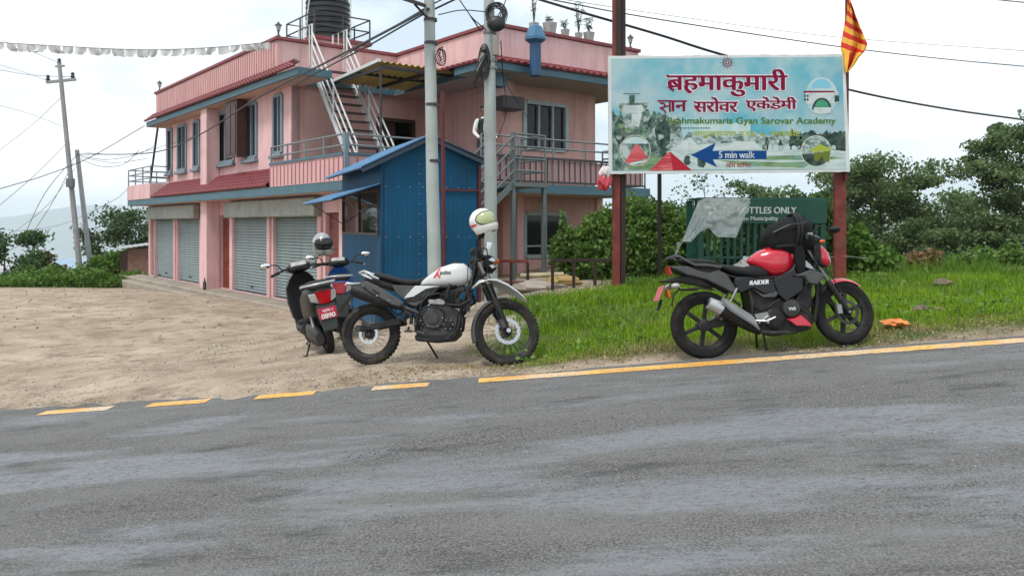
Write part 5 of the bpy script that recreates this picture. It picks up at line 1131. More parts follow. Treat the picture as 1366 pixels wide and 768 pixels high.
fr('triple_clamp', m_, bpl, F_, bevel=.008)
m_ = MB(); g0 = a0+Vector((-.05, -.105, .05)); m_.obox(Matrix.Translation(g0+upv*.02) @ Matrix.Rotation(R(-25), 4, 'Y'), .06, .05, .11); fr('front_caliper', m_, dalu, F_, bevel=.01)
m_ = MB(); m_.tube([(a0.x, -.12, a0.z), (a0.x, .12, a0.z)], .017, 10); m_.tube([(a0.x, -.135, a0.z), (a0.x, -.12, a0.z)], .024, 8); fr('front_axle', m_, chrome, F_)
fr('inner_fender', strip_fender(ax_f, .372, 88, 200, .12, .004, droop=.5, taper=(.8, 1)), gpl, W, smooth=50)
# high white beak
m_ = MB(); pts = [(636, 392, .05), (665, 362, .10), (700, 345, .125), (740, 346, .13), (790, 366, .12), (840, 397, .095), (872, 424, .06), (888, 445, .02)]; rg = []
for a, c, hw in pts:
    o_ = [w3(a, c, 0)+Vector((0, s_*hw, -.055*abs(s_)**2*(hw/.13))) for s_ in np.linspace(-1, 1, 9)]; i_ = [p-Vector((0, 0, .007)) for p in o_]; rg.append(o_+i_[::-1])
m_.loft(rg); fr('front_fender', m_, wpaint, smooth=60)
m_ = MB(); m_.body([(w2(688, 0)[0], w2(0, 315)[1], w2(0, 255)[1], .07), (w2(705, 0)[0], w2(0, 325)[1], w2(0, 240)[1], .10), (w2(728, 0)[0], w2(0, 325)[1], w2(0, 252)[1], .10), (w2(742, 0)[0], w2(0, 310)[1], w2(0, 268)[1], .08)], 18, 3); hl = fr('headlight', m_, bpl, smooth=50)
m_ = MB(); m_.body([(w2(738, 0)[0], w2(0, 312)[1], w2(0, 268)[1], .078), (w2(747, 0)[0], w2(0, 306)[1], w2(0, 274)[1], .06)], 18, 3); fr('lens', m_, lens_c, hl, smooth=50)
m_ = MB(); m_.prism([w2(*p) for p in ((700, 275), (722, 262), (735, 275), (728, 285), (712, 280))], -.108, -.098); m_.prism([w2(*p) for p in ((705, 300), (735, 292), (740, 305), (720, 315))], -.108, -.098); fr('headlight_trim', m_, chrome, hl, bevel=.003)
m_ = MB(); rg = []
for a, c, hw, bow in ((690, 250, .105, .03), (692, 225, .10, .03), (697, 200, .075, .025), (700, 184, .03, .01)):
    o_ = [w3(a, c, 0)+Vector((.09*math.cos(s_*1.35)-.02+(bow if 0 else 0), math.sin(s_*1.35)*hw, 0)) for s_ in np.linspace(-1, 1, 9)]; rg.append(o_+[p-Vector((.004, 0, 0)) for p in o_][::-1])
m_.loft(rg); fr('windscreen', m_, M('smoke_visor', (.50, .52, .52), .2, var=.1), smooth=60)
m_ = MB(); hb_ = [w3(632, 262, -.40), w3(640, 252, -.28), w3(655, 252, -.10), w3(658, 262, 0), w3(655, 252, .10), w3(640, 252, .28), w3(632, 262, .40)]; m_.tube(hb_, .012, 8); H_ = fr('handlebar', m_, bpl, smooth=50)
for s_ in (-1, 1):
    m_ = MB(); m_.tube([w3(630, 264, s_*.415), w3(639, 254, s_*.29)], .017, 10); fr('grip', m_, seatm, H_)
    m_ = MB(); m_.tube([w3(650, 250, s_*.27), w3(662, 262, s_*.34), w3(660, 272, s_*.40)], .007, 6); m_.obox(Matrix.Translation(w3(648, 250, s_*.25)), .05, .05, .05); fr('lever', m_, dalu, H_)
m_ = MB(); m_.tube([w3(652, 250, -.24), w3(650, 205, -.27), w3(662, 150, -.28)], .012, 8); m_.body([(w2(640, 0)[0], w2(0, 205)[1], w2(0, 140)[1], .05), (w2(668, 0)[0], w2(0, 195)[1], w2(0, 135)[1], .05)], 12, 3); v0 = len(m_.v); m_.v = [(x, y-(.28 if abs(y) <= .051 and x > w2(638, 0)[0] and z > w2(0, 206)[1] and y > -.1 else 0), z) for x, y, z in m_.v]; fr('mirror', m_, bpl, H_, smooth=50)
m_ = MB(); m_.tube([w3(650, 250, .24), w3(655, 215, .30)], .008, 8); m_.ell(w3(655, 195, .31), (.03, .07, .05), 12, 8); fr('mirror', m_, bpl, H_, smooth=50)
m_ = MB(); m_.obox(Matrix.Translation(w3(672, 245, 0)) @ Matrix.Rotation(R(-35), 4, 'Y'), .03, .16, .1); m_.tube([w3(690, 250, -.08), w3(700, 330, -.1), w3(740, 440, -.11), w3(770, 560, -.1)], .006, 6); m_.tube([w3(650, 260, -.05), w3(625, 400, -.12), w3(630, 470, -.1), w3(600, 540, -.1)], .007, 6); fr('instrument_cluster', m_, bpl, H_)
for s_ in (-1, 1): m_ = MB(); m_.tube([w3(722, 292, s_*.08), w3(735, 288, s_*.16)], .009, 6); m_.ell(w3(737, 287, s_*.17), (.022, .03, .028), 10, 8); fr('indicator', m_, lens_o, hl, smooth=50)
m_ = MB()
for k, (y0, y1) in enumerate(((-.22, -.06), (-.2, -.03), (.2, .05))): m_.tube(catm_([w3(648, 248, y0), w3(690, 232-8*k, y0*.6), w3(700, 285, y1), w3(668, 340, y1*.8), w3(620, 400, y1)]), .0045, 5)
m_.tube(catm_([w3(640, 250, -.2), w3(610, 300, -.165), w3(612, 400, -.14), w3(650, 470, -.12), w3(600, 540, -.13)]), .005, 5); fr('control_cables', m_, bgl, H_)
m_ = MB(); m_.tube(catm_([w3(250, 470, -.11), w3(320, 520, -.13), w3(350, 470, -.12), w3(395, 540, -.14)]), .006, 5); m_.tube(catm_([w3(430, 470, -.14), w3(500, 445, -.13), w3(560, 470, -.12)]), .006, 5); m_.build('hoses', bgl, W)
WM = place(W, (-1.52, 8.80), (-.06, 8.62), R(9))
# helmet hung on the white motorcycle's mirror
def helmet(T, shell, visor, trimm, s_=1.0, accent=None, openf=False):
    m_ = MB(); m_.ell((0, 0, 0), (.155*s_, .125*s_, .135*s_), 28, 18, -.62, 1); m_.build('shell', shell, T, smooth=60)
    for nm_, mt_, hq, hz, k_ in (('eye_port', trimm, 1.32, .075, 1.012), ('visor', visor, 1.22, .064, 1.035)):
        m_ = MB(); rg = []
        for q in np.linspace(-hq, hq, 25):
            ex_ = math.sqrt(max(0, 1-(abs(q)/hq)**3.2)); zc = .012*s_; o_ = []; i_ = []
            for t_ in np.linspace(-1, 1, 9):
                z = zc+t_*hz*s_*ex_; k = math.sqrt(1-(z/(.135*s_))**2); o_.append((.155*s_*k*k_*math.cos(q), .125*s_*k*k_*math.sin(q), z)); i_.append((.155*s_*k*(k_-.01)*math.cos(q), .125*s_*k*(k_-.01)*math.sin(q), z))
            rg.append(o_+i_[::-1])
        m_.loft(rg); m_.build(nm_, mt_, T, smooth=60)
    if not openf:
        m_ = MB(); rg = []
        for i in range(6):
            a = i/5; z = -.06*s_-.075*s_*a; k = 1.02-.16*a*a; rg.append([(.168*s_*k*math.cos(q)+.012, .130*s_*k*math.sin(q), z) for q in np.linspace(-1.7, 1.7, 19)]+[(.15*s_*k*math.cos(q)+.012, .114*s_*k*math.sin(q), z) for q in np.linspace(1.7, -1.7, 19)])
        m_.loft(rg); m_.build('chin_bar', shell, T, smooth=60)
    m_ = MB(); m_.lathe([(.13*s_, -.085*s_), (.128*s_, -.10*s_), (.105*s_, -.112*s_), (.1*s_, -.06*s_)], (0, 0, 0), 28, 'z'); m_.v = [(x, y*.84, z) for x, y, z in m_.v]; m_.build('neck_roll', trimm, T, smooth=50)
    if accent:
        for y_ in (-1, 1):
            m_ = MB(); rg = []
            for i in range(10):
                q = 1.3+1.0*i/9; z0 = (-.045+.01*i/9)*s_; k = 1.012; rg.append([(.155*s_*k*math.cos(q)*.97, y_*.125*s_*k*math.sin(q)*.97, z0), (.155*s_*k*math.cos(q)*.985, y_*.125*s_*k*math.sin(q)*.985, z0+.02*s_)])
            m_.loft(rg, cap=False, closed=False); m_.build('stripe', accent, T, smooth=60)
hw_ = M('helmet_white', (.66, .66, .62), .2, coat=.6, var=.05)
T = thing('helmet', 'white full-face helmet with pale green visor perched on the white motorcycle mirror', 'helmet', px(643, 295, 8.5), R(-70)); T.rotation_euler = (R(8), R(-14), R(-50))
helmet(T, hw_, M('visor_green', (.36, .40, .20), .15, var=.15, coat=.5), bpl, .98, plain('decal_red', (.5, .02, .03)))
# ---------------------------------------------------------------- red commuter motorcycle
Rr = thing('street_motorcycle', 'red and black street motorcycle with alloy wheels parked on the road edge', 'motorcycle')
PIT = math.atan2(48, 659); cp, sp_ = math.cos(PIT), math.sin(PIT)
def r2(a, c): x, z = (a-286)/503, (720-c)/503; return (x*cp+z*sp_, -x*sp_+z*cp)
def r3(a, c, y): q = r2(a, c); return Vector((q[0], y, q[1]))
def rsec(lst): return [(r2(a, (t_+b_)/2)[0], r2(a, b_)[1], r2(a, t_)[1], h_) for a, t_, b_, h_ in lst]
axr, axf = r2(286, 562), r2(945, 525); pv = r3(775, 235, 0); f0 = r3(945, 525, 0); axs = (pv-f0).normalized()
ST = Matrix.Translation(pv) @ Matrix.Rotation(R(9), 4, axs) @ Matrix.Translation(-pv)
def fr(name, m_, mat, parent=None, **k): return m_.xf(ST).build(name, mat, parent or Rr, **k)
wheel(Rr, 'wheel', axr, .308, .11, .225, 'alloy', 0, 0, tyre=rubber2); wheel(Rr, 'wheel', axf, .296, .09, .222, 'alloy', .115, -.07, ST, tyre=rubber2, dmat=dalu)
m_ = MB(); m_.body(rsec(((508, 268, 282, .035), (530, 247, 300, .08), (565, 226, 328, .115), (610, 209, 356, .14), (650, 201, 356, .148), (690, 199, 338, .135), (718, 205, 300, .10), (728, 222, 270, .05))), 26, 2.7); rt_ = m_.build('fuel_tank', rpaint, Rr, smooth=50)
both([r2(*p) for p in ((598, 362), (640, 345), (690, 318), (722, 262), (745, 330), (735, 420), (650, 470), (612, 430))], .10, .15, 'knee_panel', bgl, Rr, .012)
both([r2(*p) for p in ((688, 352), (735, 336), (772, 325), (834, 350), (815, 372), (792, 396), (752, 388), (738, 358))], .15, .195, 'tank_shroud', gpl, Rr, .012)
both([r2(*p) for p in ((730, 262), (760, 285), (800, 330), (770, 322), (735, 305))], .11, .16, 'shroud_blade', M('silver_trim', (.35, .36, .37), .35, .4), Rr, .006)
both([r2(*p) for p in ((418, 352), (470, 346), (600, 358), (642, 388), (610, 440), (548, 428), (505, 402), (445, 425), (425, 398))], .09, .135, 'side_panel', bgl, Rr, .012)
both([r2(*p) for p in ((500, 402), (548, 432), (600, 425), (640, 392), (645, 400), (604, 445), (545, 445))], .12, .142, 'panel_crease', gpl, Rr, .004)
q0, q1 = r2(488, 386), r2(578, 362)
lettering('lettering', 'RAIDER', pw, Rr, q0[0], q1[0], q0[1]-.002, q1[1]+.002, -.1375, (.006, 0), 3, fx=lambda p: (p[0]+(p[2]-q0[1])*.3, p[1], p[2]-(p[0]-q0[0])*.03))
m_ = MB(); m_.body(rsec(((362, 286, 300, .09), (385, 287, 318, .125), (430, 292, 338, .13), (480, 300, 348, .125), (530, 292, 358, .115), (575, 300, 362, .10), (600, 325, 354, .06))), 20, 3.2); m_.build('seat', seatm, Rr, smooth=50)
m_ = MB(); m_.body(rsec(((178, 258, 266, .05), (195, 254, 278, .09), (250, 256, 290, .11), (310, 260, 298, .115), (345, 268, 302, .11), (360, 282, 300, .08))), 20, 3.2); m_.build('pillion_seat', seatm, Rr, smooth=50)
for s_ in (-1, 1):
    m_ = MB(); pts = [(133, 250, .06), (150, 245, .10), (172, 247, .125), (205, 268, .13), (240, 288, .13), (300, 291, .13), (365, 302, .13)]
    rg = [];
    for a, c, y in pts: p = r3(a, c, s_*y); rg.append([p+Vector((0, -.012, -.012)), p+Vector((0, .012, -.012)), p+Vector((0, .012, .014)), p+Vector((0, -.012, .014))])
    m_.loft(rg); m_.build('grab_rail', gpl, Rr, bevel=.004, smooth=50)
both([r2(*p) for p in ((128, 290), (208, 292), (262, 314), (310, 327), (350, 312), (388, 332), (428, 396), (415, 424), (372, 398), (292, 356), (205, 332), (140, 300))], .075, .125, 'tail_panel', gpl, Rr, .01)
m_ = MB(); m_.prism([r2(*p) for p in ((132, 288), (360, 300), (420, 400), (300, 350), (200, 328), (140, 302))], -.073, .073); m_.build('tail_core', bpl, Rr)
m_ = MB(); m_.prism([r2(*p) for p in ((86, 357), (150, 340), (225, 332), (300, 362), (330, 398), (260, 378), (180, 362), (110, 363))], -.075, .075); m_.build('rear_fender', bpl, Rr, bevel=.006)
m_ = MB(); m_.prism([r2(*p) for p in ((122, 292), (134, 288), (145, 330), (130, 330))], -.08, .08); m_.build('tail_lamp', lens_r, Rr, bevel=.004)
for s_ in (-1, 1): m_ = MB(); m_.ell(r3(148, 381, s_*.13), (.042, .03, .026), 14, 8); x = m_.build('indicator', lens_c, Rr, smooth=50); m_ = MB(); m_.tube([r3(150, 378, s_*.11), r3(170, 362, s_*.06)], .01, 6); m_.build('stalk', bpl, x)
m_ = MB(); m_.loft([[r3(a, c, y) for y in (-.1, .1)]+[r3(a+6, c+1, y) for y in (.1, -.1)] for a, c in ((95, 378), (66, 446))]); m_.build('number_plate', M('plate_pink', (.55, .14, .16), .4, var=.4, scale=20), Rr, bevel=.003)
m_ = MB(); m_.loft([[r3(a, c, y) for y in (-.06, .06)]+[r3(a+14, c+2, y) for y in (.06, -.06)] for a, c in ((115, 395), (122, 432))]); m_.build('reflector', lens_o, Rr, bevel=.006)
m_ = MB(); m_.loft([[r3(a, c, y) for y in (-.05, .05)]+[r3(a+5, c+1, y) for y in (.05, -.05)] for a, c in ((92, 440), (72, 488))]); m_.build('mud_flap', bpl, Rr)
m_ = MB(); m_.tube([r3(130, 470, -.09), r3(140, 420, -.1), r3(165, 398, -.11), r3(260, 394, -.12), r3(330, 405, -.11)], .008, 6); m_.tube([r3(155, 378, -.08), r3(180, 400, -.07), r3(260, 402, -.07)], .008, 6); m_.build('saree_guard', bpl, Rr, smooth=50)
# exhaust
m_ = MB(); axloft(m_, r3(285, 462, -.19), r3(350, 495, -.185), ((0, .040), (.03, .054), (.5, .062), (1, .066))); ex = m_.build('exhaust', silver, Rr, smooth=40)
m_ = MB(); m_.lathe([(.0, 0), (.03, 0), (.03, .02)], (0, 0, 0), 14, 'x'); d = (r3(285, 462, -.19)-r3(350, 495, -.185)).normalized(); m_.xf(Matrix.Translation(r3(284, 461, -.19)) @ Vector((1, 0, 0)).rotation_difference(d).to_matrix().to_4x4()); m_.build('outlet', bgl, ex)
m_ = MB(); axloft(m_, r3(345, 492, -.185), r3(520, 600, -.165), ((0, .068), (.5, .063), (.8, .05), (1, .028))); m_.build('muffler_body', bpl, ex, smooth=40)
m_ = MB(); m_.prism([r2(*p) for p in ((333, 440), (352, 446), (478, 528), (505, 594), (470, 566), (372, 500), (345, 470))], -.272, -.235); m_.build('heat_shield', M('brushed_shield', (.26, .26, .26), .4, .7, var=.15, scale=9), ex, bevel=.012, seg=2)
m_ = MB(); m_.tube([r3(515, 598, -.16), r3(580, 606, -.14), r3(680, 605, -.09), r3(770, 590, -.04), r3(812, 520, -.02), r3(790, 440, 0)], .019, 10); m_.build('header_pipe', dalu, ex, smooth=50)
m_ = MB()
for s_ in (-1, 1):
    m_.bar(r3(262, 572, s_*.1), r3(480, 535, s_*.1), .035, .055); m_.tube([r3(395, 440, s_*.12), r3(440, 475, s_*.13), r3(430, 500, s_*.12)], .012, 6)
m_.build('swingarm', bpl, Rr, bevel=.006)
for s_ in (-1, 1):
    m_ = MB(); a, b_ = r3(385, 430, s_*.13), r3(345, 545, s_*.13); a, b_ = r3(432, 400, s_*.12), r3(350, 540, s_*.12); m_.tube([a, b_], .014, 8); m_.build('rear_shock', alu, Rr)
m_ = MB(); m_.prism([r2(*p) for p in ((488, 505), (555, 462), (640, 445), (700, 452), (762, 480), (782, 560), (745, 602), (600, 622), (520, 592))], -.115, .115); en = m_.build('engine', bpl, Rr, bevel=.02, seg=2, smooth=40)
cpos = r2(675, 497); m_ = MB(); m_.lathe([(.085, -.10), (.085, -.135), (.075, -.15), (.055, -.155), (0, -.155)], (cpos[0], 0, cpos[1]), 30); cv = m_.build('engine_cover', dalu, en, smooth=35)
lettering('lettering', 'TVS', pw, cv, cpos[0]-.035, cpos[0]+.032, cpos[1]-.02, cpos[1]+.008, -.1575, (.004, .002), 3)
cp2 = r2(600, 545); m_ = MB(); m_.lathe([(.10, -.10), (.10, -.12), (.08, -.135), (0, -.138)], (cp2[0], 0, cp2[1]), 28); m_.build('engine_cover', bpl, en, smooth=35)
for k in range(10): m_ = MB(); m_.obox(Matrix.Translation(r3(735+k*3.6, 490-k*11, 0)) @ Matrix.Rotation(R(-14), 4, 'Y'), .16, .2, .007); m_.build('cooling_fin', dalu, en)
m_ = MB(); m_.obox(Matrix.Translation(r3(750, 440, 0)) @ Matrix.Rotation(R(-14), 4, 'Y'), .11, .14, .24); m_.build('cylinder', bpl, en)
m_ = MB(); m_.prism([r2(*p) for p in ((620, 390), (730, 400), (715, 440), (640, 448))], -.06, .06); m_.tube([r3(640, 420, -.08), r3(735, 420, -.05)], .035, 12); m_.build('carburettor', dalu, en)
both([r2(*p) for p in ((650, 546), (684, 542), (714, 527), (740, 550), (770, 582), (690, 578))], .11, .15, 'belly_panel', rpaint, Rr, .008)
m_ = MB()
for s_ in (-1, 1):
    m_.tube([r3(785, 250, s_*.03), r3(815, 360, s_*.08), r3(805, 470, s_*.1), r3(785, 560, s_*.1)], .02, 8); m_.tube([r3(770, 260, s_*.03), r3(640, 355, s_*.1), r3(470, 360, s_*.1), r3(330, 320, s_*.07)], .017, 8); m_.tube([r3(480, 360, s_*.1), r3(500, 470, s_*.12), r3(490, 540, s_*.12)], .018, 8)
m_.build('frame', bpl, Rr, smooth=50)
m_ = MB(); m_.prism([r2(*p) for p in ((480, 350), (620, 400), (600, 470), (500, 500))], -.09, .09); m_.build('airbox', bpl, Rr)
m_ = MB(); m_.tube([r3(520, 560, -.14), r3(560, 530, -.16)], .011, 8); m_.tube([r3(540, 560, -.13), r3(545, 556, -.24)], .014, 8); m_.tube([r3(500, 548, -.13), r3(550, 552, -.18), r3(590, 535, -.19)], .009, 6); m_.prism([r2(*p) for p in ((500, 520), (560, 510), (575, 540), (520, 560))], -.145, -.13); m_.build('footpeg', alu, Rr)
m_ = MB(); m_.tube([r3(545, 605, .1), r3(556, 690, .17), r3(560, 706, .18)], .011, 8); m_.bar(r3(546, 708, .17), r3(585, 704, .2), .03, .012); m_.tube([r3(548, 606, -.08), r3(556, 686, -.09)], .011, 8); m_.build('side_stand', bpl, Rr)
# front end
off_ = Vector((0, 0, 0)); ln = (pv-f0).dot(axs); fk = MB(); fl_ = MB()
for s_ in (-1, 1):
    y = Vector((0, s_*.085, 0)); fk.tube([f0+y+axs*.28, f0+y+axs*(ln+.03)], .018, 12); fl_.tube([f0+y-axs*.03, f0+y+axs*.05, f0+y+axs*.33, f0+y+axs*.34], [.022, .028, .028, .023], 12)
F_ = fr('fork', fk, M('fork_steel', (.18, .18, .18), .35, .8), smooth=50); fr('fork_leg', fl_, bpl, F_, smooth=50)
m_ = MB(); m_.obox(Matrix.Translation(f0+Vector((-.085, -.075, .035))), .05, .05, .09); m_.tube([(f0.x, -.11, f0.z), (f0.x, .11, f0.z)], .015, 8); fr('front_caliper', m_, alu, F_, bevel=.008)
m_ = MB(); m_.obox(Matrix.Translation(f0+axs*(ln+.01)), .06, .22, .03); m_.obox(Matrix.Translation(f0+axs*(ln-.16)), .06, .22, .03); fr('triple_clamp', m_, bpl, F_)
fr('front_fender', strip_fender(axf, .318, 48, 112, .13, .004, droop=.6, taper=(.55, 1)), rpaint, smooth=50)
fr('fender_flap', strip_fender(axf, .312, 108, 178, .125, .004, droop=.5, taper=(1, .8)), bpl, smooth=50)
m_ = MB(); m_.body(rsec(((812, 225, 290, .06), (828, 205, 312, .11), (855, 210, 318, .125), (878, 235, 314, .10), (893, 262, 306, .06))), 20, 3); hl = fr('headlight_cowl', m_, rpaint, smooth=50)
m_ = MB(); m_.body(rsec(((874, 228, 312, .098), (890, 250, 312, .075), (899, 270, 302, .04))), 20, 3); fr('headlight', m_, lens_c, hl, smooth=50)
m_ = MB(); m_.prism([r2(*p) for p in ((800, 215), (835, 205), (830, 300), (865, 316), (820, 312), (800, 260))], -.128, .128); fr('cowl_side', m_, bpl, hl, bevel=.02)
m_ = MB(); m_.tube([r3(728, 200, -.36), r3(742, 182, -.25), r3(768, 195, -.08), r3(772, 200, 0), r3(768, 195, .08), r3(742, 182, .25), r3(728, 200, .36)], .011, 8); H_ = fr('handlebar', m_, bpl, smooth=50)
for s_ in (-1, 1):
    m_ = MB(); m_.tube([r3(726, 203, s_*.375), r3(741, 184, s_*.26)], .017, 10); fr('grip', m_, seatm, H_)
    m_ = MB(); m_.obox(Matrix.Translation(r3(745, 182, s_*.24)), .05, .05, .05); m_.tube([r3(752, 182, s_*.24), r3(765, 190, s_*.3), r3(758, 205, s_*.36)], .007, 6); fr('lever', m_, alu, H_)
    m_ = MB(); m_.tube([r3(760, 180, s_*.22), r3(790, 140, s_*.27), r3(835, 152, s_*.3)], .007, 6); m_.ell(r3(852, 162, s_*.31), (.05, .06, .033), 14, 8); fr('mirror', m_, bpl, H_, smooth=50)
m_ = MB(); m_.obox(Matrix.Translation(r3(805, 195, 0)) @ Matrix.Rotation(R(-30), 4, 'Y'), .05, .15, .08); m_.tube([r3(780, 200, -.05), r3(800, 260, -.12), r3(790, 330, -.12)], .007, 6); m_.tube([r3(800, 205, -.06), r3(860, 330, -.1), r3(925, 450, -.1)], .006, 6); fr('instrument_cluster', m_, bpl, H_)
m_ = MB(); m_.ell(r3(838, 200, -.13), (.03, .025, .02), 10, 6); m_.ell(r3(838, 200, .13), (.03, .025, .02), 10, 6); fr('indicator', m_, lens_o, hl, smooth=50)
m_ = MB()
for k, (y0, y1) in enumerate(((-.22, -.06), (-.2, -.09), (.2, .05))): m_.tube(catm_([r3(750, 182, y0), r3(790, 160+6*k, y0*.6), r3(815, 230, y1-.06), r3(790, 300, y1-.06), r3(745, 380, y1-.04)]), .0045, 5)
fr('control_cables', m_, bgl, H_)
m_ = MB(); m_.tube(catm_([r3(480, 470, -.12), r3(540, 500, -.13), r3(600, 470, -.12), r3(660, 440, -.12)]), .006, 5); m_.tube(catm_([r3(720, 440, -.1), r3(700, 480, -.13), r3(760, 530, -.11)]), .006, 5); m_.build('hoses', bgl, Rr)
RM = place(Rr, (1.77, 7.53), (3.09, 7.6), R(7))
# black bag strapped on the tank
bagm = M('bag_nylon', (.007, .007, .008), .75, spec=.2, var=.35, scale=10, bump=.5, bscale=30)
T = thing('duffel_bag', 'black nylon duffel bag strapped on top of the red fuel tank', 'bag'); T.matrix_world = RM
m_ = MB(); m_.body(rsec(((588, 168, 205, .06), (604, 132, 236, .14), (640, 104, 250, .165), (690, 82, 256, .18), (740, 68, 252, .18), (780, 70, 236, .165), (805, 92, 205, .14), (815, 120, 170, .06))), 30, 2.5)
m_.v = [(x+.012*math.sin(z*60+y*30), y*(1+.08*math.sin(x*40+z*25)), z+.016*math.sin(x*31+y*22)+.008*math.sin(x*71-y*40)) for x, y, z in m_.v]; m_.build('bag_body', bagm, T, smooth=60)
for a in (720, 735): m_ = MB(); rg = [r3(a+30*math.sin(q)*.3, 152-96*math.sin(q), .215*math.cos(q)*-1) for q in np.linspace(-.9, math.pi+.9, 30)]; m_.tube(rg, .012, 6); m_.build('strap', seatm, T)
m_ = MB(); rg = [r3(690+90*math.cos(q), 228-16*math.sin(q), -.15*math.sin(q)-.02) for q in np.linspace(0, 2*math.pi, 30, endpoint=False)]; m_.tube(rg, .014, 6, closed=True); m_.build('strap', seatm, T)
m_ = MB(); m_.tube([r3(610, 150, -.17), r3(680, 118, -.2), r3(760, 110, -.195)], .008, 6); m_.build('zip', dalu, T)
m_ = MB(); m_.prism([r2(*p) for p in ((700, 215), (738, 200), (752, 260), (745, 330), (712, 345), (698, 290))], -.185, -.155); m_.build('side_flap', bagm, T, bevel=.012, seg=2, smooth=50)
# ---------------------------------------------------------------- scooters
def scooter(label, bodym, group, plate=True):
    T = thing('scooter', label, 'scooter', group=group)
    b_ = bodym
    wheel(T, 'wheel', (0, .225), .225, .10, .14, 'alloy', 0, 0, tyre=rubber2, rimm=dalu); wheel(T, 'wheel', (1.24, .225), .225, .09, .14, 'alloy', .085, .06, tyre=rubber2, rimm=dalu)
    m_ = MB(); m_.body([(-.30, .66, .80, .09), (-.27, .58, .83, .135), (-.18, .50, .86, .165), (0, .46, .87, .18), (.22, .42, .84, .185), (.42, .36, .78, .17), (.55, .33, .66, .14), (.60, .34, .5, .1)], 24, 3); m_.build('rear_body', b_, T, smooth=50)
    m_ = MB(); m_.body([(-.26, .83, .87, .09), (-.18, .82, .91, .135), (0, .83, .92, .145), (.2, .80, .885, .15), (.42, .76, .86, .14), (.54, .74, .83, .11), (.58, .75, .8, .06)], 20, 3.4); m_.build('seat', seatm, T, smooth=50)
    m_ = MB(); m_.tube([(.05, -.19, .86), (-.15, -.19, .885), (-.30, -.15, .90), (-.345, 0, .905), (-.30, .15, .90), (-.15, .19, .885), (.05, .19, .86)], .014, 8); m_.build('grab_rail', silver, T, smooth=50)
    # tail lamp: red centre, clear flanks
    m_ = MB(); m_.loft([[(-.315, -.098, .80), (-.315, .098, .80), (-.328, .065, .66), (-.328, -.065, .66)], [(-.25, -.105, .82), (-.25, .105, .82), (-.25, .06, .63), (-.25, -.06, .63)]]); tl = m_.build('tail_lamp', lens_r, T, bevel=.01, seg=2)
    for s_ in (-1, 1):
        m_ = MB(); m_.loft([[(-.316, s_*.101, .795), (-.275, s_*.160, .785), (-.285, s_*.145, .70), (-.325, s_*.07, .67)], [(-.25, s_*.101, .80), (-.21, s_*.165, .79), (-.22, s_*.15, .69), (-.25, s_*.07, .66)]]); m_.build('indicator', lens_c, T, bevel=.008)
    m_ = MB(); m_.loft([[(-.31, -.11, .655), (-.31, .11, .655), (-.20, .12, .63), (-.20, -.12, .63)], [(-.345, -.10, .45), (-.345, .10, .45), (-.30, .10, .44), (-.30, -.10, .44)], [(-.36, -.085, .34), (-.36, .085, .34), (-.345, .085, .33), (-.345, -.085, .33)]]); m_.build('rear_fender', M('dark_grey_fender', (.035, .042, .042), .45), T, bevel=.01)
    if plate:
        m_ = MB(); m_.obox(Matrix.Translation((-.348, 0, .545)) @ Matrix.Rotation(R(9), 4, 'Y'), .008, .215, .135); pl_ = m_.build('number_plate', plain('plate_red', (.45, .015, .05), .4), T, bevel=.003)
        fx = lambda p: (-.3525-.0-(p[2]-.545)*-.158+p[1], -p[0], p[2])
        lettering('lettering', '0890', pw, pl_, -.085, .085, .485, .545, -.0015, (.006, .004), 3, fx=fx); lettering('lettering', 'प्रदेश ३', pw, pl_, -.06, .07, .555, .6, -.0015, (.004, .002), 2, fx=fx)
    m_ = MB(); m_.body([(-.16, .16, .30, .05), (-.05, .12, .36, .06), (.15, .12, .38, .065), (.4, .16, .36, .06), (.48, .2, .3, .04)], 16, 3); m_.v = [(x, y+.11, z) for x, y, z in m_.v]; m_.build('engine', dalu, T, smooth=40)
    m_ = MB(); m_.tube([(-.2, -.14, .3), (.1, -.14, .28), (.35, -.12, .25)], [.05, .055, .03], 12); m_.build('muffler', bpl, T, smooth=50)
    m_ = MB(); m_.tube([(-.02, .13, .24), (.1, .12, .5)], .025, 10); m_.build('rear_shock', alu, T)
    m_ = MB(); m_.tube([(.25, .13, .26), (.16, .2, .12), (.12, .26, .02)], .011, 8); m_.bar((.10, .27, .014), (.18, .29, .014), .03, .012); m_.tube([(.3, .13, .2), (.2, .22, .15), (.05, .22, .14)], .01, 6); m_.build('side_stand', bpl, T)
    m_ = MB(); m_.loft([[(x, -h_, z0), (x, h_, z0), (x, h_, z1), (x, -h_, z1)] for x, z0, z1, h_ in ((.5, .22, .36, .16), (.62, .2, .31, .19), (.92, .21, .31, .19), (1.0, .24, .4, .18))]); m_.build('floorboard', bpl, T, bevel=.02)
    m_ = MB(); rg = []
    for z, x, h_, bow in ((.26, .98, .13, .05), (.4, 1.0, .20, .07), (.6, 1.03, .225, .09), (.78, 1.05, .21, .10), (.9, 1.04, .15, .08), (.96, 1.02, .09, .05)):
        o_ = [Vector((x+bow*math.cos(s_*1.4), h_*math.sin(s_*1.4)/math.sin(1.4), z)) for s_ in np.linspace(-1, 1, 11)]; i_ = [Vector((x-.05+bow*.3*math.cos(s_*1.4), h_*.97*math.sin(s_*1.4)/math.sin(1.4), z)) for s_ in np.linspace(1, -1, 11)]; rg.append(o_+i_)
    m_.loft(rg); m_.build('front_apron', b_, T, smooth=50)
    m_ = strip_fender((1.24, .225), .25, 20, 165, .13, .006, droop=.4); m_.build('front_fender', b_, T, smooth=50)
    m_ = MB()
    for s_ in (-1, 1): m_.tube([(1.24, s_*.065, .225), (1.1, s_*.065, .62)], .02, 8)
    m_.build('fork', dalu, T)
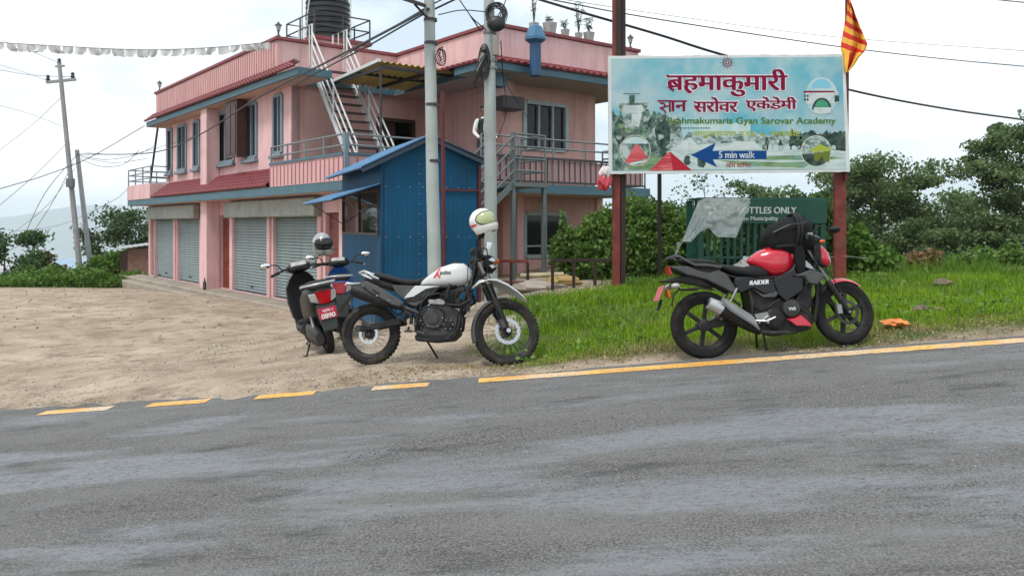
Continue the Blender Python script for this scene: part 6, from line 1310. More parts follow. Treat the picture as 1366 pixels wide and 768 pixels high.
    m_ = MB(); m_.body([(.93, 1.0, 1.05, .08), (.97, .97, 1.09, .15), (1.03, .96, 1.10, .17), (1.10, .95, 1.07, .13), (1.14, .97, 1.03, .07)], 20, 2.6); hs = m_.build('headset', bgl, T, smooth=50)
    m_ = MB(); m_.obox(Matrix.Translation((.965, 0, 1.085)) @ Matrix.Rotation(R(-38), 4, 'Y'), .075, .20, .012); m_.build('instrument_panel', lens_c, hs, bevel=.005)
    m_ = MB(); m_.tube([(1.0, -.05, 1.03), (.97, -.2, 1.035), (.9, -.36, 1.0)], .014, 8); m_.tube([(1.0, .05, 1.03), (.97, .2, 1.035), (.9, .36, 1.0)], .014, 8); hb2 = m_.build('handlebar', bpl, T, smooth=50)
    for s_ in (-1, 1):
        m_ = MB(); m_.tube([(.94, s_*.27, 1.02), (.895, s_*.38, .995)], .019, 10); m_.build('grip', seatm, hb2)
        m_ = MB(); m_.tube([(.985, s_*.24, 1.03), (1.0, s_*.33, .99), (.97, s_*.4, .975)], .008, 6); m_.build('lever', alu, hb2)
        m_ = MB(); m_.tube([(.97, s_*.22, 1.04), (.99, s_*.27, 1.12), (.985, s_*.36, 1.135)], .008, 6); m_.ell((.985, s_*.42, 1.14), (.025, .075, .04), 16, 8); mr = m_.build('mirror', bpl, hb2, smooth=50)
        m_ = MB(); m_.ell((.968, s_*.42, 1.14), (.014, .068, .034), 16, 8); m_.build('mirror_glass', plain('mirror_glass', (.8, .8, .8), .05, 1), mr, smooth=60)
    m_ = MB(); m_.body([(1.10, .62, .84, .03), (1.135, .60, .86, .09), (1.15, .66, .8, .06)], 14, 3); m_.build('headlight', lens_c, T, smooth=50)
    return T
gr = 'scooters parked by the kiosk'
S1 = scooter('black scooter with red tail lamp and red number plate parked on the dirt', M('black_scooter_paint', (.006, .006, .007), .38, spec=.3, var=.2), gr)
def put(T, x, y, yaw, lean):
    T.location = (x, y, gz(x, y)+.003); T.rotation_euler = (-lean, 0, yaw); bpy.context.view_layer.update(); return T.matrix_world.copy()
SM = put(S1, -2.24, 10.15, R(90+25), R(11))
S2 = scooter('blue scooter half hidden between the black scooter and the kiosk', M('blue_scooter_paint', (.01, .06, .22), .22, coat=.6), gr, False)
put(S2, -2.40, 11.75, R(90+12), R(4))
T = thing('helmet', 'silver-grey open helmet resting on the black scooter right handlebar', 'helmet', px(430, 324, 10.95)); T.rotation_euler = (R(6), R(10), R(-60))
helmet(T, M('helmet_silver', (.30, .31, .32), .22, .3, coat=.5, var=.25, scale=9), M('visor_dark', (.008, .008, .01), .1), bpl, 1.02)
# ================================================================ vegetation
def leafquads(P, size, rs, up=.4, droop=0., aspect=.42):
    k = len(P); d = rs.normal(size=(k, 3)); d[:, 2] += droop; d /= np.linalg.norm(d, axis=1)[:, None]+1e-9
    nrm = rs.normal(size=(k, 3))*(1-up); nrm[:, 2] += up*1.6; s_ = np.cross(d, nrm); s_ /= np.linalg.norm(s_, axis=1)[:, None]+1e-9
    L_ = size*rs.uniform(.6, 1.35, k)[:, None]
    V_ = np.stack([P-d*L_*.5, P+s_*L_*aspect, P+d*L_*.6, P-s_*L_*aspect], 1).reshape(-1, 3); i = np.arange(k)*4
    return V_, np.stack([i, i+1, i+2, i+3], -1)
bark = M('bark', (.075, .06, .045), .9, var=.35, scale=6, bump=.5, bscale=20)
bark2 = M('pale_bark', (.16, .14, .12), .9, var=.35, scale=6, bump=.4, bscale=20)
def tree(name, label, base_, h, cr, seed, leaf, lmat, nleaf, bark_=None, limbs=11, low=.35, flat=.4, clump=.26, group=None, cat='tree', lean=(0, 0)):
    rs = np.random.default_rng(seed); T = thing(name, label, cat, base_, group=group)
    tb = MB(); r0 = h*.018; top = Vector((lean[0]+rs.normal()*.03*h, lean[1]+rs.normal()*.03*h, h*.9))
    tr = [Vector((0, 0, -.6)), Vector((rs.normal()*.02*h, rs.normal()*.02*h, h*.3)), top*.62+Vector((rs.normal()*.02*h, 0, 0)), top]
    tp = [tr[0].lerp(tr[1], q) if q <= 1 else (tr[1].lerp(tr[2], q-1) if q <= 2 else tr[2].lerp(tr[3], q-2)) for q in np.linspace(0, 3, 13)]
    tb.tube(tp, [r0*(1-.85*i/12) for i in range(13)], 8); tips = []
    for i in range(limbs):
        q = low+(1-low)*(i+rs.random()*.6)/limbs; k = min(11.99, q*12); s_ = tp[int(k)].lerp(tp[int(k)+1], k % 1); az = i*2.4+rs.random()
        reach = cr*(1.05-.55*((q-low)/(1-low))**2)*rs.uniform(.7, 1.1); e_ = s_+Vector((math.cos(az)*reach, math.sin(az)*reach, h*.06+reach*rs.uniform(.05, .4)))
        m1 = s_.lerp(e_, .5)+Vector((0, 0, -reach*.06)); rl = r0*.42*(1-.6*q); tb.tube([s_, m1, e_], [rl, rl*.7, rl*.25], 6)
        for j in range(5):
            b_ = s_.lerp(e_, rs.uniform(.35, 1)) ; az2 = az+rs.normal()*1.0; ln = cr*rs.uniform(.2, .45); e2 = b_+Vector((math.cos(az2)*ln, math.sin(az2)*ln, ln*rs.uniform(-.1, .6))); tb.tube([b_, b_.lerp(e2, .5)+Vector((0, 0, ln*.05)), e2], [rl*.35, rl*.22, rl*.1], 5); tips.append(e2); tips.append(b_.lerp(e2, .5))
        tips.append(e_)
    tips.append(top)
    tb.build('trunk', bark_ or bark, T, smooth=60)
    C = np.array([tuple(t_) for t_ in tips]); wgt = rs.uniform(.3, 1.5, len(C)); idx = rs.choice(len(C), nleaf, p=wgt/wgt.sum()); rc = cr*clump*rs.uniform(.55, 1.25, len(C))
    v = rs.normal(size=(nleaf, 3)); v /= np.linalg.norm(v, axis=1)[:, None]; v *= (rs.random(nleaf)**.45)[:, None]; v[:, 2] *= flat; v[:, 2] += .06
    P = C[idx]+v*rc[idx][:, None]; V_, F_ = leafquads(P, leaf, rs)
    npmesh('crown', V_, F_, lmat, T); return T
def bush(name, label, base_, lobes, seed, leaf, lmat, nleaf, group=None, stems=14, cat='bush', aspect=.42, shell=.5):
    rs = np.random.default_rng(seed); T = thing(name, label, cat, base_, group=group); L_ = np.array([[*c, *r_] for c, r_ in lobes], float)
    vol = L_[:, 3]*L_[:, 4]*L_[:, 5]; idx = rs.choice(len(L_), nleaf, p=vol**.75/(vol**.75).sum()); v = rs.normal(size=(nleaf, 3)); v /= np.linalg.norm(v, axis=1)[:, None]
    rad = rs.random(nleaf)**shell; w_ = 1+.35*(vnoise(v[:, 0]*3+idx*7, v[:, 2]*3+v[:, 1]*2, seed)-.5)*2; P = L_[idx, :3]+v*L_[idx, 3:]*(rad*w_)[:, None]; P = P[P[:, 2] > -.1]
    V_, F_ = leafquads(P, leaf, rs, .35, .15, aspect); npmesh('foliage', V_, F_, lmat, T)
    m_ = MB()
    for i in range(stems):
        c = L_[rs.integers(len(L_))]; e_ = Vector(c[:3])+Vector((rs.normal()*c[3]*.4, rs.normal()*c[4]*.4, c[5]*rs.uniform(.2, .9))); s_ = Vector((c[0]*.8+rs.normal()*.1, c[1]*.8, -.15)); m_.tube([s_, s_.lerp(e_, .5)+Vector((rs.normal()*.06, 0, .1)), e_], [.02, .013, .004], 5)
    m_.build('stems', bark, T); return T
lf_dark = leafmat('leaf_dark', (.034, .072, .022), (.10, .175, .048), .4); lf_mid = leafmat('leaf_mid', (.060, .125, .022), (.16, .27, .05), .4); lf_bri = leafmat('leaf_bright', (.075, .15, .020), (.15, .27, .045)); lf_alder = leafmat('leaf_alder', (.058, .108, .042), (.20, .28, .105), .45); lf_rust = leafmat('leaf_rust', (.17, .09, .04), (.26, .17, .08)); lf_far = leafmat('leaf_far', (.035, .075, .03), (.10, .16, .06)); lf_or = leafmat('leaf_orange', (.20, .07, .02), (.09, .13, .03))
def at(p, D, dz=0): x = (p-683)/FPX*D; return Vector((x, D, gz(x, D)+dz))
def htop(b_, y): return CAMZ+(HY-y)*b_.y/FPX-b_.z
g_ = 'trees beyond the grass bank'
b_ = at(1178, 33); tree('alder_tree', 'broad dark tree with layered crown right of the hoarding', b_, htop(b_, 214), 3.0, 21, .12, lf_alder, 64000, limbs=34, low=.30, group=g_, clump=.27, flat=.45)
b_ = at(1352, 29); tree('alder_tree', 'tall airy tree cut by the right edge of the photo', b_, htop(b_, 165), 2.9, 33, .115, lf_alder, 62000, bark2, limbs=36, low=.28, group=g_, clump=.24, lean=(.9, 0), flat=.42)
b_ = at(1045, 44); tree('alder_tree', 'lower tree with its crown just above the green cage', b_, htop(b_, 246), 3.4, 45, .17, lf_alder, 26000, limbs=20, low=.45, group=g_, clump=.3)
b_ = at(868, 46); tree('broadleaf_tree', 'dark rounded tree behind the bush left of the hoarding post', b_, htop(b_, 262), 3.2, 52, .2, lf_dark, 17000, limbs=12, low=.5, flat=.7, group=g_, clump=.36)
b_ = at(1110, 38); tree('broadleaf_tree', 'dark tree filling the gap behind the right hoarding post', b_, htop(b_, 268), 2.6, 58, .17, lf_dark, 14000, limbs=12, low=.4, flat=.7, group=g_, clump=.36)
b_ = at(1262, 34); tree('broadleaf_tree', 'low dark green tree between the two tall airy trees', b_, htop(b_, 318), 2.4, 61, .16, lf_dark, 14000, limbs=12, low=.4, flat=.7, group=g_, clump=.36)
b_ = at(1335, 38); tree('broadleaf_tree', 'dense green tree behind the tall airy tree at the right', b_, htop(b_, 255), 3.2, 64, .16, lf_alder, 22000, limbs=12, low=.4, flat=.7, group=g_, clump=.34)
b_ = at(770, 60); tree('broadleaf_tree', 'far dark tree seen under the balcony beside the bush', b_, htop(b_, 300), 3.4, 67, .22, lf_dark, 9000, limbs=11, low=.4, flat=.7, group=g_, clump=.36)
b_ = at(940, 17.2); tree('twiggy_shrub', 'thin bare-branched shrub with sparse leaves above the plastic sheet', b_, htop(b_, 236), .75, 71, .055, lf_dark, 700, limbs=13, low=.3, flat=.8, cat='shrub', clump=.4)
gb = 'bushes behind the grass bank'
b_ = at(835, 15.6); bush('leafy_bush', 'large leafy green bush between the pink building and hoarding posts', b_, [((-.95, .0, .45), (.5, .6, .55)), ((-.3, .1, .65), (.6, .6, .62)), ((.3, 0, .85), (.6, .6, .65)), ((.85, .1, .75), (.55, .6, .65)), ((1.3, 0, .5), (.45, .5, .5)), ((-.6, -.3, .3), (.6, .4, .4)), ((.4, -.5, .4), (.9, .3, .5)), ((-1.2, -.1, .75), (.12, .12, .45))], 3, .075, lf_mid, 34000, gb, 26)
b_ = at(1010, 17); bush('leafy_bush', 'dark bush standing behind the green bottle cage', b_, [((-1.2, 0, .6), (.8, .5, .75)), ((0, .2, .5), (1.1, .6, .7)), ((1.1, 0, .7), (.8, .5, .85))], 4, .09, lf_dark, 20000, gb)
b_ = at(1150, 13.9); bush('leafy_bush', 'bright broad-leaved bush beside the right hoarding post', b_, [((0, 0, .3), (.42, .35, .42)), ((.35, .1, .2), (.35, .3, .3)), ((-.1, 0, .6), (.18, .18, .3))], 5, .13, lf_bri, 2600, gb, 10, aspect=.34)
b_ = at(1228, 15); bush('leafy_bush', 'brownish dry shrub on the bank right of the hoarding', b_, [((0, 0, .16), (.28, .25, .2)), ((.2, 0, .2), (.2, .2, .22))], 6, .07, lf_rust, 1100, gb, 8)
for k, (p, D, hh, lab, mt) in enumerate(((1190, 19, 1.3, 'dark shrub at the foot of the broad tree', lf_dark), (1262, 18, 1.25, 'dense dark green shrub in the middle of the right bank', lf_dark), (1335, 17, .95, 'dark shrub at the right edge of the bank', lf_mid), (1300, 23, 2.3, 'taller green shrub below the airy tree', lf_mid))):
    b_ = at(p, D); bush('leafy_bush', lab, b_, [((-.6, 0, hh*.4), (.7, .6, hh*.6)), ((.3, .1, hh*.45), (.8, .6, hh*.65)), ((1.0, 0, hh*.35), (.6, .5, hh*.5))], 80+k, .10, mt, 12000, gb)
gl_ = 'trees beyond the dirt yard'
b_ = at(2, 44); tree('broadleaf_tree', 'dark green tree at the far left edge of the photo', b_, htop(b_, 304), 1.9, 90, .17, lf_dark, 9000, limbs=10, low=.3, flat=.7, group=gl_, clump=.36)
b_ = at(40, 42); tree('broadleaf_tree', 'low dark shrubby tree beside the far tin roofs', b_, htop(b_, 344), .9, 91, .14, lf_dark, 5000, limbs=8, low=.3, flat=.7, group=gl_, clump=.4)
b_ = at(75, 46); tree('broadleaf_tree', 'small orange-tinged tree between the dark tree and leaning poles', b_, htop(b_, 328), .8, 92, .14, lf_or, 3500, limbs=8, low=.3, flat=.8, group=gl_, clump=.5)
b_ = at(168, 37); tree('broadleaf_tree', 'airy green tree behind the small brick hut', b_, htop(b_, 286), 1.7, 93, .12, lf_far, 6500, limbs=12, low=.25, flat=.7, group=gl_, clump=.3)
b_ = at(140, 33.5); bush('leafy_bush', 'bright green bush between the leaning poles and brick hut', b_, [((-.3, 0, .5), (.5, .5, .7)), ((.4, 0, .6), (.6, .5, .8)), ((.9, .3, .8), (.4, .4, .7))], 94, .12, lf_bri, 7000, 'bushes along the yard edge')
# weeds along the far edge of the yard (uncountable)
rs = np.random.default_rng(5); k = 26000; X = rs.uniform(-26, -12.6, k); Y = 29.6+rs.random(k)**1.5*4.5+(X+19)*-.04; hgt = rs.random(k)*.62*(.12+1.1*vnoise(X*.9, Y*.9, 6)*vnoise(X*2.6, Y*2.1, 16)*1.6); Z = ground(X, Y)+hgt
keep = (X+ Y*.42 > -100); V_, F_ = leafquads(np.stack([X, Y, Z], -1), .15, rs, .2, .5, .25); tag(npmesh('weeds', V_, F_, lf_bri), 'bright green weeds along the far yard edge', 'weeds', kind='stuff')
# ---------------------------------------------------------------- grass (uncountable)
def grass(name, k, xr, yr, dens, hmin, hmax, wd, mat, label, seed, lean=.5):
    rs = np.random.default_rng(seed); X = rs.uniform(*xr, k); Y = rs.uniform(*yr, k); dn = dens(X, Y); kp = rs.random(k) < dn; X, Y, dn = X[kp], Y[kp], dn[kp]; n_ = len(X); Z = ground(X, Y)-.01
    clump_ = .55+.9*vnoise(X*3.1, Y*3.1, seed)*vnoise(X*.9, Y*.9, seed+2)*1.6; H_ = rs.uniform(hmin, hmax, n_)*clump_*(.4+.6*dn)*(1 if name == 'dry_grass' else .22+.78*ss(.1, 1.5, Y-edge_y(X))); az = rs.uniform(0, 6.28, n_); ca, sa = np.cos(az), np.sin(az); ln = H_*rs.uniform(.1, lean, n_)*1.2; w_ = wd*rs.uniform(.6, 1.3, n_)
    b0 = np.stack([X, Y, Z], -1); sd_ = np.stack([-sa, ca, 0*ca], -1)*w_[:, None]; fw = np.stack([ca, sa, 0*ca], -1); m1 = b0+fw*(ln*.3)[:, None]; m1[:, 2] += H_*.6; tp = b0+fw*ln[:, None]; tp[:, 2] += H_*.97
    V_ = np.stack([b0-sd_, b0+sd_, m1+sd_*.8, m1-sd_*.8, tp], 1).reshape(-1, 3); i = np.arange(n_)*5
    F_ = np.concatenate([np.stack([i, i+1, i+2], -1), np.stack([i, i+2, i+3], -1), np.stack([i+3, i+2, i+4], -1)])
    return tag(npmesh(name, V_, F_, mat), label, 'grass', kind='stuff')
gr1 = leafmat('grass_blade', (.12, .24, .008), (.29, .44, .022), .45); gr2 = leafmat('grass_dry', (.22, .17, .07), (.34, .27, .13), .3); gr3 = leafmat('grass_deep', (.07, .155, .010), (.16, .28, .022), .45)
def gd(X, Y): return green_amount(X, Y)*(Y < 15.5)*(.35+.65*ss(.30, .48, fbm(X*1.1, Y*1.6, 71)))
grass('grass', 190000, (-.9, 8.2), (7.5, 13.6), gd, .045, .135, .0048, gr1, 'lush green grass on the roadside bank', 1)
grass('tall_grass', 26000, (-.5, 8.2), (9.6, 15.2), lambda X, Y: gd(X, Y)*(.3+.7*vnoise(X*1.2, Y*1.2, 3)), .12, .30, .006, gr3, 'taller deep green grass along the top of the bank', 2)
grass('dry_grass', 26000, (-1.8, 8.2), (7.4, 9.6), lambda X, Y: np.clip(ss(.05, .3, Y-edge_y(X))*(1-ss(.6, 1.5, Y-edge_y(X)))*ss(-1.7, .2, X), 0, 1)*.8, .02, .075, .004, leafmat('grass_edge', (.20, .19, .05), (.34, .30, .11), .3), 'dry yellow grass at the road edge', 3, 1.2)
grass('yard_grass', 2600, (-4.5, .5), (9.8, 13), lambda X, Y: (vnoise(X*1.1, Y*1.1, 21) > .55)*ss(9.9, 11.5, Y-.4*X*0)*.6, .02, .06, .005, gr3, 'sparse short grass around the kiosk and scooters', 4)
rs = np.random.default_rng(77); k = 5200; X = rs.uniform(-.2, 8.2, k); Y = rs.uniform(8, 14.5, k); kp = (green_amount(X, Y) > .6) & (vnoise(X*1.7, Y*1.7, 41) > .56); X, Y = X[kp], Y[kp]; V_, F_ = leafquads(np.stack([X, Y, ground(X, Y)+rs.uniform(.04, .17, len(X))], -1), .05, rs, .6, .1, .42); tag(npmesh('verge_weeds', V_, F_, lf_bri), 'broad-leaved weeds mixed into the roadside grass', 'weeds', kind='stuff')
grass('dry_stalks', 3500, (-.4, 8.2), (8, 13.8), lambda X, Y: gd(X, Y)*(vnoise(X*1.4, Y*1.4, 52) > .5)*.8, .10, .26, .003, gr2, 'dry stalks standing in the roadside grass', 9, .8)
# leaf litter and gravel
rs = np.random.default_rng(8); k = 5200; X = rs.uniform(-1.8, 8, k); Y = edge_y(X)+np.abs(rs.normal(size=k))*.4; Z = ground(X, Y)+.008; V_, F_ = leafquads(np.stack([X, Y, Z], -1), .022, rs, .97, 0, .3); tag(npmesh('leaf_litter', V_, F_, leafmat('dead_leaf', (.16, .10, .045), (.40, .30, .17), .1)), 'dry leaf litter along the road edge', 'leaves', kind='stuff')
def gravel(name, X, Y, S_, mat, label, zoff=0., surf=None):
    k = len(X); O = np.array([[1, 0, 0], [-1, 0, 0], [0, 1, 0], [0, -1, 0], [0, 0, 1], [0, 0, -1]], float); rs = np.random.default_rng(len(X)); J = O[None]*rs.uniform(.55, 1.25, (k, 6, 1)); J[:, :, 2] *= .65; az = rs.uniform(0, 6.28, k)
    x = J[:, :, 0]*np.cos(az)[:, None]-J[:, :, 1]*np.sin(az)[:, None]; y = J[:, :, 0]*np.sin(az)[:, None]+J[:, :, 1]*np.cos(az)[:, None]
    Z = (surf or ground)(X, Y); V_ = np.stack([x*S_[:, None]+X[:, None], y*S_[:, None]+Y[:, None], J[:, :, 2]*S_[:, None]+(Z+S_*.2+zoff)[:, None]], -1).reshape(-1, 3)
    f = np.array([[0, 2, 4], [2, 1, 4], [1, 3, 4], [3, 0, 4], [2, 0, 5], [1, 2, 5], [3, 1, 5], [0, 3, 5]]); F_ = (f[None]+np.arange(k)[:, None, None]*6).reshape(-1, 3)
    return tag(npmesh(name, V_, F_, mat), label, 'gravel', kind='stuff')
stm = leafmat('gravel_stone', (.17, .145, .12), (.52, .45, .37), 0., .9); stm2 = leafmat('chip_stone', (.05, .05, .05), (.45, .43, .40), 0., .85)
k = 9000; X = rs.uniform(-7, .2, k); Y = edge_y(X)+rs.random(k)**1.8*5.5; kp = rs.random(k) < (.25+.75*(vnoise(X*1.3, Y*1.3, 31) > .45)); X, Y = X[kp], Y[kp]; gravel('gravel', X, Y, .004+.013*rs.random(len(X))**3, stm, 'loose gravel on the dirt yard')
k = 2600; X = rs.uniform(-18, -3, k); Y = rs.uniform(13, 29, k); gravel('far_gravel', X, Y, .008+.03*rs.random(k)**4, stm, 'scattered stones across the far dirt yard')
k = 4200; X = rs.uniform(-6, 8, k); Y = edge_y(X)-rs.random(k)**2.2*3.8; gravel('road_grit', X, Y, .0025+.006*rs.random(k)**3, stm2, 'fine grit and chips lying on the asphalt', surf=base)
# litter and single stones
T = thing('orange_cloth', 'crumpled orange cloth lying on the grass beside the road', 'cloth', (3.72, 8.0, gz(3.72, 8.0)+.03)); m_ = crumple((0, 0, .02), (.12, .07, .032), 43, 40, 20); m_.build('cloth', M('orange_film', (.62, .20, .05), .6, var=.3, scale=9), T, smooth=40)
for k, (x, y, s_, lab) in enumerate(((4.35, 8.75, .06, 'grey stone in the grass right of the orange cloth'), (4.52, 8.72, .04, 'small brown stone next to the grey stone in the grass'), (5.9, 11.3, .09, 'tan rubble lump on the crest of the grass bank'))):
    m_ = crumple((0, 0, s_*.4), (s_*1.3, s_, s_*.6), 50+k, 14, 9); x_ = m_.build('stone', M('brown_stone', (.17, .13, .095), .9, var=.3), smooth=35); x_.location = (x, y, gz(x, y)+.02); tag(x_, lab, 'stone')
# ================================================================ left background: hut and tin roofs
brick = bpy.data.materials.new('brickwork'); brick.use_nodes = True; t = brick.node_tree; bn = t.nodes.new('ShaderNodeTexBrick'); tcn = t.nodes.new('ShaderNodeTexCoord'); mpn = t.nodes.new('ShaderNodeMapping'); mpn.inputs['Rotation'].default_value = (R(90), 0, 0); t.links.new(tcn.outputs['Object'], mpn.inputs[0]); t.links.new(mpn.outputs[0], bn.inputs['Vector'])
bn.inputs['Scale'].default_value = 4.2; bn.inputs['Color1'].default_value = (.20, .085, .06, 1); bn.inputs['Color2'].default_value = (.27, .14, .10, 1); bn.inputs['Mortar'].default_value = (.24, .2, .17, 1); t.links.new(bn.outputs[0], t.nodes['Principled BSDF'].inputs['Base Color']); t.nodes['Principled BSDF'].inputs['Roughness'].default_value = .9
tin = M('tin_sheet', (.42, .44, .45), .45, .4, var=.15, scale=1.5, dirt=((.25, .20, .16), .5, 2)); tinb = M('blue_tin_sheet', (.28, .38, .48), .45, .3, var=.12)
def corr_roof(name, a, b_, c, d, mat, T, k=40):
    a, b_, c, d = map(Vector, (a, b_, c, d)); rg = []
    for i in range(k+1):
        h = Vector((0, 0, .025*(1 if i % 2 else 0))); p, q = a.lerp(b_, i/k)+h, d.lerp(c, i/k)+h; rg.append([p, q, q-Vector((0, 0, .03)), p-Vector((0, 0, .03))])
    m_ = MB(); m_.loft(rg); return m_.build(name, mat, T)
b_ = at(180, 32.5); T = thing('brick_hut', 'small brick hut with pale tin roof beyond the shuttered shops', 'hut', b_, R(12)); hh = htop(b_, 331)
m_ = MB(); m_.box((-.15, -.5, -.3), (1.0, 1.0, hh)); m_.build('wall', brick, T)
m_ = MB(); m_.box((-.45, -.4, -.3), (-.16, .8, hh-.1)); m_.build('doorway', darkwood, T); corr_roof('roof', (-.75, -.75, hh-.05), (1.2, -.75, hh+.22), (1.2, 1.2, hh+.3), (-.75, 1.2, hh+.05), tin, T, 20)
m_ = MB(); m_.obox(Matrix.Translation((-.2, -.9, .1)), .7, .3, .25); m_.build('doorstep', conc, T)
for k, (p, D, wd, y, lab, mt) in enumerate(((8, 50, 3.6, 352, 'pale tin-roofed house half hidden at the far left edge', tin), (70, 52, 3.8, 349, 'blue tin-roofed house below the small orange-tinged tree', tinb))):
    b_ = at(p, D); hh = htop(b_, y); T = thing('tin_roof_house', lab, 'house', b_, R(-8), 'tin-roofed houses beyond the yard'); m_ = MB(); m_.box((-wd/2, 0, -1), (wd/2, 3, hh-.6)); m_.build('wall', conc, T); corr_roof('roof', (-wd/2-.3, -.4, hh-.7), (wd/2+.3, -.4, hh-.75), (wd/2+.3, 1.5, hh+.1), (-wd/2-.3, 1.5, hh+.15), mt, T, 36); corr_roof('roof', (-wd/2-.3, 3.4, hh-.7), (wd/2+.3, 3.4, hh-.75), (wd/2+.3, 1.5, hh+.1), (-wd/2-.3, 1.5, hh+.15), mt, T, 36)
    m_ = MB(); m_.box((-.5, -.03, -.2), (.4, .02, hh-1.0)); m_.build('window', darkwood, T)
# bottle on the shop plinth
T = thing('glass_bottle', 'small dark bottle standing on the shop plinth by the pink pillar', 'bottle', BM @ Vector((-.35, 4.6, -.37))); m_ = MB(); m_.lathe([(0, 0), (.05, 0), (.05, .2), (.018, .27), (.018, .34), (0, .34)], (0, 0, 0), 14, 'z'); m_.build('bottle', M('green_glass', (.03, .05, .03), .1), T, smooth=40); m_ = MB(); m_.lathe([(.02, .335), (.02, .36), (0, .36)], (0, 0, 0), 10, 'z'); m_.build('cap', plain('sign_white', (.6, .6, .6)), T)
# ================================================================ the person on the balcony
def person(loc, rz):
    J = {'pel': (0, 0, .93, .13, .10), 'wst': (0, 0, 1.08, .125, .095), 'chs': (0, .01, 1.28, .15, .105), 'nkb': (0, .0, 1.42, .075, .07), 'nck': (0, -.01, 1.47, .052, .052), 'hd1': (0, -.02, 1.55, .072, .085), 'hd2': (0, -.02, 1.62, .076, .092), 'hd3': (0, -.01, 1.69, .05, .06)}
    E_ = [('pel', 'wst'), ('wst', 'chs'), ('chs', 'nkb'), ('nkb', 'nck'), ('nck', 'hd1'), ('hd1', 'hd2'), ('hd2', 'hd3')]
    for n_, s_ in (('l', 1), ('r', -1)):
        J.update({n_+'sh': (s_*.17, .0, 1.38, .062, .062), n_+'el': (s_*.25, -.02, 1.10, .045, .045), n_+'wr': (s_*.20, -.22, .96, .031, .028), n_+'pa': (s_*.185, -.29, .955, .034, .02), n_+'hp': (s_*.095, 0, .88, .092, .092), n_+'kn': (s_*.11, -.02, .50, .058, .06), n_+'an': (s_*.11, .02, .10, .042, .045), n_+'to': (s_*.13, -.14, .045, .04, .032)})
        E_ += [('chs', n_+'sh'), (n_+'sh', n_+'el'), (n_+'el', n_+'wr'), (n_+'wr', n_+'pa'), ('pel', n_+'hp'), (n_+'hp', n_+'kn'), (n_+'kn', n_+'an'), (n_+'an', n_+'to')]
        for f_ in range(4): k1_, k2_ = f'{n_}f{f_}', f'{n_}g{f_}'; o_ = (f_-1.5)*.018; L_ = (.04, .048, .045, .035)[f_]; J[k1_] = (s_*.185+o_, -.32-L_*.3, .955, .010, .010); J[k2_] = (s_*.185+o_, -.335-L_*.6, .925, .008, .008); E_ += [(n_+'pa', k1_), (k1_, k2_)]
        J[n_+'t'] = (s_*.185-s_*.04, -.295, .95, .010, .010); J[n_+'u'] = (s_*.185-s_*.055, -.325, .94, .008, .008); E_ += [(n_+'pa', n_+'t'), (n_+'t', n_+'u')]
    ks = list(J); me = bpy.data.meshes.new('person'); me.from_pydata([J[k][:3] for k in ks], [(ks.index(a), ks.index(b_)) for a, b_ in E_], []); o = bpy.data.objects.new('person_source', me); COL.objects.link(o)
    sk = o.modifiers.new('skin', 'SKIN'); o.modifiers.new('sub', 'SUBSURF').levels = 2
    for i, k in enumerate(ks): me.skin_vertices[0].data[i].radius = J[k][3:]
    me.skin_vertices[0].data[0].use_root = True; bpy.context.view_layer.update(); dg = bpy.context.evaluated_depsgraph_get(); nm = bpy.data.meshes.new_from_object(o.evaluated_get(dg)); bpy.data.objects.remove(o)
    nm.materials.clear()
    for m_ in (M('skin', (.16, .075, .045), .55, var=.1), M('white_shirt', (.60, .60, .58), .85), M('dark_waistcoat', (.018, .022, .028), .85), M('dark_trousers', (.03, .03, .035), .85), M('black_shoe', (.01, .01, .01), .4)): nm.materials.append(m_)
    for p in nm.polygons:
        c = p.center; p.use_smooth = True; i = 0
        if c.z < .1: i = 4
        elif c.z < .97 and abs(c.x) < .2 and c.y > -.17: i = 3
        elif abs(c.x) < .155 and .95 < c.z < 1.42 and c.y > -.15: i = 2 if not (abs(c.x) < .03 and c.y < -.05 and c.z > 1.15) else 1
        elif c.z < 1.47 and c.y > -.215: i = 1
        if c.z > 1.45: i = 0
        p.material_index = i
    T = thing('person', 'person in dark waistcoat and white shirt leaning on the balcony rail behind the pole', 'person', loc, rz)
    link('body', nm, T)
    m_ = MB(); m_.ell((0, -.005, 1.655), (.082, .10, .085), 20, 12, -.1, 1); m_.v = [(x, y+(.018 if z < 1.68 else .0), z+.012*math.sin(x*60)*.3) for x, y, z in m_.v]; m_.build('hair', M('black_hair', (.012, .010, .009), .5), T, smooth=60)
    fm = MB(); fm.ell((0, -.112, 1.60), (.014, .022, .026), 10, 8)
    for s_ in (-1, 1): fm.ell((s_*.078, -.015, 1.60), (.012, .022, .034), 10, 8)
    fm.build('nose_and_ears', MATS['skin'], T, smooth=60)
    m_ = MB()
    for s_ in (-1, 1): m_.ell((s_*.03, -.101, 1.625), (.013, .008, .007), 10, 6); m_.box((s_*.03-.017, -.112, 1.642), (s_*.03+.017, -.098, 1.648))
    m_.build('eyes', plain('eye', (.02, .015, .01), .3), T, smooth=60)
    m_ = MB(); m_.ell((0, -.100, 1.558), (.024, .01, .007), 10, 6); m_.build('mouth', plain('lip', (.14, .05, .04), .5), T, smooth=60)
    return T
person(BM @ Vector((2.62, -5.02, ZS1+.002)), TH-R(10))
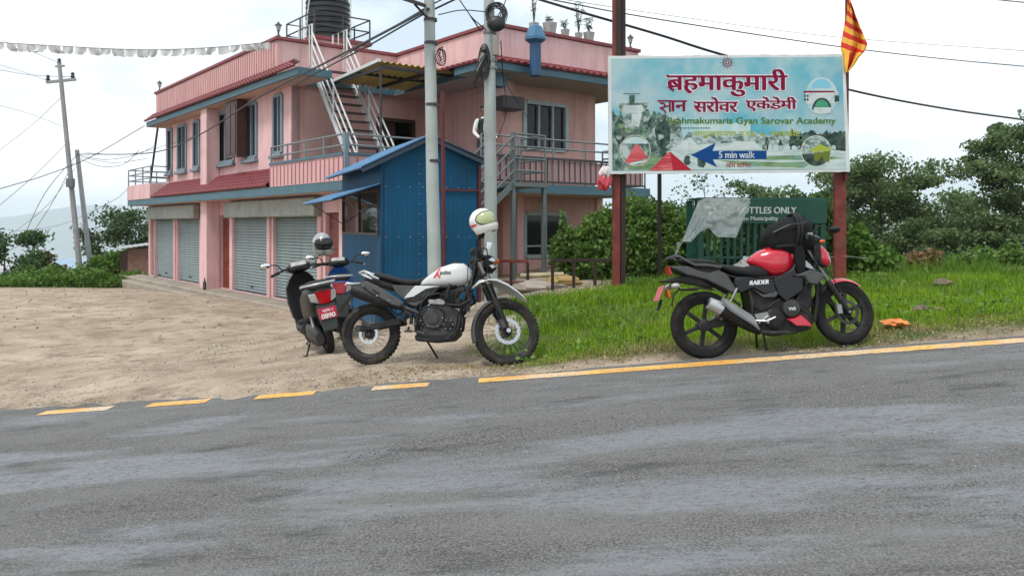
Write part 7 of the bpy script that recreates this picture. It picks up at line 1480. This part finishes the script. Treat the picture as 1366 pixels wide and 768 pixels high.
# ================================================================ prayer flags and overhead wires
def catm(pts, k=14):
    pts = [Vector(p) for p in pts]; q = [pts[0]*2-pts[1]]+pts+[pts[-1]*2-pts[-2]]; out = []
    for i in range(1, len(q)-2):
        for j in range(k):
            t_ = j/k; a, b_, c, d = q[i-1:i+3]; out.append(.5*((2*b_)+(c-a)*t_+(2*a-5*b_+4*c-d)*t_*t_+(3*b_-a-3*c+d)*t_**3))
    return out+[pts[-1]]
cur_ = catm([px(-260, 28, 18.4), px(-40, 53, 19), px(60, 60.5, 19), px(190, 66.5, 19.4), px(290, 63, 19.9), px(372, 55, 20.3)], 30)
T = thing('prayer_flag_string', 'string of faded white prayer flags stretched to the pink roof corner', 'flags', cur_[0]); m_ = MB(); m_.tube([p-cur_[0] for p in cur_], .006, 4); m_.build('string', blk, T)
fm_ = M('faded_flag_cloth', (.50, .50, .49), .9, var=.2, scale=4); acc = 0
dl = [0]
for a, b_ in zip(cur_, cur_[1:]): dl.append(dl[-1]+(b_-a).length)
def along(s_): i = max(0, min(len(cur_)-2, int(np.searchsorted(dl, s_))-1)); return cur_[i].lerp(cur_[i+1], (s_-dl[i])/max(1e-6, dl[i+1]-dl[i]))-cur_[0]
s_ = .1
while s_ < dl[-1]-.3:
    wd = random.uniform(.19, .27); h_ = random.uniform(.15, .20); rg = []
    sw = random.uniform(-.05, .05); tw = random.uniform(-.03, .03)
    for j in range(6):
        p = along(s_+wd*j/5); cv_ = .02*math.sin(j*1.4+s_*7); rg.append([p, p+Vector((tw, cv_, -h_*.5)), p+Vector((tw*2+sw, cv_*2+sw, -h_*(1-.12*(j == 5)-random.uniform(0, .12))))])
    m_ = MB(); m_.loft(rg, cap=False, closed=False); m_.build('flag', fm_, T, smooth=70); s_ += wd+random.choice((.012, .015, .02, .06))
gw = 'overhead wires'
def wire(label, pts, r=.012, mat=None, k=14):
    out_ = lambda p: p[0] < 0 or p[0] > 1366 or p[1] < 0
    ea, eb = out_(pts[0]), out_(pts[-1]); pts = [px(*p) for p in pts]
    if ea: pts = [pts[0]+(pts[0]-pts[1]).normalized()*7]+pts
    if eb: pts = pts+[pts[-1]+(pts[-1]-pts[-2]).normalized()*7]
    c = catm(pts, k); m_ = MB(); m_.tube([p-c[0] for p in c], r, 5); o = m_.build('overhead_wire', mat or blk, smooth=60); o.location = c[0]; tag(o, label, 'wire', gw)
wire('thick black cable slanting down behind the hoarding to the right edge', [(700, -6, 13), (780, 18, 13), (880, 47, 13.2), (966, 74, 13.6), (1133, 120, 15), (1260, 145, 17), (1380, 162, 19)], .022)
wire('black wire passing above the hoarding from the top to the right edge', [(715, -4, 15), (830, 18, 15.5), (980, 42, 16), (1130, 64, 18), (1260, 79, 20), (1380, 90, 22)], .013)
wire('faint upper wire above the hoarding reaching the right edge', [(740, -2, 24), (900, 22, 26), (1120, 50, 28), (1380, 69, 32)], .012, polem2)
wire('short black wire in the top right corner', [(1290, -3, 16), (1330, 0, 16.5), (1380, 5, 17)], .012)
wire('sagging black cable crossing the pink facade to the leaning pole', [(572, 12, 11.3), (500, 50, 13), (430, 86, 15.5), (345, 130, 19), (262, 182, 24), (200, 204, 29), (104, 206, 33.3)], .02)
wire('second cable just above the facade cable near the grey pole', [(612, -3, 11.3), (560, 22, 11.8), (490, 62, 13.4), (440, 88, 15.2), (396, 112, 17.5)], .014)
wire('thin wire rising from the left edge to the far eave', [(-10, 255, 28), (60, 234, 28), (120, 210, 28), (193, 168, 28.4)], .014)
wire('thin slack wire beside the far terrace below the eave', [(104, 207, 33), (140, 213, 32.5), (180, 207, 32), (205, 196, 31.5)], .012)
wire('lowest slack wire looping between leaning pole and terrace', [(106, 212, 33), (135, 222, 32.5), (165, 219, 32), (186, 200, 31.8)], .011)
wire('thin wire from the left edge to the top insulator', [(-10, 50, 34), (35, 66, 33.5), (79, 84, 33)], .013, polem2)
wire('thin wire from the left edge to the crossarm', [(-10, 92, 34), (40, 100, 33.5), (97, 103, 33)], .013, polem2)
wire('thin wire below the crossarm at the left edge', [(-10, 138, 34), (40, 152, 33.5), (86, 170, 33)], .011, polem2)
wire('faint stay wire falling left from the crossarm pole', [(82, 130, 33), (45, 165, 33.5), (-10, 208, 34)], .011, polem2)
wire('faint wire slanting from the pole foot side to the lower left', [(104, 205, 33), (60, 258, 35), (30, 320, 38)], .013)
wire('second slanting wire beside it toward the lower left', [(98, 216, 33), (70, 270, 35), (36, 322, 38)], .011)
wire('faint wire from the far house up to the terrace', [(15, 309, 40), (80, 300, 36), (150, 268, 33), (172, 250, 32)], .010, polem2)
wire('steep wire from the top edge down to the coil pole', [(610, -4, 12.3), (628, 22, 12.3), (648, 40, 12.3)], .009)
wire('drop wire hanging from the coil pole along the upper wall', [(668, 55, 12.6), (671, 100, 13.5), (675, 150, 15.5), (664, 185, 17.2)], .008)
wire('thin wire from the coil pole across to the upper window', [(666, 90, 12.6), (680, 120, 14), (705, 160, 17)], .006)
wire('short wire leaving the coil pole toward the top edge', [(664, 22, 12.4), (672, 8, 12.6), (677, -6, 12.8)], .009)
wire('long faint wire fanning from the crossarm pole down to the left edge', [(90, 190, 33), (45, 235, 34), (-10, 282, 36)], .012, polem2)
wire('faint wire looping low from the pole to the far tree', [(100, 225, 33), (62, 275, 35), (8, 318, 40)], .010, polem2)
wire('slack middle wire between the leaning poles and the pink building', [(104, 209, 33.2), (150, 217, 32.5), (196, 212, 31.2)], .010)
wire('thin upper wire between leaning pole and eave cable', [(104, 203, 33.2), (170, 206, 31), (235, 190, 27), (262, 181, 24)], .009)
wire('short slanting wire joining the crossarm to the left edge', [(64, 108, 33), (30, 96, 33.5), (-10, 84, 34)], .011, polem2)
wire('third cable above the kiosk roof running up to the solar lamp pole', [(455, 77, 14.4), (510, 45, 12.8), (570, 10, 11.5), (600, -6, 11.2)], .010)
wire('thin wire crossing the top edge between both grey poles', [(585, 20, 11.4), (615, 14, 11.9), (648, 16, 12.3)], .008)
wire('thin bracing wire tied to the right hoarding post', [(1104, 343, 12.6), (1130, 342, 12.45), (1160, 345, 12.2)], .004, polem2)
# ================================================================ air: pale even haze round the whole scene
hz = bpy.data.materials.new('haze_air'); hz.use_nodes = True; t = hz.node_tree; t.nodes.remove(t.nodes['Principled BSDF'])
pv_ = t.nodes.new('ShaderNodeVolumePrincipled'); pv_.inputs['Color'].default_value = (.86, .93, 1.0, 1); pv_.inputs['Density'].default_value = .00019; pv_.inputs['Anisotropy'].default_value = .1
t.links.new(pv_.outputs[0], t.nodes['Material Output'].inputs['Volume'])
m_ = MB(); m_.box((-9900, -700, -420), (9900, 9900, 300)); ho = m_.build('haze', hz); tag(ho, kind='stuff')
